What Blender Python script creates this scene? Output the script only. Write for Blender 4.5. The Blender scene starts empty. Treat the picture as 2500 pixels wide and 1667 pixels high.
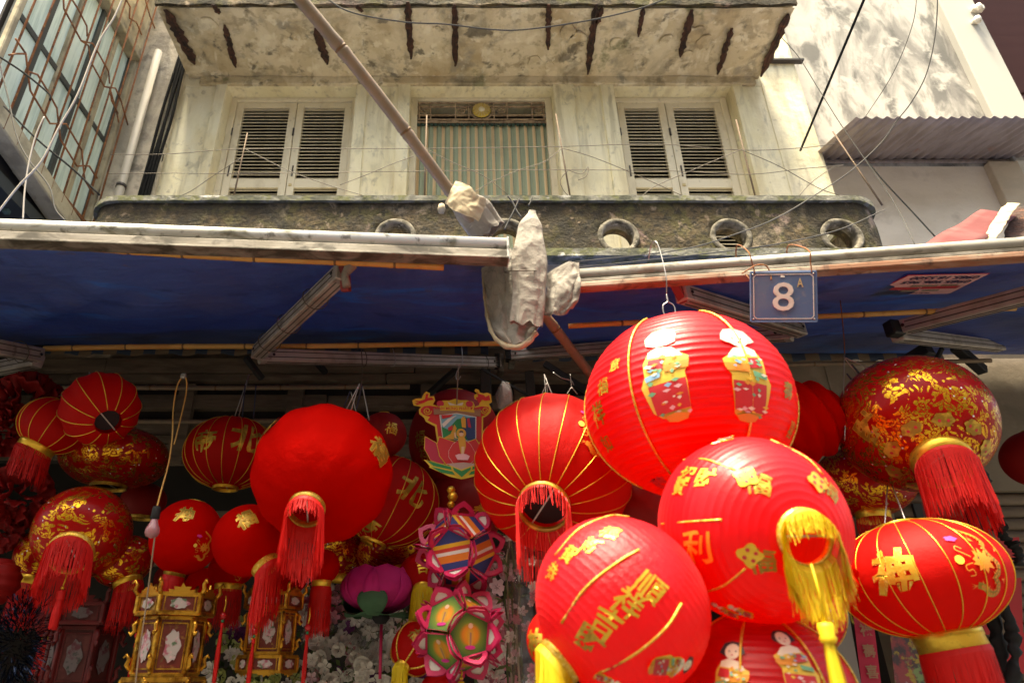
import bpy, bmesh, math, random
from mathutils import Vector as V, Matrix, noise as mnoise
R = math.radians
rnd = random.Random(8)
SC = bpy.context.scene
COL = SC.collection

# ------------------------------------------------------------ camera, sky, sun, exposure
FPX, CX, CY, PITCH, CAMZ = 1620.0, 1110.0, 833.5, R(26.1), 1.6     # focal length and principal point for a 2500 px wide frame
cam = bpy.data.cameras.new('camera'); cam_o = bpy.data.objects.new('camera', cam); COL.objects.link(cam_o)
cam.sensor_width = 36; cam.lens = 36 * FPX / 2500; cam.shift_x = (1250 - CX) / 2500
cam.dof.use_dof = True; cam.dof.focus_distance = 3.0; cam.dof.aperture_fstop = 2.8; cam.clip_start = .05; cam.clip_end = 500
cam_o.location = (0, 0, CAMZ); cam_o.rotation_euler = (R(90) + PITCH, 0, 0)
SC.camera = cam_o
SUN_EL, SUN_AZ = R(76), R(215)          # azimuth measured from +Y clockwise (over +X): behind the camera, to its left
w = bpy.data.worlds.new('World'); SC.world = w; w.use_nodes = True
nt = w.node_tree; bg = nt.nodes['Background']
sky = nt.nodes.new('ShaderNodeTexSky'); sky.sky_type = 'NISHITA'; sky.sun_disc = False
sky.sun_elevation = SUN_EL; sky.sun_rotation = SUN_AZ; sky.dust_density = 7.0; sky.air_density = .9; sky.ozone_density = 1.0
nt.links.new(sky.outputs[0], bg.inputs[0]); bg.inputs[1].default_value = .15
sun = bpy.data.lights.new('sun', 'SUN'); sun.energy = 3.6; sun.angle = R(11); sun.color = (1, .93, .82)
sun_o = bpy.data.objects.new('sun', sun); COL.objects.link(sun_o)
sd = V((math.sin(SUN_AZ) * math.cos(SUN_EL), math.cos(SUN_AZ) * math.cos(SUN_EL), math.sin(SUN_EL)))
sun_o.rotation_euler = sd.to_track_quat('Z', 'Y').to_euler(); sun_o.location = sd * 30
vs = SC.view_settings; vs.view_transform = 'Standard'; vs.look = 'None'; vs.gamma = 1; vs.exposure = 1.92; vs.use_white_balance = True; vs.white_balance_temperature = 7500; vs.white_balance_tint = 2; vs.use_curve_mapping = False

# ------------------------------------------------------------ helpers
CP, SP = math.cos(PITCH), math.sin(PITCH)
CAM = V((0, 0, CAMZ))
def ray(px, py):
    u = (px - CX) / FPX; v = (CY - py) / FPX
    return V((u, CP - v * SP, SP + v * CP))
def at(px, py, Y=None, Z=None, X=None):
    """point of the place seen at this pixel of the 2500 px photograph, on the plane X, Y or Z = const"""
    d = ray(px, py)
    t = Y / d.y if Y is not None else ((Z - CAMZ) / d.z if Z is not None else X / d.x)
    return CAM + d * t
QS = 2500 / 2352
def q(x, y, **k): return at(x * QS, y * QS, **k)
def pxm(p):
    """metres per photo pixel at a point"""
    return (p - CAM).dot(V((0, CP, SP))) / FPX

def tag(o, label=None, cat=None, group=None, kind=None):
    if label: o['label'] = label
    if cat: o['category'] = cat
    if group: o['group'] = group
    if kind: o['kind'] = kind
    return o
def empty(name, loc=(0, 0, 0), label=None, cat=None, group=None, mat=None):
    o = bpy.data.objects.new(name, None); COL.objects.link(o); o.empty_display_size = .05
    if mat is not None: o.matrix_world = mat
    else: o.location = loc
    o['_l'] = 0 if mat is None else 1
    return tag(o, label, cat, group)
def place(o, parent, local=False):
    if parent is not None:
        o.parent = parent
        if parent.type == 'EMPTY' and not parent.get('_l') and not local:
            o.matrix_parent_inverse = Matrix.Translation(-V(parent.location))
    return o
def link(name, me, mat=None, parent=None, local=False, loc=None, rot=None, scl=None, mw=None):
    o = bpy.data.objects.new(name, me); COL.objects.link(o)
    if mat is not None and not me.materials: me.materials.append(mat)
    if mw is not None: o.matrix_basis = mw
    if loc is not None: o.location = loc
    if rot is not None: o.rotation_euler = rot
    if scl is not None: o.scale = scl
    return place(o, parent, local)

class MB:
    def __init__(s): s.v = []; s.f = []
    def add(s, vs, fs):
        n = len(s.v); s.v += [tuple(p) for p in vs]; s.f += [tuple(i + n for i in f) for f in fs]; return s
    def box(s, c, d, m=None):
        x, y, z = d[0] / 2, d[1] / 2, d[2] / 2
        vs = [V((a * x, b * y, e * z)) for a in (-1, 1) for b in (-1, 1) for e in (-1, 1)]
        if m is not None: vs = [m @ p for p in vs]
        vs = [p + V(c) for p in vs]
        return s.add(vs, [(0, 1, 3, 2), (4, 6, 7, 5), (0, 4, 5, 1), (2, 3, 7, 6), (0, 2, 6, 4), (1, 5, 7, 3)])
    def bx(s, x0, x1, y0, y1, z0, z1):
        return s.box(((x0 + x1) / 2, (y0 + y1) / 2, (z0 + z1) / 2), (x1 - x0, y1 - y0, z1 - z0))
    def beam(s, a, b, wd, ht, up=V((0, 0, 1))):
        a, b = V(a), V(b); t = (b - a).normalized(); sd_ = t.cross(up).normalized(); u = sd_.cross(t)
        m = Matrix((sd_, t, u)).transposed()
        return s.box((a + b) / 2, (wd, (b - a).length, ht), m)
    def tube(s, pts, r, n=6, cap=True):
        pts = [V(p) for p in pts]; k = len(pts)
        rr = r if isinstance(r, (list, tuple)) else [r] * k
        vs = []; fs = []; ref = None
        for i, p in enumerate(pts):
            t = (pts[min(i + 1, k - 1)] - pts[max(i - 1, 0)]).normalized()
            if ref is None: ref = t.orthogonal().normalized()
            ref = (ref - t * ref.dot(t)).normalized(); b = t.cross(ref)
            for j in range(n):
                a = 2 * math.pi * j / n; vs.append(p + (ref * math.cos(a) + b * math.sin(a)) * rr[i])
        for i in range(k - 1):
            for j in range(n):
                fs.append((i * n + j, i * n + (j + 1) % n, (i + 1) * n + (j + 1) % n, (i + 1) * n + j))
        if cap: fs.append(tuple(range(n))[::-1]); fs.append(tuple((k - 1) * n + j for j in range(n)))
        return s.add(vs, fs)
    def lathe(s, prof, n=24, m=None, a0=0, a1=2 * math.pi):
        full = abs(a1 - a0 - 2 * math.pi) < 1e-6; k = n if full else n + 1; vs = []; fs = []
        for r, z in prof:
            for j in range(k):
                a = a0 + (a1 - a0) * j / n; p = V((r * math.cos(a), r * math.sin(a), z)); vs.append(m @ p if m else p)
        for i in range(len(prof) - 1):
            for j in range(n):
                j2 = (j + 1) % k; fs.append((i * k + j, i * k + j2, (i + 1) * k + j2, (i + 1) * k + j))
        return s.add(vs, fs)
    def grid(s, fn, nu, nv):
        vs = [fn(i / nu, j / nv) for j in range(nv + 1) for i in range(nu + 1)]; k = nu + 1
        return s.add(vs, [(j * k + i, j * k + i + 1, (j + 1) * k + i + 1, (j + 1) * k + i) for j in range(nv) for i in range(nu)])
    def prism(s, poly, fn, d):
        """outline poly (2D) mapped by fn(x, y, depth) with thickness d"""
        n = len(poly); vs = [fn(x, y, 0) for x, y in poly] + [fn(x, y, d) for x, y in poly]
        return s.add(vs, [tuple(range(n)), tuple(range(2 * n - 1, n - 1, -1))] + [(i, i + n, (i + 1) % n + n, (i + 1) % n) for i in range(n)])
    def mesh(s, name, smooth=False, bevel=0, solid=0, merge=False):
        me = bpy.data.meshes.new(name); me.from_pydata([tuple(p) for p in s.v], [], s.f)
        bm = bmesh.new(); bm.from_mesh(me)
        if merge: bmesh.ops.remove_doubles(bm, verts=bm.verts, dist=1e-5)
        bmesh.ops.recalc_face_normals(bm, faces=bm.faces)
        if solid: bmesh.ops.solidify(bm, geom=list(bm.faces), thickness=solid)
        if bevel:
            es = [e for e in bm.edges if len(e.link_faces) == 2 and e.calc_face_angle(0) > .6]
            bmesh.ops.bevel(bm, geom=es, offset=bevel, segments=1, affect='EDGES', clamp_overlap=True)
        bm.to_mesh(me); bm.free()
        if smooth:
            for p in me.polygons: p.use_smooth = True
        return me
    def build(s, name, mat, parent=None, smooth=False, bevel=0, solid=0, merge=False, **k):
        return link(name, s.mesh(name, smooth, bevel, solid, merge), mat, parent, **k)

def rough_mesh(me, amp, scale, axis=None, seed=0):
    for v in me.vertices:
        n = mnoise.noise_vector(V(v.co) * scale + V((seed, seed * 2.3, -seed)))
        v.co += (V(axis) * n.x if axis else n) * amp
    me.update()
def curve_pts(pts, n=8):
    """Catmull-Rom through the points"""
    P = [V(p) for p in pts]; P = [P[0] * 2 - P[1]] + P + [P[-1] * 2 - P[-2]]; out = []
    for i in range(1, len(P) - 2):
        a, b, c, d = P[i - 1:i + 3]
        for k in range(n):
            t = k / n
            out.append(.5 * (2 * b + (c - a) * t + (2 * a - 5 * b + 4 * c - d) * t * t + (3 * b - a - 3 * c + d) * t ** 3))
    return out + [P[-2]]

# ------------------------------------------------------------ materials
def hexc(h):
    c = [int(h[i:i + 2], 16) / 255 for i in (0, 2, 4)]
    return tuple((x / 12.92 if x < .04045 else ((x + .055) / 1.055) ** 2.4) for x in c) + (1,)
def C(c): return hexc(c) if isinstance(c, str) else (tuple(c) + (1,))[:4]
class Mat:
    def __init__(s, name, col=(.5, .5, .5), rough=.7, metal=0, spec=.5, coord='Object'):
        s.m = bpy.data.materials.new(name); s.m.use_nodes = True; s.t = s.m.node_tree; s.n = s.t.nodes
        s.b = s.n['Principled BSDF']; s.out = s.n['Material Output']
        s.b.inputs['Roughness'].default_value = rough; s.b.inputs['Metallic'].default_value = metal
        s.b.inputs['Specular IOR Level'].default_value = spec
        s.tc = s.n.new('ShaderNodeTexCoord').outputs[coord]
        s.c = None; s.col = C(col); s.b.inputs['Base Color'].default_value = s.col
    def node(s, t, **k):
        n = s.n.new(t)
        for a, b in k.items(): setattr(n, a, b)
        return n
    def lk(s, a, b): s.t.links.new(a, b); return b
    def mapped(s, stretch):
        m = s.node('ShaderNodeMapping'); m.inputs['Scale'].default_value = stretch if isinstance(stretch, (tuple, list)) else (stretch,) * 3
        s.lk(s.tc, m.inputs[0]); return m.outputs[0]
    def noise(s, scale, stretch=(1, 1, 1), detail=6, rough=.6, lo=.4, hi=.6, dist=0):
        n = s.node('ShaderNodeTexNoise'); n.inputs['Scale'].default_value = scale; n.inputs['Detail'].default_value = detail
        n.inputs['Roughness'].default_value = rough; n.inputs['Distortion'].default_value = dist
        s.lk(s.mapped(stretch), n.inputs['Vector'])
        return s.ramp(n.outputs[0], [(lo, (0, 0, 0)), (hi, (1, 1, 1))])
    def ramp(s, fac, stops, const=False):
        r = s.node('ShaderNodeValToRGB'); e = r.color_ramp.elements
        if const: r.color_ramp.interpolation = 'CONSTANT'
        while len(e) < len(stops): e.new(.5)
        for i, (p, c) in enumerate(stops): e[i].position = p; e[i].color = C(c)
        s.lk(fac, r.inputs[0]); return r.outputs[0]
    def math(s, op, a, b=0, c=None):
        n = s.node('ShaderNodeMath', operation=op)
        for i, x in enumerate((a, b, c)):
            if x is None: continue
            if isinstance(x, (int, float)): n.inputs[i].default_value = x
            else: s.lk(x, n.inputs[i])
        return n.outputs[0]
    def mix(s, fac, col, amount=1.0):
        """lay colour col over what there is, where fac"""
        n = s.node('ShaderNodeMix', data_type='RGBA')
        if amount != 1: fac = s.math('MULTIPLY', fac, amount)
        s.lk(fac, n.inputs[0])
        if s.c is None: n.inputs[6].default_value = s.col
        else: s.lk(s.c, n.inputs[6])
        if isinstance(col, (str, tuple)): n.inputs[7].default_value = C(col)
        else: s.lk(col, n.inputs[7])
        s.c = n.outputs[2]; s.lk(s.c, s.b.inputs['Base Color']); return s
    def layer(s, col, scale, lo=.5, hi=.6, stretch=(1, 1, 1), amount=1, detail=6, dist=0, rough=.6):
        return s.mix(s.noise(scale, stretch, detail, rough, lo, hi, dist), col, amount)
    def bump(s, scale, strength=.3, dist=.01, detail=8, stretch=(1, 1, 1), fac=None):
        n = s.node('ShaderNodeBump'); n.inputs['Strength'].default_value = strength; n.inputs['Distance'].default_value = dist
        f = fac if fac is not None else s.noise(scale, stretch, detail, .65, .2, .8)
        s.lk(f, n.inputs['Height'])
        prev = s.b.inputs['Normal'].links
        if prev: s.lk(prev[0].from_socket, n.inputs['Normal'])
        s.lk(n.outputs[0], s.b.inputs['Normal']); return s
    def sss(s, fac, col=None, tcol=None):
        """mix with light shining through thin cloth, paper or leaf"""
        tr = s.node('ShaderNodeBsdfTranslucent'); mx = s.node('ShaderNodeMixShader'); mx.inputs[0].default_value = fac
        if tcol is not None: tr.inputs[0].default_value = C(tcol)
        elif s.c is not None: s.lk(s.c, tr.inputs[0])
        else: tr.inputs[0].default_value = s.col
        s.lk(s.b.outputs[0], mx.inputs[1]); s.lk(tr.outputs[0], mx.inputs[2]); s.lk(mx.outputs[0], s.out.inputs[0]); return s
    def var(s, amount=.25):
        """random tint per object"""
        oi = s.node('ShaderNodeObjectInfo'); h = s.node('ShaderNodeHueSaturation')
        v = s.math('MULTIPLY_ADD', oi.outputs['Random'], amount * 2, 1 - amount)
        s.lk(v, h.inputs['Value'])
        if s.c is None: h.inputs['Color'].default_value = s.col
        else: s.lk(s.c, h.inputs['Color'])
        s.c = h.outputs[0]; s.lk(s.c, s.b.inputs['Base Color']); return s
MT = {}
def simple(k, col, rough=.6, metal=0, spec=.5): MT[k] = Mat(k, col, rough, metal, spec).m; return MT[k]

m = Mat('facade_plaster', (.81, .75, .54), .9)
m.layer((.70, .63, .40), 2.2, .4, .7).layer((.62, .50, .25), 3.0, .56, .72, (1, 1, .35), .7).layer((.36, .33, .25), 4.5, .58, .72, (1.6, 1, .6), .6, dist=1)
m.layer((.84, .79, .66), 1.4, .5, .75, (1, 1, .5), .6).layer((.42, .40, .32), 2.2, .55, .72, (1.3, 1, .5), .55, dist=.6).layer((.26, .23, .18), 16, .62, .72, amount=.6).layer((.50, .42, .26), 3.2, .52, .66, (2.5, 1, .35), .55, dist=.3).layer((.30, .28, .22), 7, .58, .66, (1.5, 1, .8), .5, dist=.5).layer((.36, .31, .20), 15, .57, .68, (1, 1, .07), .5).layer((.20, .18, .13), 2.4, .62, .74, (1.2, 1, .6), .6, dist=.4).bump(9, .5, .012).bump(60, .12, .004); MT['plaster'] = m.m
m = Mat('old_plaster_grey', (.52, .46, .36), .92)
m.layer((.30, .27, .22), 3.0, .45, .6, (1.4, 1, .7), .9, dist=1).layer((.66, .60, .46), 2.0, .55, .7).layer((.14, .12, .10), 9, .55, .68, amount=.7).bump(14, .6, .02); MT['grimeplaster'] = m.m
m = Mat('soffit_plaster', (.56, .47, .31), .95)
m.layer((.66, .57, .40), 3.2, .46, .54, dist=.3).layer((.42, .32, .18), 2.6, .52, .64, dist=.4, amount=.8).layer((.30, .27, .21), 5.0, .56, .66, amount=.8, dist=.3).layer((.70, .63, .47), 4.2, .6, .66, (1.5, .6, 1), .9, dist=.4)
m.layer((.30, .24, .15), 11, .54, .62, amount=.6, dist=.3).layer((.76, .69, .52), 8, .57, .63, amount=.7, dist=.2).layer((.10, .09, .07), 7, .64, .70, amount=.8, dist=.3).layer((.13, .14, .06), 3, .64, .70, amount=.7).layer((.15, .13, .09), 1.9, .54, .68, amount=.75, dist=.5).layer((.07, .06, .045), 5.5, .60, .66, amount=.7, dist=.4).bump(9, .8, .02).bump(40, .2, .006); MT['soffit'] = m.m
m = Mat('moss_concrete', (.115, .078, .034), .97)
m.layer((.040, .028, .011), 3.2, .36, .56, (1, 1, 1.4), .95, dist=1.0).layer((.085, .075, .02), 6, .47, .6, amount=.85, dist=.6).layer((.27, .20, .13), 11, .58, .63, amount=.8, dist=.5).layer((.045, .032, .013), 9, .52, .60, amount=.8, dist=.6).layer((.36, .23, .20), 3.0, .60, .70, amount=.8, dist=1)
m.layer((.34, .27, .19), 1.7, .56, .66, amount=.55, dist=.8).layer((.018, .013, .005), 2.3, .50, .60, (1, 1, .7), .8, dist=1.0).layer((.022, .018, .010), 26, .50, .60, amount=.8).layer((.30, .24, .15), 36, .64, .70, amount=.5).layer((.33, .25, .20), 2.2, .62, .70, (1, 1, 1.6), .7, dist=.8).bump(12, .9, .03).bump(55, .7, .012); MT['moss'] = m.m
m = Mat('moss_coping', (.20, .19, .15), .97)
m.layer((.07, .07, .045), 7, .42, .58).layer((.55, .52, .45), 5, .60, .66, (1, 1, 3), .9).layer((.12, .12, .05), 18, .5, .6).bump(30, .6, .015); MT['coping'] = m.m
m = Mat('white_streaked_wall', (.46, .43, .375), .9)
m.layer((.20, .185, .165), 1.5, .46, .60, (1.8, 1, .7), .95, dist=.7).layer((.105, .10, .09), 3.6, .50, .62, (1.6, 1, .6), .85, dist=.5).layer((.50, .47, .41), 6, .56, .64, amount=.8).bump(8, .25, .01); MT['streakwall'] = m.m
m = Mat('dirty_roller', (.30, .28, .24), .5, .25); m.layer((.20, .175, .135), 4, .45, .6, (.8, 5, 5), .8).layer((.08, .065, .045), 14, .52, .64, (.6, 1, 1), .8, dist=.6).layer((.22, .11, .06), 5, .58, .66, amount=.7); MT['roller2'] = m.m
simple('pilaster', (.42, .40, .35), .85)
m = Mat('brown_wall', (.56, .46, .33), .92); m.layer((.40, .32, .23), 2.5, .45, .65, (1, 1, 2), .8).layer((.48, .40, .29), 5, .55, .65, amount=.6).bump(10, .3, .01); MT['brownwall'] = m.m
m = Mat('shutter_paint', (.72, .65, .49), .7); m.layer((.55, .48, .34), 9, .5, .66, (1, 1, .4), .7).layer((.28, .24, .17), 25, .62, .7, amount=.5); MT['shutter'] = m.m
m = Mat('louvre_paint', (.68, .61, .46), .75); m.layer((.48, .41, .29), 11, .5, .66, amount=.7).var(.12); MT['slat'] = m.m
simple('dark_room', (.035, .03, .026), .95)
simple('dark_iron', (.05, .045, .042), .6, .3); simple('black_iron', (.015, .014, .014), .6)
m = Mat('rusty_iron', (.27, .10, .035), .85, .2); m.layer((.12, .05, .025), 20, .45, .6).layer((.36, .17, .06), 40, .55, .65); MT['rust'] = m.m
m = Mat('rust_scar', (.075, .032, .020), .95); m.layer((.03, .018, .013), 14, .45, .6).layer((.15, .06, .03), 26, .58, .68).bump(30, .9, .02); MT['rustscar'] = m.m
m = Mat('transom_iron', (.42, .31, .21), .7, .1); m.layer((.22, .15, .10), 30, .45, .6); MT['transom'] = m.m
simple('medallion_gold', (.55, .40, .08), .45, .3); simple('cream', (.72, .66, .5), .7)
m = Mat('jade_glass', (.72, .85, .76), .3); m.layer((.46, .60, .53), 4, .45, .6, (.3, 6, .5), .8).layer((.34, .42, .37), 1.2, .52, .70, amount=.6); MT['jade'] = m.m
simple('mullion', (.05, .055, .05), .6)
m = Mat('stained_beam', (.45, .39, .26), .92); m.layer((.28, .24, .16), 5, .45, .6).layer((.09, .08, .06), 7, .58, .7, amount=.8).bump(14, .4, .01); MT['beam'] = m.m
m = Mat('pvc_pipe', (.52, .48, .40), .6); m.layer((.52, .46, .36), 4, .5, .7, (4, 4, 1), .7); MT['pvc'] = m.m
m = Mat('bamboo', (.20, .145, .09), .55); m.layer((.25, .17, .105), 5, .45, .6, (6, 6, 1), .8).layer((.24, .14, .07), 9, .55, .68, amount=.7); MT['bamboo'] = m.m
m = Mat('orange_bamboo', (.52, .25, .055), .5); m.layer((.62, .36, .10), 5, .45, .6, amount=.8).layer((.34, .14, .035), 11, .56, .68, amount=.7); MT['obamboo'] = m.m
simple('bamboo_node', (.16, .085, .03), .7)
m = Mat('dirty_aluminium', (.27, .24, .20), .55, .25); m.layer((.17, .145, .11), 5, .45, .6, (1.2, 6, 6), .8).layer((.06, .05, .035), 12, .44, .58, (.6, 1, 1), .9, dist=1).layer((.20, .17, .12), 40, .6, .68, amount=.6).bump(60, .15, .003); MT['dalu'] = m.m
m = Mat('roller_aluminium', (.50, .49, .46), .42, .25); m.layer((.36, .33, .25), 3, .5, .68, (1, 5, 5), .6).layer((.13, .12, .07), 9, .54, .66, (.6, 1, 1), .85, dist=1).layer((.07, .06, .04), 28, .58, .66, amount=.7); MT['roller'] = m.m
m = Mat('rust_red_rail', (.26, .12, .065), .75, .1); m.layer((.36, .30, .23), 3, .46, .56, (.6, 3, 3), .9).layer((.06, .035, .025), 12, .55, .66, amount=.8, dist=1); MT['redrail'] = m.m
m = Mat('arm_aluminium', (.50, .45, .41), .5, .35); m.layer((.33, .27, .22), 8, .45, .62, amount=.8).layer((.13, .10, .08), 20, .6, .7, amount=.6); MT['arm'] = m.m
simple('arm_groove', (.09, .075, .065), .8)
m = Mat('blue_tarpaulin', (.085, .135, .36), .6); m.layer((.065, .085, .21), 1.6, .42, .62).layer((.045, .20, .62), 1.1, .56, .66, (.6, 1.8, 1), .9, dist=2).layer((.15, .145, .21), 1.9, .50, .68, amount=.7).layer((.05, .065, .14), 1.4, .50, .64, (2.2, .5, 1), .6, dist=1.2).layer((.02, .025, .05), 5, .58, .68, amount=.6).layer((.16, .13, .12), 7, .64, .70, amount=.6).bump(4, .5, .03, stretch=(.6, 2, 1)).bump(90, .2, .002)
m.sss(.20, tcol=(.04, .10, .29)); MT['tarp'] = m.m
m = Mat('weathered_canvas', (.30, .265, .225), .8); m.layer((.21, .18, .15), 9, .45, .62, amount=.7).layer((.38, .345, .295), 6, .55, .68)
vo = m.node('ShaderNodeTexVoronoi', feature='DISTANCE_TO_EDGE'); vo.inputs['Scale'].default_value = 8; nz = m.node('ShaderNodeTexNoise'); nz.inputs['Scale'].default_value = 9; m.lk(m.tc, nz.inputs['Vector'])
ad = m.node('ShaderNodeMix', data_type='RGBA', blend_type='ADD'); ad.inputs[0].default_value = .3; m.lk(m.tc, ad.inputs[6]); m.lk(nz.outputs[1], ad.inputs[7]); m.lk(ad.outputs[2], vo.inputs['Vector'])
m.mix(m.math('MULTIPLY', m.ramp(vo.outputs['Distance'], [(0, (1, 1, 1)), (.022, (0, 0, 0))]), m.noise(5, lo=.45, hi=.62)), (.10, .085, .075), .8).layer((.13, .11, .095), 13, .62, .7, amount=.7, dist=.6).bump(14, .4, .012).sss(.12); MT['canvas'] = m.m
m = Mat('canvas_edge', (.36, .29, .19), .9); m.layer((.28, .22, .14), 14, .5, .62); MT['canvasedge'] = m.m
simple('white_cable', (.42, .38, .33), .9, 0, .1); simple('black_cable', (.012, .012, .012), .9, 0, .08); simple('grey_cable', (.10, .095, .085), .9, 0, .1); simple('thin_wire', (.10, .08, .06), .7, .2)
simple('rod_iron', (.15, .11, .08), .9, 0, .1)
simple('hook_wire', (.34, .32, .30), .35, .8)
MT['palewall'] = Mat('pale_plaster', (.80, .70, .55), .92).layer((.66, .56, .42), 2.5, .45, .65, (1, 1, 2), .7).layer((.46, .38, .28), 4, .58, .7, amount=.6).bump(10, .3, .01).m
m = Mat('corrugated_sheet', (.34, .28, .25), .55, .2); m.layer((.24, .19, .16), 6, .45, .6, (4, .6, 1), .8).layer((.30, .14, .07), 7, .6, .7, amount=.7); MT['corr'] = m.m
m = Mat('red_sheet', (.13, .03, .028), .7, 0, .2); m.layer((.17, .06, .055), 6, .5, .65, amount=.7); MT['redsheet'] = m.m
m = Mat('asphalt', (.055, .053, .05), .9); m.layer((.075, .072, .068), 20, .45, .6).bump(60, .4, .01); MT['asphalt'] = m.m
m = Mat('plate_blue', (.085, .135, .26), .5); m.layer((.13, .17, .25), 14, .5, .66, amount=.7).layer((.20, .21, .24), 30, .6, .7, amount=.5); MT['plate'] = m.m
m = Mat('enamel_white', (.70, .66, .58), .5); m.layer((.52, .47, .38), 40, .5, .65, amount=.6); MT['enamel'] = m.m
simple('worn_gold_letter', (.55, .44, .22), .5)
simple('sticker_pink', (.80, .48, .50), .6); simple('sticker_red', (.50, .03, .05), .6); simple('sticker_navy', (.03, .02, .10), .6); simple('sticker_grey', (.28, .24, .18), .7)
m = Mat('leaf_green', (.09, .13, .035), .6); m.var(.4).sss(.3); MT['leaf'] = m.m

# ------------------------------------------------------------ bigger builders used all over
def cable(name, pts, r, mat, label, cat='cable', group=None, n=8, seg=6):
    o = MB().tube(curve_pts(pts, n) if len(pts) > 2 else pts, r, seg).build(name, MT[mat], None, True)
    return tag(o, label, cat, group)
def bamboo(name, p0, p1, r0, r1, nodes, mat, label, bend=0, group=None):
    p0, p1 = V(p0), V(p1); t = p1 - p0; side = t.cross(V((0, 0, 1))).normalized(); pts = []; rr = []
    def P(f): return p0 + t * f + side * bend * math.sin(f * math.pi * 1.7) + V((0, 0, bend * .6 * math.sin(f * 9)))
    fs = sorted(set([i / 60 for i in range(61)] + [f + d for f in nodes for d in (-.008, -.003, 0, .003, .008)]))
    fs = [f for f in fs if 0 <= f <= 1]
    for f in fs:
        r = r0 + (r1 - r0) * f
        for nd in nodes:
            d = abs(f - nd)
            if d < .004: r *= .985
            elif d < .012: r *= 1.10
        pts.append(P(f)); rr.append(r)
    root = empty(name, p0, label, 'bamboo pole', group)
    MB().tube(pts, rr, 14).build('culm', MT[mat], root, True)
    L = t.length
    for nd in nodes:
        r = (r0 + (r1 - r0) * nd) * 1.06; d = .004 / L
        MB().tube([P(nd - d), P(nd), P(nd + d)], [r * .98, r * 1.02, r * .98], 14).build('node_ring', MT['bamboo_node'], root, True)
    return root
def text_mesh(s, size=1, bold=0, extr=0, align='CENTER', sub=0):
    c = bpy.data.curves.new('txt', 'FONT'); c.body = s; c.size = size; c.offset = bold * size; c.extrude = extr; c.resolution_u = 3
    c.align_x = align; c.align_y = 'CENTER'
    o = bpy.data.objects.new('txt', c); COL.objects.link(o)
    me = bpy.data.meshes.new_from_object(o.evaluated_get(bpy.context.evaluated_depsgraph_get()))
    bpy.data.objects.remove(o); bpy.data.curves.remove(c)
    if sub:
        bm = bmesh.new(); bm.from_mesh(me); bmesh.ops.triangulate(bm, faces=bm.faces)
        for _ in range(4):
            es = [e for e in bm.edges if e.calc_length() > sub]
            if not es: break
            bmesh.ops.subdivide_edges(bm, edges=es, cuts=1); bmesh.ops.triangulate(bm, faces=bm.faces)
        bm.to_mesh(me); bm.free()
    me.materials.clear(); return me
def frame3(o, ex, ey):
    """matrix with origin o, x along ex, y close to ey"""
    ex = V(ex).normalized(); ez = ex.cross(V(ey)).normalized(); ey = ez.cross(ex)
    return Matrix.Translation(V(o)) @ Matrix((ex, ey, ez)).transposed().to_4x4()
# ------------------------------------------------------------ the setting
tag(MB().bx(-60, 60, -60, 60, -.2, 0).build('street', MT['asphalt']), 'dark asphalt street below the shop fronts', None, None, 'structure')
YW, YR, YB = 3.8, 3.94, 3.0        # facade plane, window plane, balcony front
XL, XR = -2.52, 2.72
ZL = 5.69                          # lintel underside
ZC = 5.77                          # canopy underside
ZF = 3.62                          # balcony floor top
m = Mat('rim_concrete', (.20, .175, .13), .97); m.layer((.06, .05, .03), 16, .43, .58).layer((.34, .30, .24), 26, .6, .68).bump(40, .6, .01); MT['rim'] = m.m
house = empty('townhouse', (0.1, YW, 0), 'old cream plaster townhouse with louvred shutters and a mossy balcony', 'house')
OPEN = [(-1.78, -.77), (-.345, .77), (1.245, 2.17)]
m = MB()
xs = [XL] + [x for o in OPEN for x in o] + [XR]
for i in range(0, 8, 2): m.bx(xs[i], xs[i + 1], YW, YW + .3, 3.5, ZL)
m.bx(XL, XR, YW, YW + .3, ZL, 8.6)
m.build('wall', MT['plaster'], house, bevel=.004)
# pilaster strips framing the openings, and the shadow-joint panels of the piers
for a, b in [(-1.865, -1.782), (-.768, -.68), (-.44, -.347), (.772, .93), (1.14, 1.243), (2.172, 2.25)]:
    MB().bx(a, b, YW - .018, YW + .02, 3.56, ZL + .06).build('pilaster_strip', MT['plaster'], house, bevel=.003)
MB().bx(-2.0, 2.36, YW - .03, YW + .02, ZL + .002, ZC).build('header_band', MT['soffit'], house, bevel=.004)
# rooms behind, kept dark
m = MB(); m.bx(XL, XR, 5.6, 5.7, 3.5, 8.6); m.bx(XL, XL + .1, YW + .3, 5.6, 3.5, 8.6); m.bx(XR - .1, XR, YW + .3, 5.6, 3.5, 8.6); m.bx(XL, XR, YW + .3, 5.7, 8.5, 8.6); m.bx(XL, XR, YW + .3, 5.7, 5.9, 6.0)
m.build('room_wall', MT['dark_room'], house)
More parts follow.
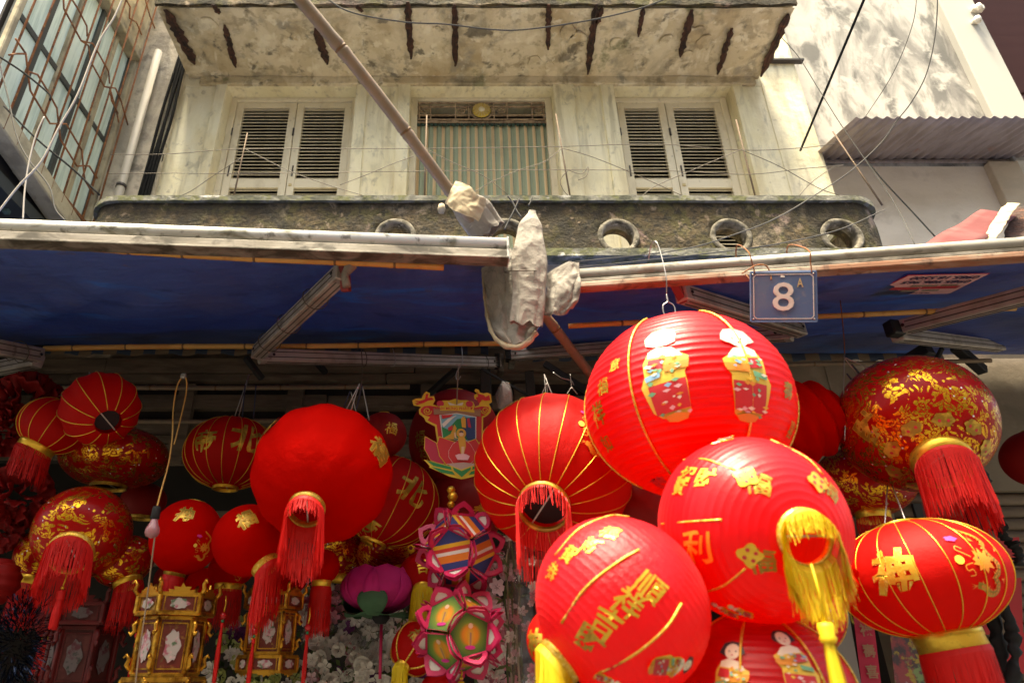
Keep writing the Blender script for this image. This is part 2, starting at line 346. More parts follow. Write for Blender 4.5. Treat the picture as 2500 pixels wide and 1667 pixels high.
# roof canopy with rust scars where the bars burst the plaster
NX, NY = 60, 12
def canopy_fn(u, v): return V((-2.1 + 4.5 * u, 3.17 + .66 * v, ZC))
mm = MB().grid(canopy_fn, NX, NY)
canopy = mm.mesh('canopy', True, solid=0)
for v in canopy.vertices:
    n = mnoise.noise(V((v.co.x * 2.5, v.co.y * 4, 3))); v.co.z += n * .012
canopy_o = link('roof_canopy', canopy, MT['soffit'], house)
m = MB(); m.bx(-2.1, 2.4, 3.165, 3.83, ZC + .03, ZC + .12)
fas = m.build('canopy_slab', MT['soffit'], canopy_o)
m = MB().grid(lambda u, v: V((-2.1 + 4.5 * u, 3.15 + .012 * math.sin(u * 60) * v, ZC - .012 + .15 * v + .008 * math.sin(u * 97))), 120, 3)
f = m.build('mossy_fascia', MT['moss'], canopy_o, solid=.02)
m = MB().tube([(-2.1, 3.145, ZC + .15), (2.4, 3.145, ZC + .15)], .028, 8); m.build('drip_edge', MT['coping'], canopy_o)
# scars: (photo pixels of start and end on the soffit, half width m)
scars = [(405, 25, 475, 158, .040), (520, 12, 535, 35, .02), (548, 62, 575, 165, .022), (770, 70, 800, 158, .030), (995, 5, 1004, 145, .024), (1110, 12, 1112, 162, .024),
         (1340, 12, 1338, 122, .020), (1456, 10, 1435, 182, .027), (1572, 20, 1558, 90, .017), (1690, 25, 1660, 140, .026), (1787, 70, 1752, 182, .022), (1925, 35, 1858, 188, .030), (872, 18, 884, 30, .018), (1470, 20, 1458, 60, .02)]
for x0, y0, x1, y1, hw in scars:
    a, b = at(x0, y0, Z=ZC - .02), at(x1, y1, Z=ZC - .02)
    n = 18; ln = [] ; rn = []
    for i in range(n + 1):
        t = i / n; p = a.lerp(b, t); e = min(1, 5 * min(t + .08, 1.04 - t)); s = rnd.random()
        ln.append((p.x - hw * e * (.55 + .7 * rnd.random()), p.y)); rn.append((p.x + hw * e * (.55 + .7 * rnd.random()), p.y))
    poly = ln + rn[::-1]
    # a ragged-edged strip of bare, rusted concrete with the bar standing out of it
    mb = MB(); k = n + 1
    for i in range(n):
        mb.add([(ln[i][0], ln[i][1], ZC - .016), (rn[i][0], rn[i][1], ZC - .016), (rn[i + 1][0], rn[i + 1][1], ZC - .016), (ln[i + 1][0], ln[i + 1][1], ZC - .016)], [(0, 1, 2, 3)])
    sc = mb.build('rust_scar', MT['rustscar'], canopy_o, merge=True, solid=.006)
    pts = [(a.lerp(b, t / 8).x + rnd.uniform(-.004, .004), a.lerp(b, t / 8).y, ZC - .02) for t in range(9)]
    MB().tube(pts, .007, 6).build('reinforcing_bar', MT['rustscar'], canopy_o, True)
# flaked plaster patches that stand proud
for i in range(12):
    cx, cy = rnd.uniform(-1.95, 2.25), rnd.uniform(3.3, 3.72); r0 = rnd.uniform(.04, .12)
    pl = [(cx + r0 * (1 + .45 * mnoise.noise(V((i * 7.1, a, 0)))) * math.cos(a) * .7, cy + r0 * .8 * (1 + .5 * mnoise.noise(V((i * 3.3, a, 5)))) * math.sin(a)) for a in [2 * math.pi * j / 14 for j in range(14)]]
    MB().prism(pl, lambda x, y, d: V((x, y, ZC - .0145 - .001 * (i % 3) + d)), .012).build('plaster_flake', MT['soffit'], canopy_o)
# little plants on the canopy edge
def tuft(name, c, n, h, label, sp=.05):
    mb = MB()
    for i in range(n):
        b = V(c) + V((rnd.uniform(-sp, sp), rnd.uniform(-.02, .02), 0)); d = V((rnd.uniform(-.6, .6), rnd.uniform(-.7, .1), 1)).normalized(); L = h * rnd.uniform(.5, 1.1)
        sdv = d.cross(V((rnd.uniform(-1, 1), rnd.uniform(-1, 1), .2))).normalized() * L * .16
        mb.add([b, b + d * L * .5 + sdv, b + d * L + V((0, 0, -.25 * L)), b + d * L * .5 - sdv], [(0, 1, 2, 3)])
    o = mb.build(name, MT['leaf']); return tag(o, label, 'plant', 'weeds along the canopy edge')
for px, n, h in [(700, 16, .05), (1475, 26, .07), (1505, 22, .06), (1590, 10, .04), (930, 12, .05), (1730, 18, .05), (1230, 10, .05), (1800, 14, .05)]:
    p = at(px, 4, Y=3.13); tuft('weed', (p.x, 3.135, ZC + .165), n, h, 'small green weed rooted on the mossy edge of the roof canopy')

# ---- windows
def louvre_window(x0, x1, nm):
    fr = .045; yb = YR
    m = MB(); z0 = ZF
    m.bx(x0, x0 + fr, yb - .03, yb + .05, z0, ZL - .002); m.bx(x1 - fr, x1, yb - .03, yb + .05, z0, ZL - .002); m.bx(x0 + fr, x1 - fr, yb - .03, yb + .05, ZL - .04, ZL - .002)
    m.build('window_frame', MT['shutter'], house, bevel=.003)
    mid = (x0 + x1) / 2 + nm
    for a, b in ((x0 + fr + .003, mid - .003), (mid + .003, x1 - fr - .003)):
        st = .055; m = MB(); y0, y1 = yb - .015, yb + .025; zt = ZL - .043
        m.bx(a, a + st, y0, y1, z0, zt); m.bx(b - st, b, y0, y1, z0, zt)
        m.bx(a + st, b - st, y0 + .002, y1 - .002, zt - .05, zt); m.bx(a + st, b - st, y0 + .002, y1 - .002, 4.795, 4.88); m.bx(a + st, b - st, y0 + .002, y1 - .002, z0, z0 + .1)
        leaf = m.build('shutter', MT['shutter'], house, bevel=.0025)
        wd = b - a - 2 * st; me = MB().box((0, 0, 0), (wd, .035, .005), Matrix.Rotation(R(38), 3, 'X')).mesh('louvre_slat')
        for zl, zh in ((4.88, zt - .05), (z0 + .1, 4.795)):
            n = int((zh - zl) / .0315)
            for i in range(n):
                o = link('louvre_slat', me, MT['slat'], leaf); o.location = ((a + b) / 2, yb + .004, zl + (i + .5) * (zh - zl) / n); o.rotation_euler = (rnd.uniform(-.06, .06), rnd.uniform(-.006, .006), 0)
        MB().tube([(a + .03, y0 - .003, 4.90), (a + .03, y0 - .003, 5.0)], .006, 6).build('hinge', MT['dark_iron'], leaf)
        for z in (4.3, 5.3): MB().tube([(a - .004, y0 - .006, z), (a - .004, y0 - .006, z + .07)], .008, 6).build('hinge', MT['dark_iron'], leaf)
    MB().box((mid + .03, yb - .018, 4.82), (.022, .008, .02)).build('latch', MT['worn_gold_letter'], house)
louvre_window(OPEN[0][0], OPEN[0][1], .02); louvre_window(OPEN[2][0], OPEN[2][1], -.03)
# ---- balcony door: transom grille and striped curtain
x0, x1 = OPEN[1]; a, b = x0 + .05, x1 - .05
m = MB(); m.bx(x0, a, YR - .03, YR + .05, ZF, ZL - .002); m.bx(b, x1, YR - .03, YR + .05, ZF, ZL - .002); m.bx(a, b, YR - .03, YR + .05, ZL - .03, ZL - .002); m.build('door_frame', MT['shutter'], house, bevel=.003)
yg = YR - .01; zt, zb = ZL - .035, 5.435
gr = MB()
for z in (zb, zb + .03, zb + .075, zb + .165, zb + .205): gr.bx(a, b, yg - .006, yg + .006, z, z + .011)
grille = gr.build('transom_grille', MT['transom'], house)
c0 = (a + b) / 2
for x in (a + .012, a + .1, c0 - .21, c0 - .105, c0 + .095, c0 + .2, b - .11, b - .02): MB().bx(x, x + .009, yg - .008, yg + .004, zb + .03, zb + .21).build('upright_bar', MT['transom'], grille)
def spiral(cx, cz, r, s):
    return [(cx + s * r * (1 - t / 26) * math.cos(t * .5), yg - .006, cz + r * (1 - t / 26) * math.sin(t * .5)) for t in range(24)]
for cx, s in ((a + .06, 1), (c0 - .155, 1), (c0 + .155, -1), (b - .06, -1)): MB().tube(spiral(cx, zb + .122, .042, s), .005, 5).build('scroll', MT['transom'], grille, True)
MB().lathe([(0, .012), (.03, .014), (.07, .008), (.073, 0)], 24, frame3((c0, yg - .012, zb + .12), (1, 0, 0), (0, 0, 1))).build('sun_medallion', MT['medallion_gold'], grille, True)
MB().lathe([(0, .02), (.024, .016), (.026, .01)], 20, frame3((c0, yg - .014, zb + .12), (1, 0, 0), (0, 0, 1))).build('medallion_centre', MT['cream'], grille, True)
for i in range(16):
    an = i * math.pi / 8; p = V((c0 + .05 * math.cos(an), yg - .026, zb + .12 + .05 * math.sin(an)))
    MB().beam(p - V((math.cos(an), 0, math.sin(an))) * .02, p + V((math.cos(an), 0, math.sin(an))) * .02, .006, .004, V((0, 1, 0))).build('sun_ray', MT['worn_gold_letter'], grille)
MB().tube([(c0 + .088 * math.cos(t * .2618), yg - .008, zb + .12 + .088 * math.sin(t * .2618)) for t in range(25)], .005, 5).build('medallion_ring', MT['transom'], grille, True)
for cx in (c0 - .3, c0 + .3): MB().tube([(cx + .16 * t / 6, yg - .006, zb - .004 + .03 * math.cos(t / 6 * math.pi / 2)) for t in range(-6, 7)], .005, 5).build('scroll', MT['transom'], grille, True)
m = Mat('curtain_stripes', (.36, .42, .30), .85)
sx = m.node('ShaderNodeSeparateXYZ'); m.lk(m.tc, sx.inputs[0])
fr = m.math('FRACT', m.math('MULTIPLY', sx.outputs[0], 15.5))
m.mix(m.ramp(fr, [(0, (0, 0, 0)), (.42, (1, 1, 1)), (.46, (1, 1, 1)), (.80, (0, 0, 0))], True), (.76, .57, .34))
m.mix(m.ramp(fr, [(0, (0, 0, 0)), (.86, (1, 1, 1)), (.93, (0, 0, 0))], True), (.22, .25, .19)); m.layer((.22, .20, .13), 3, .55, .75, (3, 1, 1), .5).sss(.2); MT['curtain'] = m.m
def curt(u, v):
    x = a - .01 + (b - a + .02) * u + .006 * math.sin(u * 40) * v
    return V((x, YR + .012 + .022 * math.sin(u * 97 + .8 * math.sin(v * 2)) * (.4 + .6 * v) + .02 * math.sin(u * 9) * v, 5.432 - (5.432 - ZF) * v))
cu = MB().grid(curt, 220, 12).build('curtain', MT['curtain'], None, True); tag(cu, 'green and tan striped curtain hanging in the balcony doorway', 'curtain')
rod = empty('curtain_rod', (a, YR + .03, 5.41), 'dark green curtain rod with a row of rings above the striped curtain', 'curtain rod')
MB().tube([(a - .03, YR - .004, 5.428), (b + .01, YR - .004, 5.428)], .008, 8).build('bar', MT['dark_iron'], rod, True)
simple('dark_green', (.02, .06, .045), .5)
rme = MB().lathe([(.004, -.011), (.012, -.006), (.013, 0), (.012, .006), (.004, .011)], 10).mesh('ring', True)
for i in range(30): link('ring', rme, MT['dark_green'], rod, loc=(a + .01 + i * (b - a - .03) / 29, YR - .008, 5.418))

# ---- balcony
def arc(cx, cy, r, a0, a1, n): return [(cx + r * math.cos(a0 + (a1 - a0) * i / n), cy + r * math.sin(a0 + (a1 - a0) * i / n)) for i in range(n + 1)]
BX0, BX1, BR = -2.08, 2.42, .2
HX = [-.325, .285, .895, 1.51, 2.115]; HZ, HR = 3.71, .088
ZP0, ZP1 = 3.60, 3.935; TH = .11
mb = MB(); half = .305
def wall_cell(x0, x1, hole):
    """front piece of the parapet between x0 and x1 with a round hole"""
    n = 32; ring = [(hole + HR * math.cos(2 * math.pi * i / n), HZ + HR * math.sin(2 * math.pi * i / n)) for i in range(n)]; out = []
    for i in range(n):
        an = 2 * math.pi * i / n; c, s = math.cos(an), math.sin(an)
        tx = ((x1 - hole) / c if c > 1e-6 else (x0 - hole) / c if c < -1e-6 else 1e9); tz = ((ZP1 - HZ) / s if s > 1e-6 else (ZP0 - HZ) / s if s < -1e-6 else 1e9)
        t = min(tx, tz); out.append((hole + c * t, HZ + s * t))
    for (cx, cz) in ((x0, ZP0), (x0, ZP1), (x1, ZP0), (x1, ZP1)):      # snap the nearest outline point to each corner
        k = min(range(n), key=lambda i: (out[i][0] - cx) ** 2 + (out[i][1] - cz) ** 2); out[k] = (cx, cz)
    sub = 4; vs = []
    for y in (YB, YB + TH):
        for k in range(sub + 1):
            for i in range(n): vs.append((ring[i][0] + (out[i][0] - ring[i][0]) * k / sub, y, ring[i][1] + (out[i][1] - ring[i][1]) * k / sub))
    B = (sub + 1) * n; fs = []
    for k in range(sub):
        for i in range(n):
            j = (i + 1) % n; q_ = (k * n + i, k * n + j, (k + 1) * n + j, (k + 1) * n + i); fs.append(q_); fs.append(tuple(x + B for x in q_)[::-1])
    for i in range(n): j = (i + 1) % n; fs.append((i, i + B, j + B, j))
    mb.add(vs, fs)
edges = [-.65] + [(HX[i] + HX[i + 1]) / 2 for i in range(len(HX) - 1)] + [BX1 - BR + .02]
for i, h in enumerate(HX): wall_cell(edges[i], edges[i + 1], h)
for y_ in (YB, YB + TH): mb.grid(lambda u, v: V((BX0 + BR + (-.65 - BX0 - BR) * u, y_, ZP0 + (ZP1 - ZP0) * v)), 30, 8)
def ribbon(path, z0, z1, th, n=6):
    P = [V((x, y, 0)) for x, y in path]
    for i in range(len(P) - 1):
        ta = (P[min(i + 1, len(P) - 1)] - P[max(i - 1, 0)]).normalized(); tb = (P[min(i + 2, len(P) - 1)] - P[i]).normalized()
        na, nb = V((-ta.y, ta.x, 0)) * th, V((-tb.y, tb.x, 0)) * th
        for k in range(n):
            za, zb_ = z0 + (z1 - z0) * k / n, z0 + (z1 - z0) * (k + 1) / n; Za, Zb = V((0, 0, za)), V((0, 0, zb_))
            mb.add([P[i] + Za, P[i + 1] + Za, P[i + 1] + Zb, P[i] + Zb, P[i] + na + Za, P[i + 1] + nb + Za, P[i + 1] + nb + Zb, P[i] + na + Zb], [(0, 1, 2, 3), (7, 6, 5, 4)])
left = [(BX0, 3.8), (BX0, 3.5)] + arc(BX0 + BR, YB + BR, BR, math.pi, 1.5 * math.pi, 8)
right = arc(BX1 - BR, YB + BR, BR, 1.5 * math.pi, 2 * math.pi, 8) + [(BX1, 3.5), (BX1, 3.8)]
ribbon(left, ZP0, ZP1, TH); ribbon(right, ZP0, ZP1, TH)
pm = mb.mesh('parapet', True, merge=True); rough_mesh(pm, .006, 9)
par = link('balcony_parapet', pm, MT['moss'], house)
full = left + right
def sweep_box(path, off, wd, z0, z1):
    P = [V((x, y, 0)) for x, y in path]; vs = []; fs = []
    for i, p in enumerate(P):
        t = (P[min(i + 1, len(P) - 1)] - P[max(i - 1, 0)]).normalized(); n = V((-t.y, t.x, 0))
        o_, i_ = p - n * off, p + n * (wd - off); vs += [o_ + V((0, 0, z0)), o_ + V((0, 0, z1)), i_ + V((0, 0, z1)), i_ + V((0, 0, z0))]
    for i in range(len(P) - 1):
        for k in range(4): fs.append((i * 4 + k, i * 4 + (k + 1) % 4, i * 4 + 4 + (k + 1) % 4, i * 4 + 4 + k))
    return MB().add(vs, fs + [(0, 1, 2, 3), tuple(len(vs) - 4 + k for k in (3, 2, 1, 0))])
dense = left + [(BX0 + BR + (BX1 - BX0 - 2 * BR) * i / 60, YB) for i in range(1, 60)] + right
o = sweep_box(dense, .022, TH + .04, ZP1, ZP1 + .035).build('coping', MT['coping'], par, merge=True); rough_mesh(o.data, .003, 12)
o = sweep_box(dense, .03, .12, ZP0 - .035, ZP0 + .012).build('base_moulding', MT['coping'], par, merge=True); rough_mesh(o.data, .003, 12)
for h in HX:
    mr = frame3((h, YB - .004, HZ), (1, 0, 0), (0, 0, 1))
    o = MB().lathe([(HR - .003, -.06), (HR - .003, -.002), (HR + .003, .003), (HR + .018, .004), (HR + .026, .001), (HR + .03, -.02)], 40, mr).build('hole_rim', MT['rim'], par, True); rough_mesh(o.data, .0035, 16)
m = MB().bx(BX0 + .06, BX1 - .06, YB + .06, YW, 3.50, 3.60); m.build('balcony_slab', MT['grimeplaster'], house)
# small stub of a post broken off behind the canvas
# ---- wall left of the window: drain pipe, cables, broken plaster
MB().bx(XL - .02, -2.13, YW - .05, YW - .001, 3.5, 8.6).build('bare_strip', MT['grimeplaster'], house, bevel=.01)
rough_mesh(house.children[-1].data, .01, 8)
pipe = empty('drain_pipe', (-2.33, YW - .1, 3.6), 'cream plastic drain pipe running up the wall beside the caged window', 'pipe')
MB().tube([(-2.335, YW - .105, 3.5), (-2.335, YW - .105, 5.95)], .029, 14).build('pipe_run', MT['pvc'], pipe, True)
for z in (4.05, 4.62): MB().lathe([(.030, -.012), (.035, -.012), (.035, .012), (.030, .012)], 16, Matrix.Translation((-2.335, YW - .105, z))).build('pipe_clip', MT['dark_iron'], pipe, True)
for i in range(4):
    x = -2.20 + i * .022
    cable('bundled_cable', [(x - .04 - .01 * i, YW - .08, 3.55), (x - .02, YW - .075, 4.2), (x, YW - .085, 4.8), (x + .02 * (i % 2), YW - .08, 5.3), (x + .01, YW - .07, 5.75), (x + .03, YW - .06, 6.3)], .011, 'black_cable', 'thick black cable bundled on the wall behind the cream drain pipe', 'cable', 'cables behind the drain pipe')
cable('loose_wire', [at(380, 330, Y=YW - .03), at(398, 385, Y=YW - .04), at(360, 440, Y=YW - .03), at(335, 490, Y=YW - .03)], .004, 'black_cable', 'loose black wire looping over the cream wall beside the bundled cables', 'wire')
# small flashing at the upper right of the facade
m = MB().bx(2.42, 2.78, YW - .05, YW - .002, 5.93, 5.945); m.build('flashing_strip', MT['dark_iron'], house)
MB().bx(2.41, XR - .003, YW - .006, YW + .03, 3.56, 8.0).build('weathered_strip', MT['plaster'], house)

# ---- fence rods and wires on the balcony
for i, (x0, y0, x1, y1, lb) in enumerate([(568, 491, 604, 325, 'thin dark rod standing before the shutters beside the drain pipe'), (1036, 489, 1042, 282, 'thin dark rod standing before the curtain beside the bamboo pole'),
        (1394, 485, 1357, 279, 'thin dark rod standing between the curtain and the shutters'), (1845, 485, 1797, 293, 'thin rod standing before the shutters beside the bare cream wall'), (2156, 508, 2033, 321, 'thin dark rod leaning at the rounded balcony corner')]):
    a, b = at(x0, y0, Y=3.06), at(x1, y1, Y=3.06 if i < 4 else 3.15)
    a = V((a.x, 3.06, ZP1 + .03)); r_ = MB().tube([a, a.lerp(b, .45), a.lerp(b, .5), b], [.0052, .0052, .0042, .0042], 8).build('fence_rod', MT['rod_iron'], None, True)
    tag(r_, lb, 'rod', 'rods carrying the balcony wires')
def fw(pts, lb, r=.0022):
    cable('fence_wire', [at(x, y, Y=3.05) for x, y in pts], r, 'thin_wire', lb, 'wire', 'wires strung along the balcony', 5, 5)
fw([(270, 378), (420, 376), (600, 364), (1037, 363), (1373, 358), (1600, 352), (1812, 367), (1950, 362), (2040, 352)], 'upper thin wire strung between the balcony rods')
fw([(265, 425), (420, 423), (585, 424), (1036, 418), (1385, 415), (1650, 418), (1828, 426), (1960, 412), (2060, 404)], 'lower thin wire strung between the balcony rods')
fw([(600, 365), (640, 385), (700, 415), (780, 445), (860, 470), (930, 489)], 'thin wire slanting down past the shutters from the rod by the drain pipe')
fw([(370, 492), (450, 475), (520, 430), (590, 385)], 'thin wire slanting up to the rod by the drain pipe')
fw([(1041, 365), (1100, 395), (1180, 430), (1240, 476)], 'thin wire slanting down across the striped curtain')
fw([(830, 452), (900, 425), (960, 400), (1010, 382)], 'thin wire slanting behind the bamboo pole')
fw([(1150, 475), (1200, 445), (1270, 415), (1330, 395), (1372, 362)], 'thin wire rising over the curtain to the rod beside it')
fw([(1373, 362), (1450, 385), (1560, 430), (1670, 480)], 'thin wire slanting down over the cream pier')
fw([(1560, 485), (1600, 455), (1680, 420), (1750, 390), (1812, 365)], 'thin wire rising over the louvres to the rod by the bare wall')
fw([(1812, 367), (1900, 405), (2000, 460), (2060, 480)], 'thin wire slanting down over the bare cream wall')
fw([(1945, 486), (1980, 447), (2030, 412), (2060, 404)], 'thin wire rising over the bare wall to the leaning rod')
fw([(1385, 415), (1420, 425), (1436, 408), (1432, 430), (1412, 440)], 'curled wire end beside the rod between curtain and shutters')
fw([(1388, 415), (1368, 440), (1376, 465), (1392, 482)], 'loose wire dangling along the rod between curtain and shutters')

# ---- power cables crossing the view
cable('power_cable', [at(2122, -30, Y=2.5), at(1954, 368, Y=YW - .03)], .008, 'black_cable', 'taut black cable running up from the bare cream wall to the sky')
cable('sagging_cable', [at(770, -25, Y=2.5), at(850, 28, Y=2.5), at(985, 54, Y=2.5), at(1090, 60, Y=2.5), at(1205, 73, Y=2.5), at(1290, 72, Y=2.5), at(1440, 50, Y=2.5), at(1560, 22, Y=2.5), at(1640, -8, Y=2.5)], .0045, 'grey_cable', 'grey twisted cable sagging in front of the roof canopy')
cable('white_cable', [at(310, -30, Y=1.9), at(280, 40, Y=1.9), at(238, 110, Y=1.9), at(190, 230, Y=1.9), at(145, 310, Y=1.9), at(100, 395, Y=1.9), at(45, 455, Y=1.9), at(-10, 525, Y=1.9)], .0036, 'white_cable', 'thick pale cable drooping in front of the caged window')
cable('white_cable', [at(108, 285, Y=1.95), at(88, 330, Y=1.95), at(70, 400, Y=1.95), at(60, 470, Y=1.95), at(56, 540, Y=1.95)], .0028, 'white_cable', 'pale cable hanging straight down before the stained concrete beam')
cable('grey_wire', [at(-10, 120, Y=2.0), at(20, 240, Y=2.0), at(40, 330, Y=2.0), at(70, 390, Y=2.0), at(120, 455, Y=2.0), at(135, 510, Y=2.0), at(160, 540, Y=2.0)], .0032, 'grey_cable', 'thin grey wire wandering over the stained concrete beam')
cable('black_wire', [at(0, 140, Y=2.1), at(60, 180, Y=2.1), at(118, 228, Y=2.1), at(122, 245, Y=2.1)], .0042, 'black_cable', 'short dark wire slanting over the jade glass panes')
cable('black_wire', [at(10, 260, Y=2.05), at(90, 340, Y=2.05), at(180, 415, Y=2.05), at(243, 476, Y=2.05)], .0038, 'black_cable', 'thin dark wire running down before the caged panes to the balcony corner')
cable('street_wire', [at(2290, -30, Y=2.4), at(2284, 80, Y=2.5), at(2262, 180, Y=2.6), at(2225, 250, Y=2.7), at(2190, 295, Y=2.8), at(2150, 350, Y=2.85), at(2080, 415, Y=2.85), at(2000, 470, Y=2.8), at(1900, 530, Y=2.6), at(1800, 570, Y=2.5), at(1660, 610, Y=2.4), at(1400, 640, Y=2.3)], .0030, 'grey_cable', 'pale wire sweeping down past the corrugated sheet to the round holes')
cable('street_wire', [at(2240, -30, Y=2.5), at(2228, 60, Y=2.6), at(2180, 180, Y=2.8), at(2110, 290, Y=3.2)], .0020, 'grey_cable', 'faint thin wire in front of the stained white wall')
cable('street_wire', [at(1908, 92, Y=3.3), at(1950, 140, Y=3.3), at(2000, 220, Y=3.25), at(2060, 315, Y=3.2), at(2180, 490, Y=3.1), at(2235, 600, Y=2.95)], .0028, 'grey_cable', 'grey wire running down from the canopy corner past the stained wall')
cable('street_wire', [at(2110, 385, Y=3.3), at(2160, 445, Y=3.2), at(2230, 520, Y=3.1), at(2285, 580, Y=3.0)], .004, 'black_cable', 'dark wire slanting down over the brown wall under the corrugated sheet')
cable('street_wire', [at(2160, 512, Y=2.9), at(2050, 560, Y=2.8), at(1900, 595, Y=2.6), at(1700, 622, Y=2.45), at(1400, 655, Y=2.3)], .0028, 'grey_cable', 'grey wire running along the mossy parapet below the round holes')
for i, pts in enumerate([[(1240, 478), (1252, 495), (1262, 516), (1272, 530)], [(1268, 485), (1256, 512), (1244, 535), (1232, 560)], [(1298, 484), (1296, 492), (1290, 502)]]):
    cable('wire_end', [at(x, y, Y=2.7) for x, y in pts], .0045, 'grey_cable', ['stiff wire end bent over the mossy coping above the rolled canvas', 'stiff wire end slanting behind the rolled canvas', 'short wire end curling over the mossy coping'][i], 'wire')

# ---- left neighbour: caged window of jade panes
XG = -2.5; nb = empty('neighbour_house', (XG - .1, 3.2, 4), 'side of the neighbouring house with jade window panes behind a rusty cage', 'house')
m = MB(); m.bx(XG - .12, XG - .02, 2.62, 3.83, 5.98, 8.6); m.build('upper_wall', MT['beam'], nb)
def gp(px, py, X=XG): return at(px, py, X=X)
zl_b, zh_b = 4.20, 5.90
# pane slabs (vertical strips of jade glass) and mullions
ys = [2.64, 2.86, 3.07, 3.29, 3.50, 3.72]
for i in range(5):
    for za, zb2 in ((zl_b + .06, 5.02), (5.06, zh_b - .02), (zh_b + .12, 6.9)):
        MB().box((XG - .07 + .004 * ((i + int(za)) % 3), (ys[i] + ys[i + 1]) / 2, (za + zb2) / 2), (.008, ys[i + 1] - ys[i] - .03, zb2 - za)).build('window_pane', MT['jade'], nb)
for i, y in enumerate(ys): MB().bx(XG - .09, XG - .045, y - .018, y + .018, zl_b, 6.95).build('mullion', MT['mullion'] if i % 2 or i == 0 else MT['beam'], nb)
for z in (5.04, 6.93): MB().bx(XG - .085, XG - .05, 2.62, 3.74, z - .02, z + .02).build('window_rail', MT['mullion'], nb)
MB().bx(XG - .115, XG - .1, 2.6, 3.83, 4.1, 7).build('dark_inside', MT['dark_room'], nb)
m = MB().bx(XG - .1, XG + .02, 2.58, 3.74, zh_b - .01, zh_b + .06); m.build('concrete_beam', MT['beam'], nb, bevel=.006)
m = MB().beam((XG + .0, 2.55, zl_b + .10), (XG + .0, 3.72, zl_b - .07), .12, .13); o = m.build('concrete_beam', MT['beam'], nb, bevel=.008)
m = MB().bx(XG - .12, XG - .01, 3.72, 3.83, 3.9, 7); o = m.build('corner_pier', MT['beam'], nb, bevel=.008)
m = MB().bx(XG - .02, XG + .015, 2.56, 2.60, 4.1, 8.6); m.build('corner_post', MT['beam'], nb, bevel=.006)
simple('timber_green', (.12, .20, .16), .7)
# underside and the lower storey window glimpsed below the beam
m = MB(); m.bx(XG - .9, XG - .03, 2.6, 3.8, 4.0, 4.08); m.build('cage_floor', MT['mullion'], nb)
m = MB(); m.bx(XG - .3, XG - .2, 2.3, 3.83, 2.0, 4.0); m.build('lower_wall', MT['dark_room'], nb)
for a, b in (((0, 490), (52, 455)), ((14, 520), (38, 470)), ((50, 520), (44, 458))): MB().beam(at(*a, X=XG - .12), at(*b, X=XG - .12), .03, .03).build('lower_window_bar', MT['timber_green'], nb)
# cage bars
cage = empty('window_cage', (XG + .05, 3.2, 4.2), 'rusty iron cage of upright bars with zigzag branches over jade panes', 'window cage')
XC = XG + .055
nbar = 11
for i in range(nbar):
    y = 2.60 + i * (3.80 - 2.60) / (nbar - 1)
    MB().tube([(XC, y, zl_b + .02 - .06 * i / nbar), (XC + .004 * math.sin(i * 2), y, 5.2), (XC, y, 6.95)], .0062, 6).build('upright_bar', MT['rust'], cage, True)
zz = [[(22, 135), (40, 132), (63, 132), (68, 175), (92, 183), (118, 225), (139, 265), (143, 303), (162, 303), (200, 368), (203, 405), (218, 406), (237, 436)],
      [(38, 95), (63, 132)], [(68, 175), (74, 222), (98, 262), (122, 302), (143, 303)], [(143, 303), (147, 340), (188, 406), (203, 405)], [(203, 405), (207, 440), (228, 475)],
      [(155, 0), (156, 22), (198, 100), (226, 107)], [(176, 0), (192, 25), (212, 65), (213, 90)], [(198, 100), (216, 112), (221, 150), (255, 212), (282, 216)], [(226, 107), (240, 130), (265, 175), (268, 205)],
      [(255, 212), (268, 215), (272, 245), (288, 278)], [(282, 216), (296, 248), (312, 306)], [(308, 0), (318, 18), (316, 45), (333, 55), (346, 86)], [(355, 0), (366, 40), (378, 70)], [(268, 215), (285, 275), (290, 300)]]
for z in zz:
    for k in range(len(z) - 1): MB().tube([at(*z[k], X=XC + .006), at(*z[k + 1], X=XC + .006)], .0058, 6).build('zigzag_bar', MT['rust'], cage, True)
for z in (4.24, 6.9): MB().bx(XC - .004, XC + .004, 2.58, 3.80, z - .012, z + .012).build('cross_rail', MT['rust'], cage)
MB().bx(-9, XG - 2.6, 2.0, 3.9, 0, 6).build('pale_wall', MT['streakwall'], nb)

# ---- right neighbour
rb = empty('neighbour_house', (3.6, 4.0, 0), 'neighbouring house with a stained white wall above a corrugated sheet canopy', 'house')
YN = 3.93
m = MB(); m.bx(XR + .004, 4.28, YN, YN + .3, 5.0, 10); m.build('upper_wall', MT['streakwall'], rb)
m = MB(); m.bx(XR + .004, 4.02, YN - .001, YN + .3, 3.3, 4.998); m.build('lower_wall', MT['palewall'], rb)
MB().bx(4.20, 4.50, YN - .06, YN + .25, 5.0, 10).build('corner_pilaster', MT['pilaster'], rb, bevel=.005)
MB().bx(4.0, 4.22, YN - .06, YN + .25, 3.3, 5.0).build('lower_pilaster', MT['brownwall'], rb, bevel=.005)
simple('maroon', (.10, .032, .026), .6)
w2 = MB().bx(4.52, 5.4, YN + .1, YN + .16, 5.0, 10).build('window_shutter', MT['maroon'], rb)
for i in range(14): MB().box((4.95, YN + .07, 5.9 + i * .13), (.74, .02, .10), Matrix.Rotation(R(25), 3, 'X')).build('shutter_slat', MT['maroon'], w2)
MB().bx(4.52, 5.4, YN - .08, YN + .05, 7.35, 7.48).build('window_head', MT['pilaster'], rb)
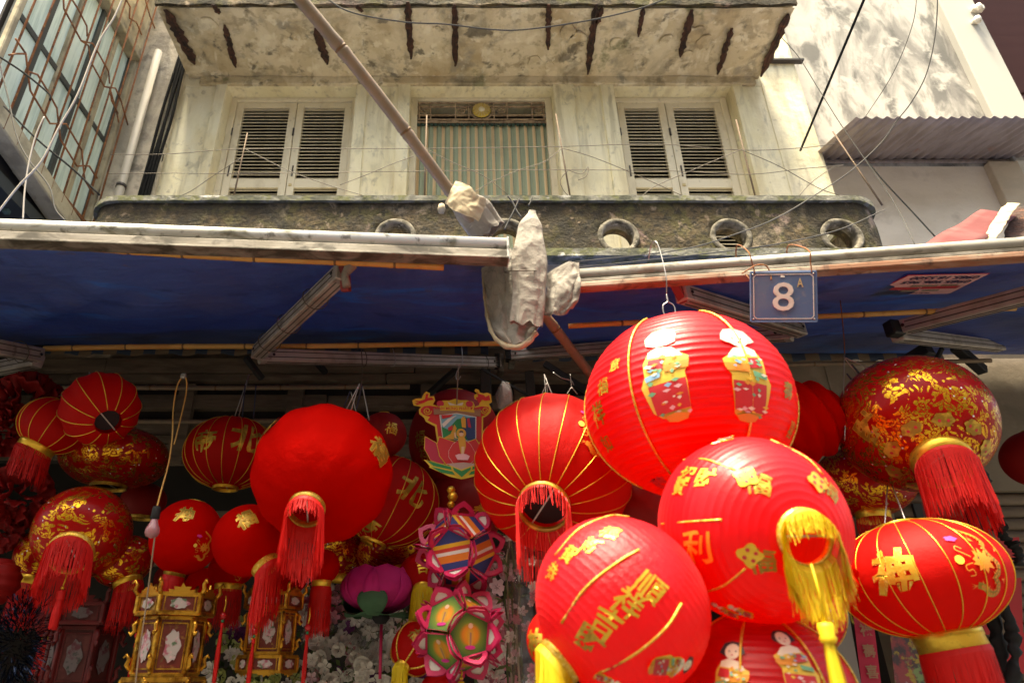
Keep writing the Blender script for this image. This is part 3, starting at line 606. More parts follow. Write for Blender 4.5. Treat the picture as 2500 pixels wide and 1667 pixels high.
for i, (x, y) in enumerate(((2385, 22), (2382, 52))):
    p = at(x, y, Y=YN - .08); br = empty('insulator_bracket', p, ['white cable bracket on the pale pilaster beside the maroon shutter', 'small white insulator below the cable bracket on the pale pilaster'][i], 'bracket')
    MB().box(p, (.10 - .04 * i, .05, .05 - .02 * i)).build('base', MT['enamel'], br, bevel=.006); MB().lathe([(0, -.03), (.02, -.028), (.026, 0), (.02, .028), (0, .03)], 12, Matrix.Translation(p + V((-.02, -.04, -.03)))).build('insulator', MT['enamel'], br, True)
ch = empty('sheet_canopy', (3.4, YN, 5.02), 'brown corrugated metal canopy fixed to the stained white wall', 'canopy')
def corr(x0, x1, y0, y1, z0, z1, wl, amp, nu):
    return lambda u, v: V((x0 + (x1 - x0) * u, y0 + (y1 - y0) * v, z0 + (z1 - z0) * v + amp * math.sin((x0 + (x1 - x0) * u) * 2 * math.pi / wl)))
for i, (xa, xb) in enumerate(((2.69, 3.35), (3.34, 4.3))):
    MB().grid(corr(xa, xb, 3.33, YN + .03, 4.90 + .004 * i, 5.06 + .004 * i, .072, .011, 0), 120, 4).build('corrugated_sheet', MT['corr'], ch, True, solid=.002)
MB().beam((2.74, YN - .02, 5.03), (4.25, YN - .02, 5.03), .02, .02).build('ledger', MT['corr'], ch)
# torn red and white sheets at the right edge above the awning
rs = empty('torn_sheet', at(2400, 560, Y=2.6), 'pinkish red metal sheet leaning behind the awning with a torn pale cover', 'metal sheet')
def sheet_fn(A, B, Cc, wl, amp):
    A, B, Cc = V(A), V(B), V(Cc); n = (B - A).cross(Cc - A).normalized()
    return lambda u, v: A + (B - A) * u + (Cc - A) * v + n * amp * math.sin(u * wl)
MB().grid(sheet_fn(at(2215, 620, Y=2.35), at(2395, 512, Y=2.9), at(2330, 640, Y=2.3), 12, .006), 60, 4).build('red_sheet', MT['redsheet'], rs, True, solid=.003)
o = MB().grid(sheet_fn(at(2392, 585, Y=2.55), at(2460, 492, Y=2.8), at(2425, 590, Y=2.5), 7, .008), 50, 12).build('torn_cover', MT['canvasedge'], rs, True, solid=.003); rough_mesh(o.data, .006, 20)
o = MB().grid(sheet_fn(at(2450, 580, Y=2.7), at(2470, 505, Y=2.9), at(2560, 590, Y=2.6), 6, .008), 40, 10).build('crumpled_sheet', MT['rustscar'], rs, True, solid=.003); rough_mesh(o.data, .006, 12)

# ---- the row across the street, behind the viewer: unseen, added to block the low sky and darken under the awnings
op = empty('added_opposite_row', (0, -6.5, 0), 'plain plastered row of houses added unseen across the street to block low sky', 'house')
MB().bx(-16, 16, -7.5, -6.5, 0, 8.2).build('wall', MT['brownwall'], op)
for i in range(10):
    for z in (3.6, 6.2): MB().bx(-14.6 + i * 3, -13.3 + i * 3, -6.53, -6.45, z, z + 1.4).build('window', MT['shutter'], op)
    MB().bx(-14.9 + i * 3, -12.8 + i * 3, -6.53, -6.44, 0, 2.7).build('door', MT['rollsl'] if 'rollsl' in MT else MT['dark_iron'], op)
MB().bx(-16, 16, -6.5, -5.9, 8.0, 8.2).build('eave', MT['brownwall'], op)
# ------------------------------------------------------------ shop front under the balcony
shop = empty('shop_front', (0, 3.65, 0), 'dim old shop front with timber boards under the balcony', 'shop front')
m = Mat('shop_board', (.17, .125, .085), .85); m.layer((.09, .065, .045), 5, .45, .62, (.6, 1, 4), .8).layer((.27, .21, .15), 6, .58, .68, (.5, 1, 3), .7).var(.25).bump(18, .4, .01, stretch=(.4, 1, 4)); MT['board'] = m.m
m = Mat('shop_beige', (.26, .205, .145), .9); m.layer((.19, .15, .105), 3, .45, .62, (1, 1, 2), .8).layer((.33, .27, .20), 6, .56, .66, amount=.6).bump(10, .3, .01); MT['shopbeige'] = m.m
m = Mat('shop_wall', (.14, .10, .07), .9); m.layer((.07, .055, .04), 4, .45, .62).layer((.23, .18, .13), 6, .58, .7); MT['shopwall'] = m.m
YS = 3.66
MB().bx(-4.0, 4.4, YS, YS + .14, 3.28, 3.50).build('header_wall', MT['shopwall'], shop)
z = 2.66; k = 0
while z < 3.27:
    h = [.085, .05, .10, .06, .09][k % 5]
    if k not in (3, 5):
        xs_ = [-4.0, -2.3 + .2 * (k % 3), -.75 + .17 * (k % 4), .9 - .1 * (k % 3), 2.2]
        for i in range(4): MB().bx(xs_[i] + .004, xs_[i + 1] - .004, YS - .008 * ((k + i) % 3), YS + .05, z, z + h - .008).build('board', MT['board'], shop)
    z += h; k += 1
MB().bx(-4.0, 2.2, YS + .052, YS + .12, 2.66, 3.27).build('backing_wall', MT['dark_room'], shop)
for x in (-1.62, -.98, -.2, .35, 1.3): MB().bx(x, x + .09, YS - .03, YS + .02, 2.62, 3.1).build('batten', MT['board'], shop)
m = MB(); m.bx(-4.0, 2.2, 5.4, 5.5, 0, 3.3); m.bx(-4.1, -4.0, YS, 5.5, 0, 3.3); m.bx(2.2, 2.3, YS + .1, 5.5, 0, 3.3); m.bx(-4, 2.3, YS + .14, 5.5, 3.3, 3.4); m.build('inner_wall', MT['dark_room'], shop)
for zz_ in (2.2, 2.52): MB().bx(-4, 2.2, 4.6, 4.64, zz_, zz_ + .04).build('inner_shelf', MT['board'], shop)
# neighbour's ground floor: plain wall and roller shutter with slats
MB().bx(2.2, 2.36, YS - .05, YS + .1, 0, 3.27).build('door_post', MT['shopbeige'], shop)
MB().bx(2.36, 5.0, YS - .02, YS + .1, 2.47, 3.27).build('fascia_wall', MT['shopbeige'], shop)
MB().bx(1.86, 2.2, YS - .045, YS - .02, 2.60, 3.27).build('fascia_board', MT['shopbeige'], shop)
m = Mat('shutter_slat', (.26, .20, .15), .6, .1); m.layer((.17, .13, .10), 6, .45, .62, (.4, 1, 1), .7).var(.12); MT['rollslat'] = m.m
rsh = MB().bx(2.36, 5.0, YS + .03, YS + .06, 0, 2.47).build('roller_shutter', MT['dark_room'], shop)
sl = MB().add([], []); pts = [(0, 0), (-.012, .012), (-.018, .03), (-.012, .05), (0, .06)]
sme = MB().grid(lambda u, v: V((2.36 + 2.6 * u, YS + .028 + pts[round(v * 4)][0], pts[round(v * 4)][1])), 1, 4).mesh('slat', True, solid=.004)
for i in range(24): link('slat', sme, MT['rollslat'], rsh, loc=(0, 0, 2.40 - i * .066))
MB().bx(2.5, 2.56, YS - .02, YS + .0, 1.0, 2.4).build('shutter_guide', MT['dark_iron'], shop)

# ------------------------------------------------------------ awnings
def arm_piece(name, a, b, wd, ht, parent, mat='arm'):
    a, b = V(a), V(b); t = (b - a).normalized(); sdv = t.cross(V((0, 0, 1))).normalized(); up = sdv.cross(t)
    o = MB().beam(a, b, wd, ht).build(name, MT[mat], parent, bevel=.004)
    for s in (-1, 1):
        for k in (-.18, .22): MB().beam(a + t * .03 + sdv * s * (wd / 2 + .0012) + up * ht * k, b - t * .03 + sdv * s * (wd / 2 + .0012) + up * ht * k, .002, ht * .07).build('groove', MT['arm_groove'], o)
    for k in (-.2, .2): MB().beam(a + t * .03 + sdv * wd * k - up * (ht / 2 + .0012), b - t * .03 + sdv * wd * k - up * (ht / 2 + .0012), wd * .08, .002).build('groove', MT['arm_groove'], o)
    for f in (.04, .96):
        p = a.lerp(b, f)
        for s in (-1, 1): MB().lathe([(0, .004), (.006, .003), (.007, 0)], 8, frame3(p + sdv * s * (wd / 2 + .003), t, up if s > 0 else -up)).build('bolt', MT['black_iron'], o)
    return o
def wire_tie(root, a, b, f, r=.05):
    p = V(a).lerp(V(b), f); t = (V(b) - V(a)).normalized(); u = t.orthogonal().normalized(); w_ = t.cross(u)
    MB().tube([p + (u * math.cos(k * .524) + w_ * math.sin(k * .524)) * r + t * .004 * k for k in range(14)], .0022, 5).build('wire_tie', MT['thin_wire'], root, True)

def tarp_sheet(name, f0, f1, b0, b1, sag, parent, seed):
    f0, f1, b0, b1 = V(f0), V(f1), V(b0), V(b1)
    def fn(u, v):
        p = f0.lerp(f1, u).lerp(b0.lerp(b1, u), v)
        w_ = math.sin(v * math.pi)
        p.z -= sag * w_ + .02 * w_ * math.sin(u * 11 + v * 3 + seed) + .035 * w_ * mnoise.noise(V((u * 5, v * 2.4, seed))) + .012 * w_ * (1 - abs(mnoise.noise(V((u * 14 + v * 5, v * 2, seed)))) * 3)
        return p
    return MB().grid(fn, 90, 40).build(name, MT['tarp'], parent, True, solid=.0025)
A0, A1 = at(-180, 562, Z=2.86), at(1238, 614, Z=2.85); A0 = A1 + (A0 - A1) * 1.7
aw = empty('awning', A1, 'folding-arm awning with blue tarpaulin ending at the rolled grey canvas', 'awning')
def bar_at(A, B): t = (B - A).normalized(); n = t.cross(V((0, 0, 1))).normalized(); return t, n      # n points to the street side
t, n = bar_at(A0, A1)
if n.y > 0: n = -n
d = A1 - A0
MB().tube([A0 + V((0, 0, .022)), A1 + V((0, 0, .022))], .027, 18).build('roller_tube', MT['roller'], aw, True)
MB().beam(A0 + n * .004 + V((0, 0, -.025)), A1 + n * .004 + V((0, 0, -.025)), .045, .034).build('front_rail', MT['dalu'], aw, bevel=.003)
MB().beam(A0 + n * .012 + V((0, 0, -.047)), A1 + n * .012 + V((0, 0, -.047)), .056, .009).build('front_lip', MT['dalu'], aw, bevel=.002)
MB().beam(A1 - t * .004 + V((0, 0, -.004)), A1 + t * .004 + V((0, 0, -.004)), .058, .092).build('end_cap', MT['roller'], aw, bevel=.002)
tarp_sheet('tarpaulin', A0 - n * .02 + V((0, 0, .0)), A1 - n * .02 + V((0, 0, 0)), V((-4.4, 3.58, 3.33)), V((.30, 3.58, 3.33)), .03, aw, 1.3)
MB().tube([(-3.6, 3.6, 3.36), (.3, 3.6, 3.36)], .04, 12).build('wall_roller', MT['dalu'], aw, True)
fj = at(838, 664, Y=1.93); el = at(628, 862, Y=2.62); sh = at(1218, 886, Y=3.5)
fa = arm_piece('forearm', fj, el, .052, .062, aw); ua = arm_piece('upper_arm', el + V((.0, .03, .0)), sh, .05, .06, aw)
for f in (.25, .55, .8): wire_tie(aw, fj, el, f, .046)
for f in (.35, .9): wire_tie(aw, el, sh, f, .046)
simple('maroon_bracket', (.22, .03, .03), .6)
MB().beam(fj + V((0, -.01, .035)), fj + V((.01, .03, -.06)), .03, .03).build('arm_bracket', MT['maroon_bracket'], aw, bevel=.003)
p = at(848, 632, Y=1.9); o = MB().tube([p, p + V((.012, 0, -.03)), p + V((-.006, .01, -.06)), p + V((.004, .01, -.1))], [.018, .02, .012, .016], 10).build('rag_tie', MT['canvas'], aw, True); rough_mesh(o.data, .006, 60)
# arm of the next awning along, at the left edge
el2 = at(98, 868, Y=2.65); arm_piece('forearm', el2, at(-260, 800, Y=2.0), .05, .062, aw); arm_piece('upper_arm', el2 + V((-.02, .03, -.01)), at(-330, 960, Y=3.4), .05, .06, aw)
wire_tie(aw, el2, at(-260, 800, Y=2.0), .15, .045)
# front bamboo and rear bamboo
bamboo('bamboo_pole', at(-160, 590, Y=1.80), at(1084, 651, Y=1.90), .0135, .0125, [.09, .25, .375, .48, .62, .78, .9], 'obamboo', 'orange bamboo pole tied under the aluminium edge of the awning', .006)
bamboo('bamboo_pole', at(108, 851, Y=2.72), at(1260, 838, Y=2.78), .0125, .012, [.06, .17, .29, .42, .55, .66, .80, .92], 'obamboo', 'orange bamboo pole along the shaded rear edge of the blue tarpaulin', .004)
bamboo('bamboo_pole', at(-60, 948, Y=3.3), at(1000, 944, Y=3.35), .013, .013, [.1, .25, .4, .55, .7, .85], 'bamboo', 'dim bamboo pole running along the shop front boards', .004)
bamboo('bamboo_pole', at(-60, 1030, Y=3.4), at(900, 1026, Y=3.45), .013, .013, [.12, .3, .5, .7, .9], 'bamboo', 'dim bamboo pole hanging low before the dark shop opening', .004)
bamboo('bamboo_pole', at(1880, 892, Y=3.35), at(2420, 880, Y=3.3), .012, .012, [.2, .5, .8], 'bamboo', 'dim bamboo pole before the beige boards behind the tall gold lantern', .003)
# right awning
B0, B1 = at(1385, 686, Z=2.78), at(2640, 598, Z=2.78); B1 = B0 + (B1 - B0) * 1.8
ab = empty('awning', B0, 'folding-arm awning with blue tarpaulin carrying the number plate on its rail', 'awning')
t, n = bar_at(B0, B1)
if n.y > 0: n = -n
MB().tube([B0 + V((0, 0, .018)), B1 + V((0, 0, .018))], .023, 18).build('roller_tube', MT['roller2'], ab, True)
MB().beam(B0 + n * .002 + V((0, 0, -.014)), B1 + n * .002 + V((0, 0, -.014)), .040, .014).build('front_rail', MT['dalu'], ab, bevel=.002)
MB().beam(B0 + n * .006 + V((0, 0, -.033)), B1 + n * .006 + V((0, 0, -.033)), .042, .022).build('front_lip', MT['redrail'], ab, bevel=.004)
TB0, TB1 = V((.40, 3.6, 3.28)), V((4.6, 3.6, 3.28))
tarp_sheet('tarpaulin', B0 - n * .02 + V((0, 0, -.005)), B1 - n * .02 + V((0, 0, -.005)), TB0, TB1, .0, ab, 4.1)
m = Mat('valance_stripes', (.03, .045, .075), .8); sx = m.node('ShaderNodeSeparateXYZ'); m.lk(m.tc, sx.inputs[0])
m.mix(m.ramp(m.math('FRACT', m.math('MULTIPLY', sx.outputs[0], 6.5)), [(0, (0, 0, 0)), (.5, (1, 1, 1))], True), (.16, .11, .065)); MT['valance'] = m.m
MB().grid(lambda u, v: V((.4 + 2.5 * u, 3.57 + .01 * math.sin(u * 70), 3.285 - v * (.055 + .012 * abs(math.sin(u * 52))))), 160, 2).build('valance', MT['valance'], ab, True, solid=.002)
MB().grid(lambda u, v: V((-3.2 + 3.4 * u, 3.56 + .01 * math.sin(u * 70), 3.315 - v * (.05 + .012 * abs(math.sin(u * 70))))), 160, 2).build('valance', MT['valance'], aw, True, solid=.002)
e1 = at(1955, 806, Y=2.45); f1 = at(1660, 716, Y=2.0); s1 = at(1245, 868, Y=3.45)
arm_piece('forearm', f1, e1, .05, .06, ab); arm_piece('upper_arm', e1 + V((-.02, .03, 0)), s1, .05, .06, ab)
MB().beam(f1 + V((-.03, -.03, .05)), f1 + V((.02, .02, -.02)), .03, .04).build('arm_bracket', MT['maroon_bracket'], ab, bevel=.003)
e2 = at(2200, 800, Y=2.4); f2 = at(2620, 692, Y=1.9); s2 = at(2440, 846, Y=3.3)
arm_piece('forearm', f2, e2, .05, .058, ab); arm_piece('upper_arm', e2 + V((0, .04, -.012)), s2, .05, .055, ab)
MB().box(e2 + V((-.03, 0, -.005)), (.06, .05, .065), Matrix.Rotation(.2, 3, 'Z')).build('elbow', MT['black_iron'], ab, bevel=.006)
for p in (s1, sh): MB().box(p + V((.01, .03, 0)), (.035, .1, .11)).build('shoulder', MT['dalu'], ab if p is s1 else aw, bevel=.006)
for p, r in ((s1, ab), (sh, aw)):
    for i in range(7): MB().box(p + V((-.012, -.02, -.036 + i * .012)), (.03, .06, .004)).build('spring_fin', MT['black_iron'], r)
bamboo('bamboo_pole', at(1388, 796, Y=2.3), at(2480, 752, Y=2.25), .0105, .0105, [.12, .3, .48, .66, .8, .93], 'obamboo', 'orange bamboo pole under the blue tarpaulin behind the number plate', .004)
# iron struts behind
for i, (a, b, wd) in enumerate([((1118, 898, 3.4), (1048, 960, 3.5), .03), ((1185, 900, 3.5), (1190, 1010, 3.6), .06), ((1292, 905, 3.5), (1300, 1010, 3.6), .05), ((1330, 888, 3.3), (1480, 985, 3.2), .035), ((1175, 900, 3.4), (1290, 965, 3.45), .014),
        ((600, 872, 3.2), (640, 925, 3.3), .03), ((770, 880, 3.3), (795, 910, 3.4), .03), ((2330, 845, 3.3), (2400, 905, 3.4), .05), ((2270, 850, 3.1), (2180, 905, 3.3), .06), ((2300, 850, 3.2), (2285, 880, 3.3), .02)]):
    o = MB().beam(at(a[0], a[1], Y=a[2]), at(b[0], b[1], Y=b[2]), wd, wd).build('iron_strut', MT['black_iron'], aw if i < 7 else ab, bevel=.003)

# ------------------------------------------------------------ number plate, sticker
pc = at(1912, 724, Y=1.795); u = pxm(pc)
pl = empty('number_plate', pc, 'blue enamel house number plate reading 8A wired to the awning rail', 'number plate')
Mx = frame3(pc, (1, -.22, -.115), (.10, -.40, 1)); W, H = 147 * u, 120 * u * 1.02
def pp(x, y, z): return Mx @ V((x, y, z))
mb = MB(); mb.prism([(-W / 2, -H / 2), (W / 2, -H / 2), (W / 2, H / 2), (-W / 2, H / 2)], lambda x, y, d_: pp(x, y, -.0015 + d_), .003); mb.build('plate', MT['plate'], pl, bevel=.0006)
def bord(ins, wd, cut):
    a, b = W / 2 - ins, H / 2 - ins
    pts = [(-a + cut, -b), (a - cut, -b), (a, -b + cut), (a, b - cut), (a - cut, b), (-a + cut, b), (-a, b - cut), (-a, -b + cut)]; pts.append(pts[0])
    for i in range(8): MB().beam(pp(*pts[i], .0026), pp(*pts[i + 1], .0026), wd, .0022, Mx.to_3x3() @ V((0, 0, 1))).build('border_line', MT['enamel'], pl)
bord(.0085, .0022, .008)
mb = MB(); a, b = W / 2, H / 2
for s in (-1, 1): mb.beam(pp(-a, s * b, .001), pp(a, s * b, .001), .003, .006); mb.beam(pp(s * a, -b, .001), pp(s * a, b, .001), .003, .006)
mb.build('folded_rim', MT['plate'], pl)
for sx_ in (-1, 1):
    for sy in (-1, 1): MB().lathe([(0, .003), (.003, .002), (.0035, 0)], 10, Mx @ Matrix.Translation((sx_ * (a - .0075), sy * (b - .0075), .0016))).build('rivet', MT['hook_wire'], pl, True)
link('digit', text_mesh('8', .15, .002, .003), MT['enamel'], pl, mw=Mx @ Matrix.Translation((-.001, -.006, .005)) @ Matrix.Diagonal((.92, .84, 1, 1)))
link('letter', text_mesh('A', .040, .006, .0012), MT['worn_gold_letter'], pl, mw=Mx @ Matrix.Translation((.048, .041, .003)) @ Matrix.Diagonal((.62, 1, 1, 1)))
MB().box(pp(-.001, b - .014, .002), (.012, .002, .008)).build('worn_patch', MT['enamel'], pl)
for sx_, k in ((-1, -.012), (1, .0)):
    p = pp(sx_ * (a - .012), b - .004, .003); q_ = V((p.x + k, 1.80, 2.85))
    MB().tube(curve_pts([p, p + V((k * .3, -.006, .03)), p + V((k, -.012, .075)), q_ + V((0, .03, 0)), q_ + V((.004, .06, -.05)), p + V((.002, .04, -.0))]), .0022, 5).build('tie_wire', MT['rust'], pl, True)
p = pp(-a + .02, b, .004); MB().tube(curve_pts([p + V((-.05, 0, -.005)), p + V((-.03, -.004, .006)), p + V((.0, -.006, .022)), p + V((.03, -.004, .02)), p + V((.038, -.002, -.008)), p + V((.036, -.002, -.03))]), .0024, 5).build('tie_wire', MT['rust'], pl, True)

def tarp_pt(px, py):
    """point on the underside of the right tarpaulin"""
    P0 = B0; nn = (B1 - B0).cross(TB0 - B0).normalized(); d_ = ray(px, py); t_ = (P0 - CAM).dot(nn) / d_.dot(nn); return CAM + d_ * t_
st = empty('phone_sticker', tarp_pt(2265, 677), 'pink advertising sticker with phone numbers stuck upside down under the tarpaulin', 'sticker')
c0, c1, c2, c3 = tarp_pt(2114, 703), tarp_pt(2315, 700), tarp_pt(2414, 648), tarp_pt(2214, 652)      # photo corners bl, br, tr, tl
nrm = (c1 - c0).cross(c3 - c0).normalized()
if nrm.z > 0: nrm = -nrm
off = nrm * .028
def sp(u_, v_, k=0): return c0.lerp(c1, u_).lerp(c3.lerp(c2, u_), v_) + off + nrm * k
def squad(name, u0, u1, v0, v1, mat, k): MB().add([sp(u0, v0, k), sp(u1, v0, k), sp(u1, v1, k), sp(u0, v1, k)], [(0, 1, 2, 3)]).build(name, MT[mat], st, solid=.0008)
squad('sheet', 0, 1, 0, 1, 'sticker_red', 0); squad('printed_area', .015, .985, .02, .98, 'sticker_pink', .0015)
for (u0, u1, v0, v1) in ((.12, .46, .30, .42), (.48, .92, .34, .46)): squad('red_bar', u0, u1, v0, v1, 'sticker_red', .003)
for (u0, u1, v0, v1) in ((.30, .50, .20, .27), (.55, .75, .22, .28), (.3, .62, .46, .53), (.66, .86, .48, .54)): squad('grey_print', u0, u1, v0, v1, 'sticker_grey', .003)
def stext(s, u0, u1, v0, v1, mat):
    me = text_mesh(s, 1, .02); xs_ = [v.co.x for v in me.vertices]; ys_ = [v.co.y for v in me.vertices]; xa, xb, ya, yb = min(xs_), max(xs_), min(ys_), max(ys_)
    for v in me.vertices:
        fu = (v.co.x - xa) / (xb - xa); fv = (v.co.y - ya) / (yb - ya); v.co = sp(u1 + (u0 - u1) * fu, v1 + (v0 - v1) * fv, .0035)     # turned upside down
    link('lettering', me, MT[mat], st)
stext('0985.18.5500', .10, .93, .80, .95, 'sticker_navy'); stext('0985.986.965', .10, .93, .60, .75, 'sticker_navy'); stext('MÁI HIÊN DI ĐỘNG', .04, .70, .06, .16, 'sticker_navy')

# ------------------------------------------------------------ leaning bamboo and the rolled canvas
bt, bb = at(700, -40, Y=1.42), at(1450, 918, Y=2.42)
bamboo('bamboo_pole', bt, bb, .0225, .0185, [.145, .335, .485, .60, .72, .86], 'bamboo', 'thick weathered bamboo pole slanting up to the sky through the rolled canvas', .010)
cv = empty('rolled_canvas', at(1240, 640, Y=1.95), 'crumpled grey canvas bundled round the slanting bamboo pole at the awning end', 'canvas')
def loft_sheet(name, rows, mat='canvas', amp=.004, pl=3, pamp=.008, seed=0, solid=.003):
    """rows of (px, py, Y), top to bottom: a sheet with sharp lengthwise folds"""
    nr = len(rows); nc = len(rows[0]); P = [[at(x, y, Y=Y) for x, y, Y in r] for r in rows]
    cols = [curve_pts([P[r][c] for r in range(nr)], 14) for c in range(nc)]; K = len(cols[0]); fin = [curve_pts([cols[c][k] for c in range(nc)], 14) for k in range(K)]; nn = len(fin[0]); vs = []
    for j in range(K):
        for i in range(nn):
            u_, v_ = i / (nn - 1), j / (K - 1); n1 = mnoise.noise(V((u_ * 2, v_ * 3, seed))); t_ = (u_ * pl + .35 * n1 + v_ * .6) % 1
            k_ = abs(t_ - .5) * 2; h_ = (v_ * 2.2 + .5 * mnoise.noise(V((u_ * 3, v_, seed + 9)))) % 1
            vs.append(fin[j][i] + V((.2, -1, 0)) * (pamp * (k_ - .5) + .4 * pamp * (abs(h_ - .5) * 2 - .5)) + mnoise.noise_vector(V((u_ * 6, v_ * 6, seed))) * amp + V((0, -1, 0)) * (.0035 * (1 - 2.4 * abs(mnoise.noise(fin[j][i] * 16 + V((seed, 0, 0))))) + .002 * (1 - 2.4 * abs(mnoise.noise(fin[j][i] * 34 + V((seed, 0, 0)))))))
    mb = MB().add(vs, [(j * nn + i, j * nn + i + 1, (j + 1) * nn + i + 1, (j + 1) * nn + i) for j in range(K - 1) for i in range(nn - 1)])
    o = link(name, mb.mesh(name, False), MT[mat], cv); md = o.modifiers.new('thick', 'SOLIDIFY'); md.thickness = solid
    return o
def sleeve(name, axis, radii, flat, mat='canvas', pl=7, pamp=.10, seed=0, hem=.15):
    """cloth wrapped round an axis: hollow, pleated, ragged at the hem"""
    A = curve_pts(axis, 14); K = len(A); n = 84; vs = []
    def rad(t):
        x = t * (len(radii) - 1); i = min(int(x), len(radii) - 2); f = x - i; f = f * f * (3 - 2 * f); return radii[i] + (radii[i + 1] - radii[i]) * f
    for j in range(K):
        t = j / (K - 1); ta = (A[min(j + 1, K - 1)] - A[max(j - 1, 0)]).normalized(); vd = (A[j] - CAM).normalized(); sx_ = ta.cross(vd).normalized(); dz = sx_.cross(ta)
        for i in range(n):
            a_ = 2 * math.pi * i / n; f = ((i / n) * pl + .5 * mnoise.noise(V((math.cos(a_) * 1.2, math.sin(a_) * 1.2, t * 1.5 + seed)))) % 1
            k_ = 1 + pamp * (abs(f - .5) * 2 - .5) * (.3 + .7 * t) + .10 * mnoise.noise(V((math.cos(a_) * 1.5, math.sin(a_) * 1.5, t * 4 + seed))); r_ = rad(t) * k_
            p = A[j] + sx_ * math.cos(a_) * r_ + dz * math.sin(a_) * r_ * flat; rg = 1 - 2.4 * abs(mnoise.noise(V((p.x * 15, p.y * 15, p.z * 9 + seed)))); rh = 1 - 2.4 * abs(mnoise.noise(V((p.x * 30, p.y * 30, p.z * 24 + seed)))); p -= vd * (.0038 * rg + .0022 * rh) * min(1, t * 4)
            if j > K - 4: p += ta * hem * rad(1) * mnoise.noise(V((math.cos(a_) * 2, math.sin(a_) * 2, seed + 3)))
            vs.append(p)
    mb = MB().add(vs, [(j * n + i, j * n + (i + 1) % n, (j + 1) * n + (i + 1) % n, (j + 1) * n + i) for j in range(K - 1) for i in range(n)])
    o = link(name, mb.mesh(name, False), MT[mat], cv); md = o.modifiers.new('thick', 'SOLIDIFY'); md.thickness = .003
    return o
sleeve('upper_wrap', [at(1108, 452, Y=1.93), at(1130, 490, Y=1.95), at(1162, 530, Y=1.97), at(1196, 572, Y=1.99)], [.030, .050, .066, .064], .42, pl=5, pamp=.24, seed=2, hem=.5)
loft_sheet('torn_patch', [[(1113, 446, 1.885), (1138, 452, 1.86), (1165, 478, 1.86), (1186, 490, 1.89)], [(1100, 468, 1.87), (1120, 480, 1.855), (1150, 500, 1.855), (1180, 512, 1.88)], [(1087, 498, 1.88), (1108, 514, 1.86), (1140, 528, 1.86), (1168, 540, 1.885)]], 'canvasedge', .002, 2, .004, 5)
sleeve('tall_roll', [at(1300, 514, Y=1.88), at(1294, 560, Y=1.88), at(1290, 640, Y=1.88), at(1292, 720, Y=1.89), at(1284, 792, Y=1.90)], [.012, .042, .056, .052, .050], .32, pl=4, pamp=.20, seed=7, hem=.4)
loft_sheet('lower_fold', [[(1176, 640, 2.02), (1200, 630, 1.96), (1235, 605, 1.93), (1262, 640, 1.96)],
                          [(1182, 700, 2.02), (1208, 690, 1.96), (1245, 680, 1.93), (1272, 690, 1.95)],
                          [(1190, 760, 2.0), (1215, 765, 1.97), (1252, 770, 1.94), (1296, 765, 1.93)],
                          [(1202, 800, 1.98), (1230, 815, 1.95), (1265, 812, 1.93), (1312, 795, 1.93)],
                          [(1222, 830, 1.96), (1245, 840, 1.93), (1272, 836, 1.92), (1304, 815, 1.93)]], amp=.004, pl=2.2, pamp=.022, seed=11)
loft_sheet('back_fold', [[(1182, 645, 2.06), (1230, 650, 2.10), (1300, 660, 2.06)], [(1186, 730, 2.06), (1240, 740, 2.10), (1318, 735, 2.06)], [(1196, 800, 2.04), (1250, 838, 2.06), (1312, 800, 2.04)]], amp=.004, pl=2, pamp=.012, seed=21)
e = [at(x, y, Y=Y) for x, y, Y in [(1178, 645, 2.03), (1180, 690, 2.02), (1186, 750, 2.0), (1196, 800, 1.97), (1218, 834, 1.94), (1250, 848, 1.92), (1285, 838, 1.92), (1308, 812, 1.93)]]
o = MB().tube(curve_pts(e, 8), [.004 + .007 * i / 56 for i in range(57)], 8).build('rolled_hem', MT['canvasedge'], cv, True); rough_mesh(o.data, .004, 50)
loft_sheet('loose_flap', [[(1330, 672, 1.92), (1360, 655, 1.88), (1390, 645, 1.85), (1414, 642, 1.83)],
                          [(1334, 705, 1.90), (1362, 700, 1.87), (1392, 692, 1.84), (1418, 688, 1.82)],
                          [(1330, 740, 1.91), (1360, 742, 1.88), (1388, 740, 1.85), (1412, 732, 1.84)],
                          [(1322, 772, 1.93), (1350, 772, 1.90), (1378, 768, 1.88), (1396, 752, 1.87)]], amp=.003, pl=1.6, pamp=.014, seed=17)
MB().tube([at(1280 + 12 * math.cos(k * .6) * 4, 664 + 4 * math.sin(k * .6), Y=1.85 + .05 * (1 + math.sin(k * .6))) for k in range(12)], .002, 5).build('tie_cord', MT['thin_wire'], cv, True)
sg = MB().lathe([(0, .03), (.016, .026), (.022, 0), (.016, -.025), (0, -.03)], 14, Matrix.Translation(at(1078, 510, Y=2.9))).build('finial_knob', MT['canvasedge'], None, True); tag(sg, 'small round tan knob on the mossy coping beside the canvas wrap', 'knob')
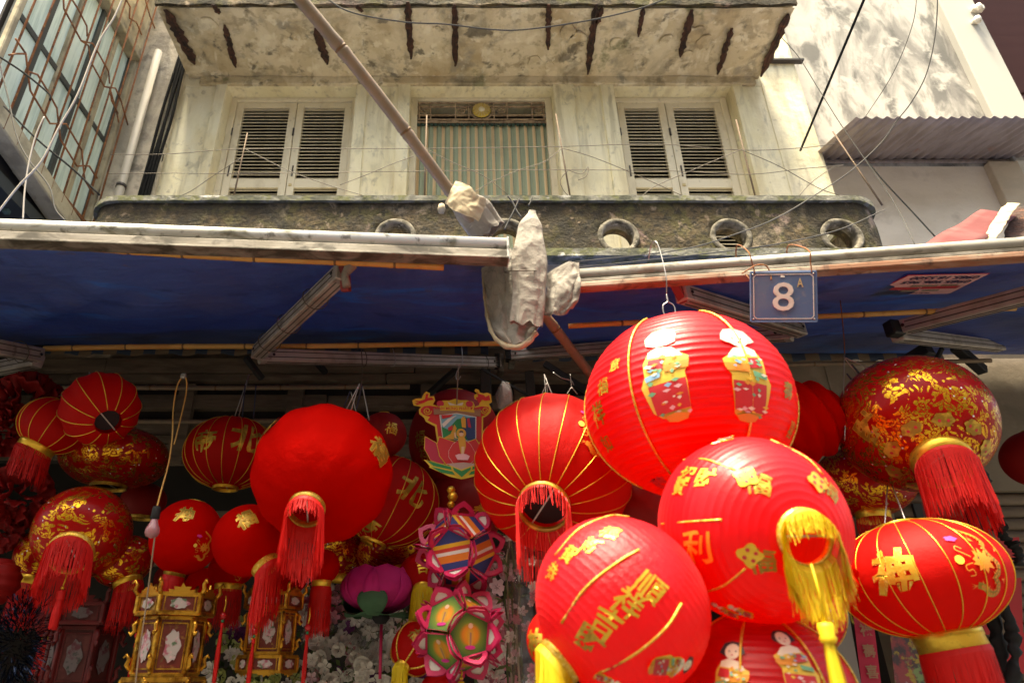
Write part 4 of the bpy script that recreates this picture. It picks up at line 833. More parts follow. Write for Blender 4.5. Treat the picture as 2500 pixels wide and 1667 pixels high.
# ------------------------------------------------------------ lantern materials
def red_cloth(name, col, rough, thru, bumps=0, sheen=.0, spec=.4):
    m = Mat(name, col, rough, 0, spec); m.layer(tuple(c * .72 for c in col), 5, .45, .68, amount=.6)
    m.b.inputs['Sheen Weight'].default_value = sheen; m.b.inputs['Sheen Roughness'].default_value = .45; m.b.inputs['Sheen Tint'].default_value = (1, .55, .55, 1)
    if bumps: m.bump(22, bumps, .006).bump(7, bumps * .7, .02)
    m.bump(160, .12, .002); m.sss(thru, tcol=(.80, .02, .015)); return m.m
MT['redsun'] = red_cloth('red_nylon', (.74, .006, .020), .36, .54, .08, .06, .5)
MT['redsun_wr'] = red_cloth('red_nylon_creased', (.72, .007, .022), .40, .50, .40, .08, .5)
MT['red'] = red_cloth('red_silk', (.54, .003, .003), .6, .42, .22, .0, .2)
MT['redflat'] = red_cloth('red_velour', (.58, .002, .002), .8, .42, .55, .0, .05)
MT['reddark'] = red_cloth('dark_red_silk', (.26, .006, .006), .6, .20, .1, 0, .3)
m = Mat('gold_foil', (.78, .46, .05), .30, .7); m.layer((.85, .56, .07), 30, .45, .6).layer((.42, .21, .02), 60, .58, .68, amount=.6).bump(120, .25, .002); MT['gold'] = m.m
m = Mat('gold_glitter', (.70, .40, .04), .42, .55); m.layer((.86, .62, .16), 130, .5, .6).layer((.35, .16, .02), 90, .58, .64); MT['glitter'] = m.m
m = Mat('dark_gilt', (.34, .19, .02), .36, .45); m.layer((.70, .45, .06), 22, .48, .62); MT['darkgold'] = m.m
m = Mat('yellow_thread', (.78, .56, .02), .6); m.var(.05).sss(.25); MT['ythread'] = m.m
m = Mat('red_thread', (.70, .008, .008), .6); m.sss(.3); MT['rthread'] = m.m
simple('pearl_orange', (.70, .22, .02), .5); simple('print_yellow', (.78, .50, .06), .5); simple('print_cream', (.80, .70, .55), .5); simple('print_pink', (.75, .42, .45), .5); simple('print_green', (.16, .40, .22), .5)
simple('print_blue', (.22, .42, .62), .5); simple('print_grey', (.30, .34, .30), .5); simple('print_red', (.55, .02, .03), .5); simple('print_black', (.03, .025, .03), .5); simple('print_magenta', (.55, .02, .22), .5); simple('print_orange', (.70, .25, .03), .5)
simple('black_cloth', (.01, .009, .010), .8); simple('dark_hole', (.02, .012, .014), .9); simple('beige_wire', (.45, .42, .40), .35, .6); simple('blue_string', (.03, .035, .07), .6)
# damask: gold leaves and flowers on a glossy deep red
def damask(name, cut, gold_rough=.22):
    m = Mat(name, (.34, .003, .003), .32, 0, .16)
    m.b.inputs['Coat Weight'].default_value = .03; m.b.inputs['Coat Roughness'].default_value = .1
    nz = m.node('ShaderNodeTexNoise'); nz.inputs['Scale'].default_value = 9; m.lk(m.tc, nz.inputs['Vector'])
    ad = m.node('ShaderNodeMix', data_type='RGBA', blend_type='ADD'); ad.inputs[0].default_value = .10; m.lk(m.tc, ad.inputs[6]); m.lk(nz.outputs[1], ad.inputs[7])
    vo = m.node('ShaderNodeTexVoronoi'); vo.inputs['Scale'].default_value = 25; m.lk(ad.outputs[2], vo.inputs['Vector'])
    sub = m.node('ShaderNodeVectorMath', operation='SUBTRACT'); m.lk(ad.outputs[2], sub.inputs[0]); m.lk(vo.outputs['Position'], sub.inputs[1])
    # petals: angle in a plane picked by the cell
    sp_ = m.node('ShaderNodeSeparateXYZ'); m.lk(sub.outputs[0], sp_.inputs[0])
    ang = m.math('ARCTAN2', sp_.outputs[2], m.math('ADD', sp_.outputs[0], m.math('MULTIPLY', sp_.outputs[1], .8)))
    cs = m.node('ShaderNodeSeparateColor'); m.lk(vo.outputs['Color'], cs.inputs[0])
    kk = m.math('ADD', 5, m.math('FLOOR', m.math('MULTIPLY', cs.outputs[0], 4)))
    pet = m.math('COSINE', m.math('ADD', m.math('MULTIPLY', ang, kk), m.math('MULTIPLY', cs.outputs[1], 6.28)))
    rad = m.math('ADD', .48, m.math('MULTIPLY', pet, .17))
    flower = m.math('LESS_THAN', vo.outputs['Distance'], rad)
    ringd = m.math('ABSOLUTE', m.math('SUBTRACT', vo.outputs['Distance'], .20)); vein = m.math('GREATER_THAN', ringd, .035)
    v2 = m.node('ShaderNodeTexVoronoi', feature='DISTANCE_TO_EDGE'); v2.inputs['Scale'].default_value = 62; m.lk(ad.outputs[2], v2.inputs['Vector'])
    leafs = m.math('GREATER_THAN', v2.outputs['Distance'], .045)
    v3 = m.node('ShaderNodeTexVoronoi'); v3.inputs['Scale'].default_value = 58; m.lk(ad.outputs[2], v3.inputs['Vector'])
    c3 = m.node('ShaderNodeSeparateColor'); m.lk(v3.outputs['Color'], c3.inputs[0])
    twig = m.math('MULTIPLY', m.math('GREATER_THAN', c3.outputs[0], .62), m.math('LESS_THAN', v3.outputs['Distance'], .34))
    mask = m.math('MAXIMUM', m.math('MULTIPLY', m.math('MULTIPLY', flower, vein), leafs), twig)
    big = m.noise(4, lo=cut, hi=cut + .12); mask = m.math('MULTIPLY', mask, big)
    m.mix(mask, (.80, .42, .03)); m.lk(m.math('MULTIPLY', mask, .92), m.b.inputs['Metallic'])
    gr = m.math('MULTIPLY_ADD', mask, gold_rough - .28, .30); m.lk(gr, m.b.inputs['Roughness'])
    # sequins
    v4 = m.node('ShaderNodeTexVoronoi'); v4.inputs['Scale'].default_value = 70; m.lk(m.tc, v4.inputs['Vector'])
    c4 = m.node('ShaderNodeSeparateColor'); m.lk(v4.outputs['Color'], c4.inputs[0])
    seq = m.math('MULTIPLY', m.math('GREATER_THAN', c4.outputs[1], .93), m.math('LESS_THAN', v4.outputs['Distance'], .22)); m.mix(seq, (.85, .83, .85))
    m.bump(0, .25, .002, fac=mask); m.bump(14, .3, .008); return m.m
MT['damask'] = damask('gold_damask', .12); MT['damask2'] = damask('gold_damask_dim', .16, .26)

# ------------------------------------------------------------ lantern builder
class Lantern: pass
def lantern(qx, qy, rq, Y, asp, label, down=None, pole=None, spin=0, mat='red', style='rib', N=16, pinch=.016, hole=.30, top=.24, lines='gold', line_span=(-1.25, 1.25), line_r=.0015, band='gold', fringe=.0, fmat='rthread', fn=130,
            hang=None, name='lantern', group='red lanterns hanging under the awnings', band_h=.03, hang_mat='beige_wire', dark_inside=False, nline=None, loff=0, flare=.0, topshort=0):
    L = Lantern(); c = q(qx, qy, Y=Y); L.c = c; u = pxm(c) * QS; Rr = rq * u; Rz = Rr * asp; L.R, L.Rz = Rr, Rz
    if pole is not None:      # photo point where the bottom of the axis shows
        d = ray(pole[0] * QS, pole[1] * QS).normalized(); oc = CAM - c; b_ = oc.dot(d); rr = (Rr * Rz * Rz) ** (1 / 3); disc = b_ * b_ - (oc.length_squared - rr * rr)
        h = CAM + d * (-b_ - math.sqrt(max(disc, 0))); down = h - c
    dn = V(down or (0, 0, -1)).normalized(); up = -dn; ref = V((0, -1, 0)) if abs(up.y) < .9 else V((1, 0, 0))
    ex = (ref - up * ref.dot(up)).normalized(); ey = up.cross(ex)
    L.M = Matrix.Translation(c) @ Matrix((ex, ey, up)).transposed().to_4x4() @ Matrix.Rotation(spin, 4, 'Z'); L.I = L.M.inverted()
    root = empty(name, label=label, cat='lantern', group=group, mat=L.M); L.root = root
    g = (L.I.to_3x3() @ V((0, 0, -1))).normalized()
    L.N = N; L.pinch = pinch; L.style = style
    seg = 96 if style == 'pleat' else (N * 8 if N <= 18 else N * 6); rows = 240 if style == 'pleat' else 48
    prof = []
    ths = [top + (math.pi - hole - top) * i / rows for i in range(rows + 1)]
    vs = []
    for th in ths:
        for j in range(seg):
            lo = 2 * math.pi * j / seg; k = 1.0
            if style == 'rib': k -= pinch * math.sin(th) ** .7 * math.sin(lo * N / 2) ** 2
            elif style == 'pleat':
                ph = ((th - top) / (math.pi - hole - top) * N) % 1; k -= pinch * (1 - (abs(ph - .5) * 2) ** 2) * .9; k -= .004 * math.sin(lo * 4) ** 2
            elif style == 'disc':
                ph = ((th - top) / (math.pi - hole - top) * N) % 1; k -= pinch * abs(ph - .5) * 2 ; k += .003 * math.sin(lo * 14)
            elif style == 'smooth': k += .008 * mnoise.noise(V((math.cos(lo) * 2, math.sin(lo) * 2, th * 2 + qx)))
            s_ = math.sin(th); s_ = math.copysign(abs(s_) ** (.92 if asp < .9 else 1), s_)
            vs.append((Rr * k * s_ * math.cos(lo), Rr * k * s_ * math.sin(lo), Rz * (k if style != 'rib' else 1) * math.cos(th)))
    fs = [(i * seg + j, i * seg + (j + 1) % seg, (i + 1) * seg + (j + 1) % seg, (i + 1) * seg + j) for i in range(rows) for j in range(seg)]
    body = MB().add(vs, fs).build('body', MT[mat], root, True); L.body = body
    rb_ = Rr * math.sin(hole) ** (.92 if asp < .9 else 1); zb_ = -Rz * math.cos(hole); rt = Rr * math.sin(top); zt_ = Rz * math.cos(top)
    if band:
        h = band_h
        MB().lathe([(rb_ * .96, zb_ + .006), (rb_ * 1.03, zb_ + .004), (rb_ * 1.03, zb_ - h * .45), (rb_ * 1.0, zb_ - h * .5), (rb_ * 1.02, zb_ - h), (rb_ * .95, zb_ - h), (rb_ * .95, zb_ + .004)], 40).build('bottom_band', MT[band], root, True)
        MB().lathe([(rt * .94, zt_ - .004), (rt * 1.03, zt_ - .002), (rt * 1.03, zt_ + h * .15), (rt * .94, zt_ + h * .15), (rt * .94, zt_ - .002)], 32).build('top_band', MT[band], root, True)
    MB().box((0, 0, zb_ + .004), (rb_ * 1.9, .004, .004)).build('cross_bar', MT['beige_wire'], root)
    if dark_inside: MB().lathe([(0, 0), (rb_ * .93, 0)], 24, Matrix.Translation((0, 0, zb_ + .02))).build('hole_shade_disc', MT['dark_hole'], root)  # black disc stands in for the shade inside the open base
    if lines:
        n = nline or N; pts = []
        for i in range(25):
            la = line_span[0] + (line_span[1] - line_span[0]) * i / 24; s_ = math.cos(la) ** (.92 if asp < .9 else 1); pts.append(((Rr + .0015) * s_, 0, (Rz + .0015) * math.sin(la)))
        me = MB().tube(pts, line_r, 5).mesh('gold_line', True)
        for i in range(n): link('gold_line', me, MT[lines], root, rot=(0, 0, 2 * math.pi * (i + loff) / n))
    if fringe:
        mb = MB(); rf = rb_ * 1.0; z0 = zb_ - band_h * .9
        r_ = random.Random(int(qx * 7 + qy))
        for i in range(int(fn * 2)):
            a = 2 * math.pi * (i + r_.uniform(-.5, .5)) / (fn * 2); o_ = V((math.cos(a), math.sin(a), 0)); p0 = o_ * rf + V((0, 0, z0)); Lf = fringe * r_.uniform(.78, 1.08)
            upf = -o_.dot(g)
            if topshort and upf > .45: Lf *= topshort
            tg = V((-o_.y, o_.x, 0)); wdt = tg * r_.uniform(.0006, .0011)
            p1 = p0 + V((0, 0, -.010)) + o_ * .004 + g * .008; sw = V((r_.uniform(-1, 1), r_.uniform(-1, 1), r_.uniform(-1, 1))) * .007
            p2 = p1 + g * Lf * .45 + sw * .5 + o_ * flare; p3 = p1 + g * Lf * .8 + sw; p4 = p1 + g * Lf + sw * 1.3
            if wdt.cross(g).length < .0006: wdt = g.orthogonal().normalized() * .0016
            pts = [p0, p1, p2, p3, p4]; vs_ = []
            for p in pts: vs_ += [p - wdt, p + wdt]
            mb.add(vs_, [(2 * k, 2 * k + 1, 2 * k + 3, 2 * k + 2) for k in range(4)])
        tag(mb.build('fringe', MT[fmat], root), kind='stuff')
    if hang is not None:
        hp = L.I @ hang; mb = MB()
        for s in (-1, 1): mb.tube([(s * rt * .9, 0, zt_), hp], .0022, 5)
        mb.build('hanger', MT[hang_mat], root, True)
    return L
def surf(L, lon, lat, e=.003):
    s = math.cos(lat) ** (.92 if L.Rz / L.R < .9 else 1)
    return V(((L.R + e) * s * math.cos(lon), (L.R + e) * s * math.sin(lon), (L.Rz + e) * math.sin(lat)))
def hit(L, qx, qy):
    o = L.I @ CAM; d = L.I.to_3x3() @ ray(qx * QS, qy * QS); k = L.R / L.Rz; o = V((o.x, o.y, o.z * k)); d = V((d.x, d.y, d.z * k)).normalized()
    b = o.dot(d); disc = b * b - (o.length_squared - L.R ** 2); p = o + d * (-b - math.sqrt(max(disc, 0)))
    return math.atan2(p.y, p.x), math.asin(max(-1, min(1, p.z / L.R)))
def subdiv(me, ln):
    bm = bmesh.new(); bm.from_mesh(me); bmesh.ops.triangulate(bm, faces=bm.faces)
    for _ in range(5):
        es = [e for e in bm.edges if e.calc_length() > ln]
        if not es: break
        bmesh.ops.subdivide_edges(bm, edges=es, cuts=1); bmesh.ops.triangulate(bm, faces=bm.faces)
    bm.to_mesh(me); bm.free()
def wrap(L, me, qx, qy, rot=0, e=.003, lonlat=None, image_up=False):
    """lay a flat mesh (metres) on the lantern skin round the point seen at (qx, qy)"""
    lo, la = lonlat or hit(L, qx, qy)
    if image_up:      # turn so that the drawing stands upright as it does in the photo: angle of the local meridian in the picture
        def proj(p):
            d = (L.M @ p) - CAM; z = d.y * CP + d.z * SP; return V((d.x / z, (-d.y * SP + d.z * CP) / z))
        a_, b_ = proj(surf(L, lo, la)), proj(surf(L, lo, la + .05)); dv = b_ - a_; rot += -math.atan2(dv.x, dv.y) * -1
    c, s = math.cos(rot), math.sin(rot); cl = max(.25, math.cos(la))
    for v in me.vertices:
        x, y = v.co.x * c - v.co.y * s, v.co.x * s + v.co.y * c
        v.co = surf(L, lo + x / (L.R * cl), max(-1.45, min(1.45, la + y / L.Rz)), e + v.co.z)
    return me
def glyph(L, ch, qx, qy, size, rot=0, mat='gold', bold=.016, outline=None, up=False, slant=0):
    me = text_mesh(ch, size, bold, 0)
    def brush(me):
        for v in me.vertices:
            n1 = mnoise.noise_vector(V((v.co.x / size * 2.2 + ord(ch[0]), v.co.y / size * 2.2, 1))); n2 = mnoise.noise_vector(V((v.co.x / size * 7, v.co.y / size * 7 + ord(ch[0]), 4)))
            v.co.x += size * (.10 * n1.x + .022 * n2.x) + .12 * v.co.y; v.co.y += size * (.10 * n1.y + .022 * n2.y)
    brush(me)
    subdiv(me, max(.008, L.R * .07)); wrap(L, me, qx, qy, rot, .0016, image_up=up); link('character', me, MT[mat], L.root)
    if outline:
        me = text_mesh(ch, size, bold + .022, 0)
        brush(me); subdiv(me, max(.008, L.R * .07)); wrap(L, me, qx, qy, rot, .0011, image_up=up); link('character_outline', me, MT[outline], L.root)
def patch(L, poly, qx, qy, mat, scale=1, rot=0, e=.003, name='print', up=False, mirror=1):
    mb = MB(); pts = [(x * scale * mirror, y * scale) for x, y in poly]; mb.add([(x, y, 0) for x, y in pts], [tuple(range(len(pts)))])
    me = bpy.data.meshes.new(name); me.from_pydata(mb.v, [], mb.f); subdiv(me, max(.006, L.R * .06)); wrap(L, me, qx, qy, rot, e, image_up=up); return link(name, me, MT[mat], L.root)
def disc(cx, cy, r, n=16, k=1): return [(cx + r * math.cos(2 * math.pi * i / n), cy + r * k * math.sin(2 * math.pi * i / n)) for i in range(n)]
def rectp(x0, x1, y0, y1, j=0): return [(x0, y0), (x1, y0 + j), (x1, y1 + j), (x0, y1)]
def figure(L, qx, qy, h, boy, rot=0, mirror=1, lady=False):
    """a printed child in festive dress"""
    s = h / 2; e = [.0008]
    def P(poly, mat, de=.00025):
        e[0] += de; patch(L, poly, qx, qy, mat, s, rot, e[0], 'figure_print', mirror=mirror)
    P([(-.42, -.08), (-.52, -.28), (-.40, -.80), (-.25, -.92), (-.1, -.95), (.05, -1.0), (.25, -.95), (.34, -.85), (.36, -.3), (.34, -.1), (.44, .05), (.46, .22), (.30, .32), (.20, .45), (-.05, .50), (-.30, .42), (-.42, .2)], 'print_yellow')
    P([(-.30, .44), (-.1, .52), (.18, .46), (.30, .34), (.36, .24), (-.05, .28), (-.32, .30)], 'print_cream')
    if lady or not boy:
        P([(-.30, .62), (-.36, .80), (-.30, .95), (-.05, 1.02), (.20, .98), (.32, .85), (.28, .62), (.1, .56), (-.12, .56)], 'print_grey' if not lady else 'print_black')
        P(disc(0, .72, .23, 18, .95), 'print_cream')
        P([(-.36, .80), (-.40, .66), (-.26, .60), (-.24, .72)], 'print_grey' if not lady else 'print_black'); P([(.33, .82), (.38, .68), (.26, .60), (.24, .74)], 'print_grey' if not lady else 'print_black')
    else:
        P([(-.34, .62), (-.36, .80), (-.2, .98), (.05, 1.03), (.24, .97), (.31, .8), (.26, .60), (.1, .54), (-.16, .54)], 'print_cream')
        P([(-.33, .78), (-.2, .97), (.05, 1.03), (.24, .97), (.30, .85), (.02, .93)], 'print_yellow')
    for sx_ in (-.09, .11): P(disc(sx_, .71, .024, 8), 'print_black')
    P(disc(.01, .61, .03, 8, .6), 'print_red')
    P([(-.36, .05), (-.30, .26), (-.05, .24), (-.02, .02)], 'print_red'); P([(-.05, .10), (.46, .14), (.42, -.02), (-.02, -.06)], 'print_orange')
    P([(-.42, -.10), (-.1, -.02), (-.12, -.14), (-.40, -.2)], 'print_blue' if boy else 'print_green')
    P([(-.38, -.30), (.34, -.22), (.34, -.78), (-.34, -.86)], 'print_red')
    r_ = random.Random(int(qx)); cs = ['print_cream', 'print_green', 'print_pink', 'print_yellow', 'print_blue', 'print_orange', 'print_green', 'print_cream']
    for i in range(34):
        x, y = r_.uniform(-.36, .32), r_.uniform(-.92, .28)
        if i > 26: y = r_.uniform(0, .3)
        w_, h_ = r_.uniform(.03, .09), r_.uniform(.02, .05); P([(x - w_, y), (x, y - h_), (x + w_, y + .01), (x + .01, y + h_)], cs[i % 8], .00006)
    P([(-.2, -.90), (.05, -.84), (.3, -.88), (.25, -.98), (.05, -1.02), (-.12, -1.0)], 'print_orange')
def ribbon2(pts, w0, w1):
    P = curve_pts([V((x, y, 0)) for x, y in pts], 6); n = len(P); l = []; r = []
    for i in range(n):
        t = (P[min(i + 1, n - 1)] - P[max(i - 1, 0)]).normalized(); nn = V((-t.y, t.x, 0)); w_ = w0 + (w1 - w0) * i / (n - 1); l.append(P[i] + nn * w_); r.append(P[i] - nn * w_)
    return l, r
def ribbon_print(L, pts, w0, w1, qx, qy, mat, scale, rot=0, e=.004, mirror=1, name='dragon_print'):
    l, r = ribbon2(pts, w0, w1); n = len(l); vs = [(p.x * scale * mirror, p.y * scale, 0) for p in l + r]
    me = bpy.data.meshes.new(name); me.from_pydata(vs, [], [(i, i + 1, n + i + 1, n + i) for i in range(n - 1)]); wrap(L, me, qx, qy, rot, e); link(name, me, MT[mat], L.root)
def dragon(L, qx, qy, h, rot=0, mirror=1, body='darkgold', fire='pearl_orange'):
    """a printed dragon chasing a pearl: scaled body with back spines, flaming head, claws, cloud"""
    s = h / 2
    path = [(-.05, 1.0), (.2, .86), (.42, .72), (.52, .52), (.42, .34), (.52, .12), (.70, -.06), (.66, -.30), (.52, -.42), (.66, -.60), (.62, -.80), (.36, -.84), (.16, -.70), (-.06, -.64)]
    ribbon_print(L, path, .035, .085, qx, qy, body, s, rot, .0012, mirror)
    P = curve_pts([V((x, y, 0)) for x, y in path], 5)
    for i in range(2, len(P) - 2, 2):
        t = (P[i + 1] - P[i - 1]).normalized(); n = V((t.y, -t.x, 0)); w_ = .035 + .05 * i / len(P)
        b = P[i] + n * w_; patch(L, [(b.x - t.x * .03, b.y - t.y * .03), (b.x + n.x * .07 + t.x * .03, b.y + n.y * .07 + t.y * .03), (b.x + t.x * .03, b.y + t.y * .03)], qx, qy, fire, s, rot, .0016, 'spine', mirror=mirror)
        c = P[i]; patch(L, disc(c.x, c.y, w_ * .55, 8), qx, qy, fire, s, rot, .0018, 'scale_print', mirror=mirror)
    head = [(-.08, .02), (.02, .10), (.0, .26), (.12, .18), (.18, .34), (.26, .18), (.38, .30), (.38, .10), (.52, .08), (.42, -.04), (.52, -.20), (.34, -.18), (.28, -.34), (.18, -.22), (.04, -.28), (.06, -.14), (-.10, -.12), (-.02, -.05)]
    patch(L, head, qx, qy, fire, s, rot, .0020, 'dragon_head', mirror=mirror); patch(L, disc(.10, .06, .03, 8), qx, qy, 'print_black', s, rot, .0024, 'eye', mirror=mirror)
    patch(L, disc(-.42, .0, .12), qx, qy, 'print_yellow' if fire == 'pearl_orange' else fire, s, rot, .0016, 'pearl', mirror=mirror)
    for pts in ([(-.25, .3), (-.38, .38), (-.42, .28), (-.3, .2), (-.1, .08)], [(-.1, -.08), (-.3, -.15), (-.28, -.28), (-.15, -.25), (-.1, -.38), (-.25, -.42)]): ribbon_print(L, pts, .014, .014, qx, qy, fire, s, rot, .0016, mirror, 'whisker')
    for cx, cy, a0 in ((-.12, -.66, 3.3), (.78, .30, .6), (.80, -.45, -.3), (.18, .56, 2.4)):
        pl_ = []
        for k in range(3): a_ = a0 - .5 + k * .5; pl_ += [(cx + .035 * math.cos(a_ - .25), cy + .035 * math.sin(a_ - .25)), (cx + .16 * math.cos(a_), cy + .16 * math.sin(a_))]
        patch(L, pl_ + [(cx - .06 * math.cos(a0), cy - .06 * math.sin(a0))], qx, qy, fire, s, rot, .0019, 'claw', mirror=mirror)
    patch(L, [(-.36 + .17 * math.cos(a_) * (1 + .15 * math.cos(5 * a_)), .62 + .085 * math.sin(a_) * (1 + .15 * math.cos(5 * a_))) for a_ in [i * .349 for i in range(18)]], qx, qy, 'print_magenta', s, rot, .0014, 'cloud_print', mirror=mirror)
def tassel(root, p_top, cord, head_r, length, mat='ythread', world=True, beads=(), n=90, cordmat=None, direction=V((0, 0, -1))):
    """cord, bound head and strands; all in world coordinates under a world empty"""
    p = V(p_top); d = V(direction); b = p + d * cord
    MB().tube([p, p.lerp(b, .5) + V((.003, 0, 0)), b], .0022, 5).build('tassel_cord', MT[cordmat or mat], root, True)
    z = b
    for r_, mt in beads:
        c = z + d * r_; MB().lathe([(0, r_), (r_ * .7, r_ * .7), (r_, 0), (r_ * .7, -r_ * .7), (0, -r_)], 12, Matrix.Translation(c)).build('bead', MT[mt], root, True); z = z + d * 2 * r_
    mz = Matrix.Translation(z)
    MB().lathe([(0, 0), (head_r * .8, -.002), (head_r, -head_r * .6), (head_r * .85, -head_r * 1.5), (head_r * 1.05, -head_r * 1.9), (head_r * .8, -head_r * 2.4)], 14, mz).build('tassel_head', MT[mat], root, True)
    mb = MB(); s = z + d * head_r * 2.2
    for i in range(n):
        a = rnd.uniform(0, 6.283); r0 = head_r * math.sqrt(rnd.random()) * .85; o_ = V((math.cos(a), math.sin(a), 0)); p0 = s + o_ * r0 * .8; p1 = s + o_ * (r0 * 1.15 + .002) + d * length * .5; p2 = s + o_ * (r0 * 1.3) + d * length * rnd.uniform(.92, 1.03)
        wv = V((-o_.y, o_.x, 0)) * .0013; mb.add([p0 - wv, p0 + wv, p1 - wv, p1 + wv, p2 - wv, p2 + wv], [(0, 1, 3, 2), (2, 3, 5, 4)])
    tag(mb.build('strands', MT[mat], root), kind='stuff')

# ------------------------------------------------------------ sunlit lanterns in front of the awning
GF = 'large printed nylon lanterns hanging in the sun'
F1 = lantern(1577, 930, 230, 1.80, .92, 'largest sunlit red ribbed nylon lantern printed with a boy and a girl', down=(.03, .02, -1), mat='redsun', style='pleat', N=32, pinch=.009, lines='glitter', nline=6, loff=.42, line_r=.003, line_span=(-1.0, 1.05), hole=.28, top=.2, band=None, spin=R(-12), group=GF)
figure(F1, 1528, 848, 210 * QS * pxm(F1.c) * 1.0, True); figure(F1, 1716, 848, 205 * QS * pxm(F1.c), False, mirror=-1)
for ch, x, y, s in (('福', 1385, 890, .05), ('祥', 1375, 955, .07), ('如', 1395, 1020, .05), ('意', 1412, 840, .04), ('壽', 1810, 900, .05), ('喜', 1815, 990, .05)): glyph(F1, ch, x, y, s, 0, 'darkgold')
glyph(F1, '囍', 1520, 1110, .05, 0, 'print_red')
hk = empty('lantern_hook', at(1632, 640, Y=1.80), 'pale wire hook over the awning rail holding the largest sunlit lantern', 'hook')
tp = F1.M @ V((0, 0, F1.Rz)); rl = at(1626, 650, Y=1.84)
rp = V((tp.x - .005, rl.y, rl.z))
MB().tube(curve_pts([tp + V((0, -.0, .10)), tp + V((.0, -.02, .15)), V((tp.x, 1.79, 2.80)), V((tp.x - .006, 1.80, 2.845)), V((tp.x - .012, 1.83, 2.85)), V((tp.x - .014, 1.87, 2.82))]), .0017, 6).build('rail_hook', MT['hook_wire'], hk, True)
for s in (-1, 1): MB().tube(curve_pts([tp + V((s * .008, 0, -.01)), tp + V((s * .010, 0, .010)), tp + V((s * .018, 0, .035)), tp + V((s * .016, 0, .06)), tp + V((0, 0, .075)), tp + V((0, 0, .10))]), .0019, 6).build('loop', MT['hook_wire'], hk, True)

F2 = lantern(1726, 1212, 207, 1.50, .97, 'sunlit red nylon lantern with a yellow fringe hanging from its tilted base', pole=(1852, 1232), mat='redsun', style='pleat', N=30, pinch=.004, lines=None, hole=.27, top=.2, band='glitter', band_h=.012, fringe=.095, fmat='ythread', fn=240, topshort=.42, flare=.004, group=GF)
def goldline(L, pts, r=.0022):
    P = [surf(L, *hit(L, x, y), .0004) for x, y in pts]; MB().tube(curve_pts(P, 6), r, 6).build('gold_line', MT['glitter'], L.root, True)
goldline(F2, [(1565, 1050), (1620, 1055), (1690, 1080)]); goldline(F2, [(1520, 1203), (1580, 1198), (1658, 1193)]); goldline(F2, [(1612, 1360), (1660, 1345), (1712, 1305)]); goldline(F2, [(1770, 1010), (1850, 1050), (1890, 1090)])
for ch, x, y, s, r in (('招', 1575, 1095, .050, .25), ('財', 1618, 1098, .045, .15), ('大', 1552, 1290, .050, -.15), ('利', 1603, 1262, .070, -.25), ('寶', 1560, 1120, .04, .2)): glyph(F2, ch, x, y, s, 0, 'gold', up=True, bold=.018)
for x, y, r in ((1725, 1100, .3), (1735, 1278, -.4), (1888, 1112, .2)):
    patch(F2, [(math.cos(a) * (.021 + .004 * math.cos(4 * a)), math.sin(a) * (.021 + .004 * math.cos(4 * a))) for a in [i * .2618 for i in range(24)]], x - 12, y - 4, 'gold', 1, r, .0035, 'medallion_print'); glyph(F2, '福', x + 18, y + 14, .05, 0, 'darkgold', .018, up=True)
    for k in range(4): patch(F2, disc(.011 * math.cos(k * 1.57 + .5), .011 * math.sin(k * 1.57 + .5), .004, 8), x - 12, y - 4, 'print_red', 1, r, .0042, 'medallion_dot')
figure(F2, 1660, 1012, .05, True, rot=1.3); figure(F2, 1665, 1400, .055, False, rot=-1.2); figure(F2, 1700, 1402, .05, True, rot=-1.3)
bpole = F2.M @ V((0, 0, -F2.Rz * .96)); ts = empty('hanging_tassel', bpole, 'long yellow tassel hanging from the fringed lantern by a cord', 'tassel')
tassel(ts, bpole + V((-.012, -.03, -.055)), .10, .0145, .20, 'ythread', n=160)

F3 = lantern(1425, 1386, 198, 1.50, .97, 'sunlit red nylon lantern tipped over with rows of gold characters on its side', pole=(1282, 1520), mat='redsun_wr', style='pleat', N=30, pinch=.004, lines=None, hole=.27, top=.2, band='glitter', band_h=.014, fringe=.12, fmat='ythread', fn=240, group=GF)
goldline(F3, [(1290, 1430), (1345, 1350), (1420, 1290), (1468, 1262)], .0026); goldline(F3, [(1375, 1545), (1460, 1500), (1530, 1440), (1565, 1385)], .0026); goldline(F3, [(1275, 1275), (1330, 1215), (1400, 1185), (1440, 1180)])
for i, (ch, x, y) in enumerate((('恭', 1265, 1315), ('賀', 1305, 1275), ('新', 1355, 1255), ('禧', 1400, 1225))): glyph(F3, ch, x, y, .040, -.62, 'gold', .018, up=True)
for i, (ch, x, y) in enumerate((('財', 1352, 1470), ('吉', 1390, 1432), ('祥', 1440, 1390), ('順', 1490, 1352))): glyph(F3, ch, x, y, .056, -.55, 'darkgold' if i == 0 else 'gold', .018, up=True)
figure(F3, 1545, 1530, .10, False, rot=-.7, lady=True); figure(F3, 1395, 1560, .05, True, rot=-.6)
F4 = lantern(1758, 1605, 196, 1.58, .95, 'sunlit red nylon lantern printed with ladies in festive robes below the others', down=(0, .1, -1), mat='redsun', style='pleat', N=32, pinch=.006, lines='glitter', nline=7, loff=.15, line_r=.0028, hole=.27, top=.2, band=None, spin=R(8), group=GF)
figure(F4, 1680, 1560, .15, False, lady=True); figure(F4, 1825, 1525, .15, False, mirror=-1, lady=True)
F5 = lantern(1830, 1405, 100, 1.78, .95, 'sunlit red nylon lantern printed with a pink child, half hidden behind the fringed one', down=(.1, 0, -1), mat='redsun', style='pleat', N=22, pinch=.012, lines='glitter', nline=7, loff=.3, hole=.27, top=.2, band=None, group=GF)
figure(F5, 1893, 1395, .075, True)
F6 = lantern(1290, 1470, 80, 1.75, .95, 'red lantern with gilt outlined character, half hidden behind the tipped one', mat='red', style='smooth', lines=None, band='gold', group=GF)
glyph(F6, '神', 1226, 1480, .06, 0, 'darkgold', .016, 'glitter')
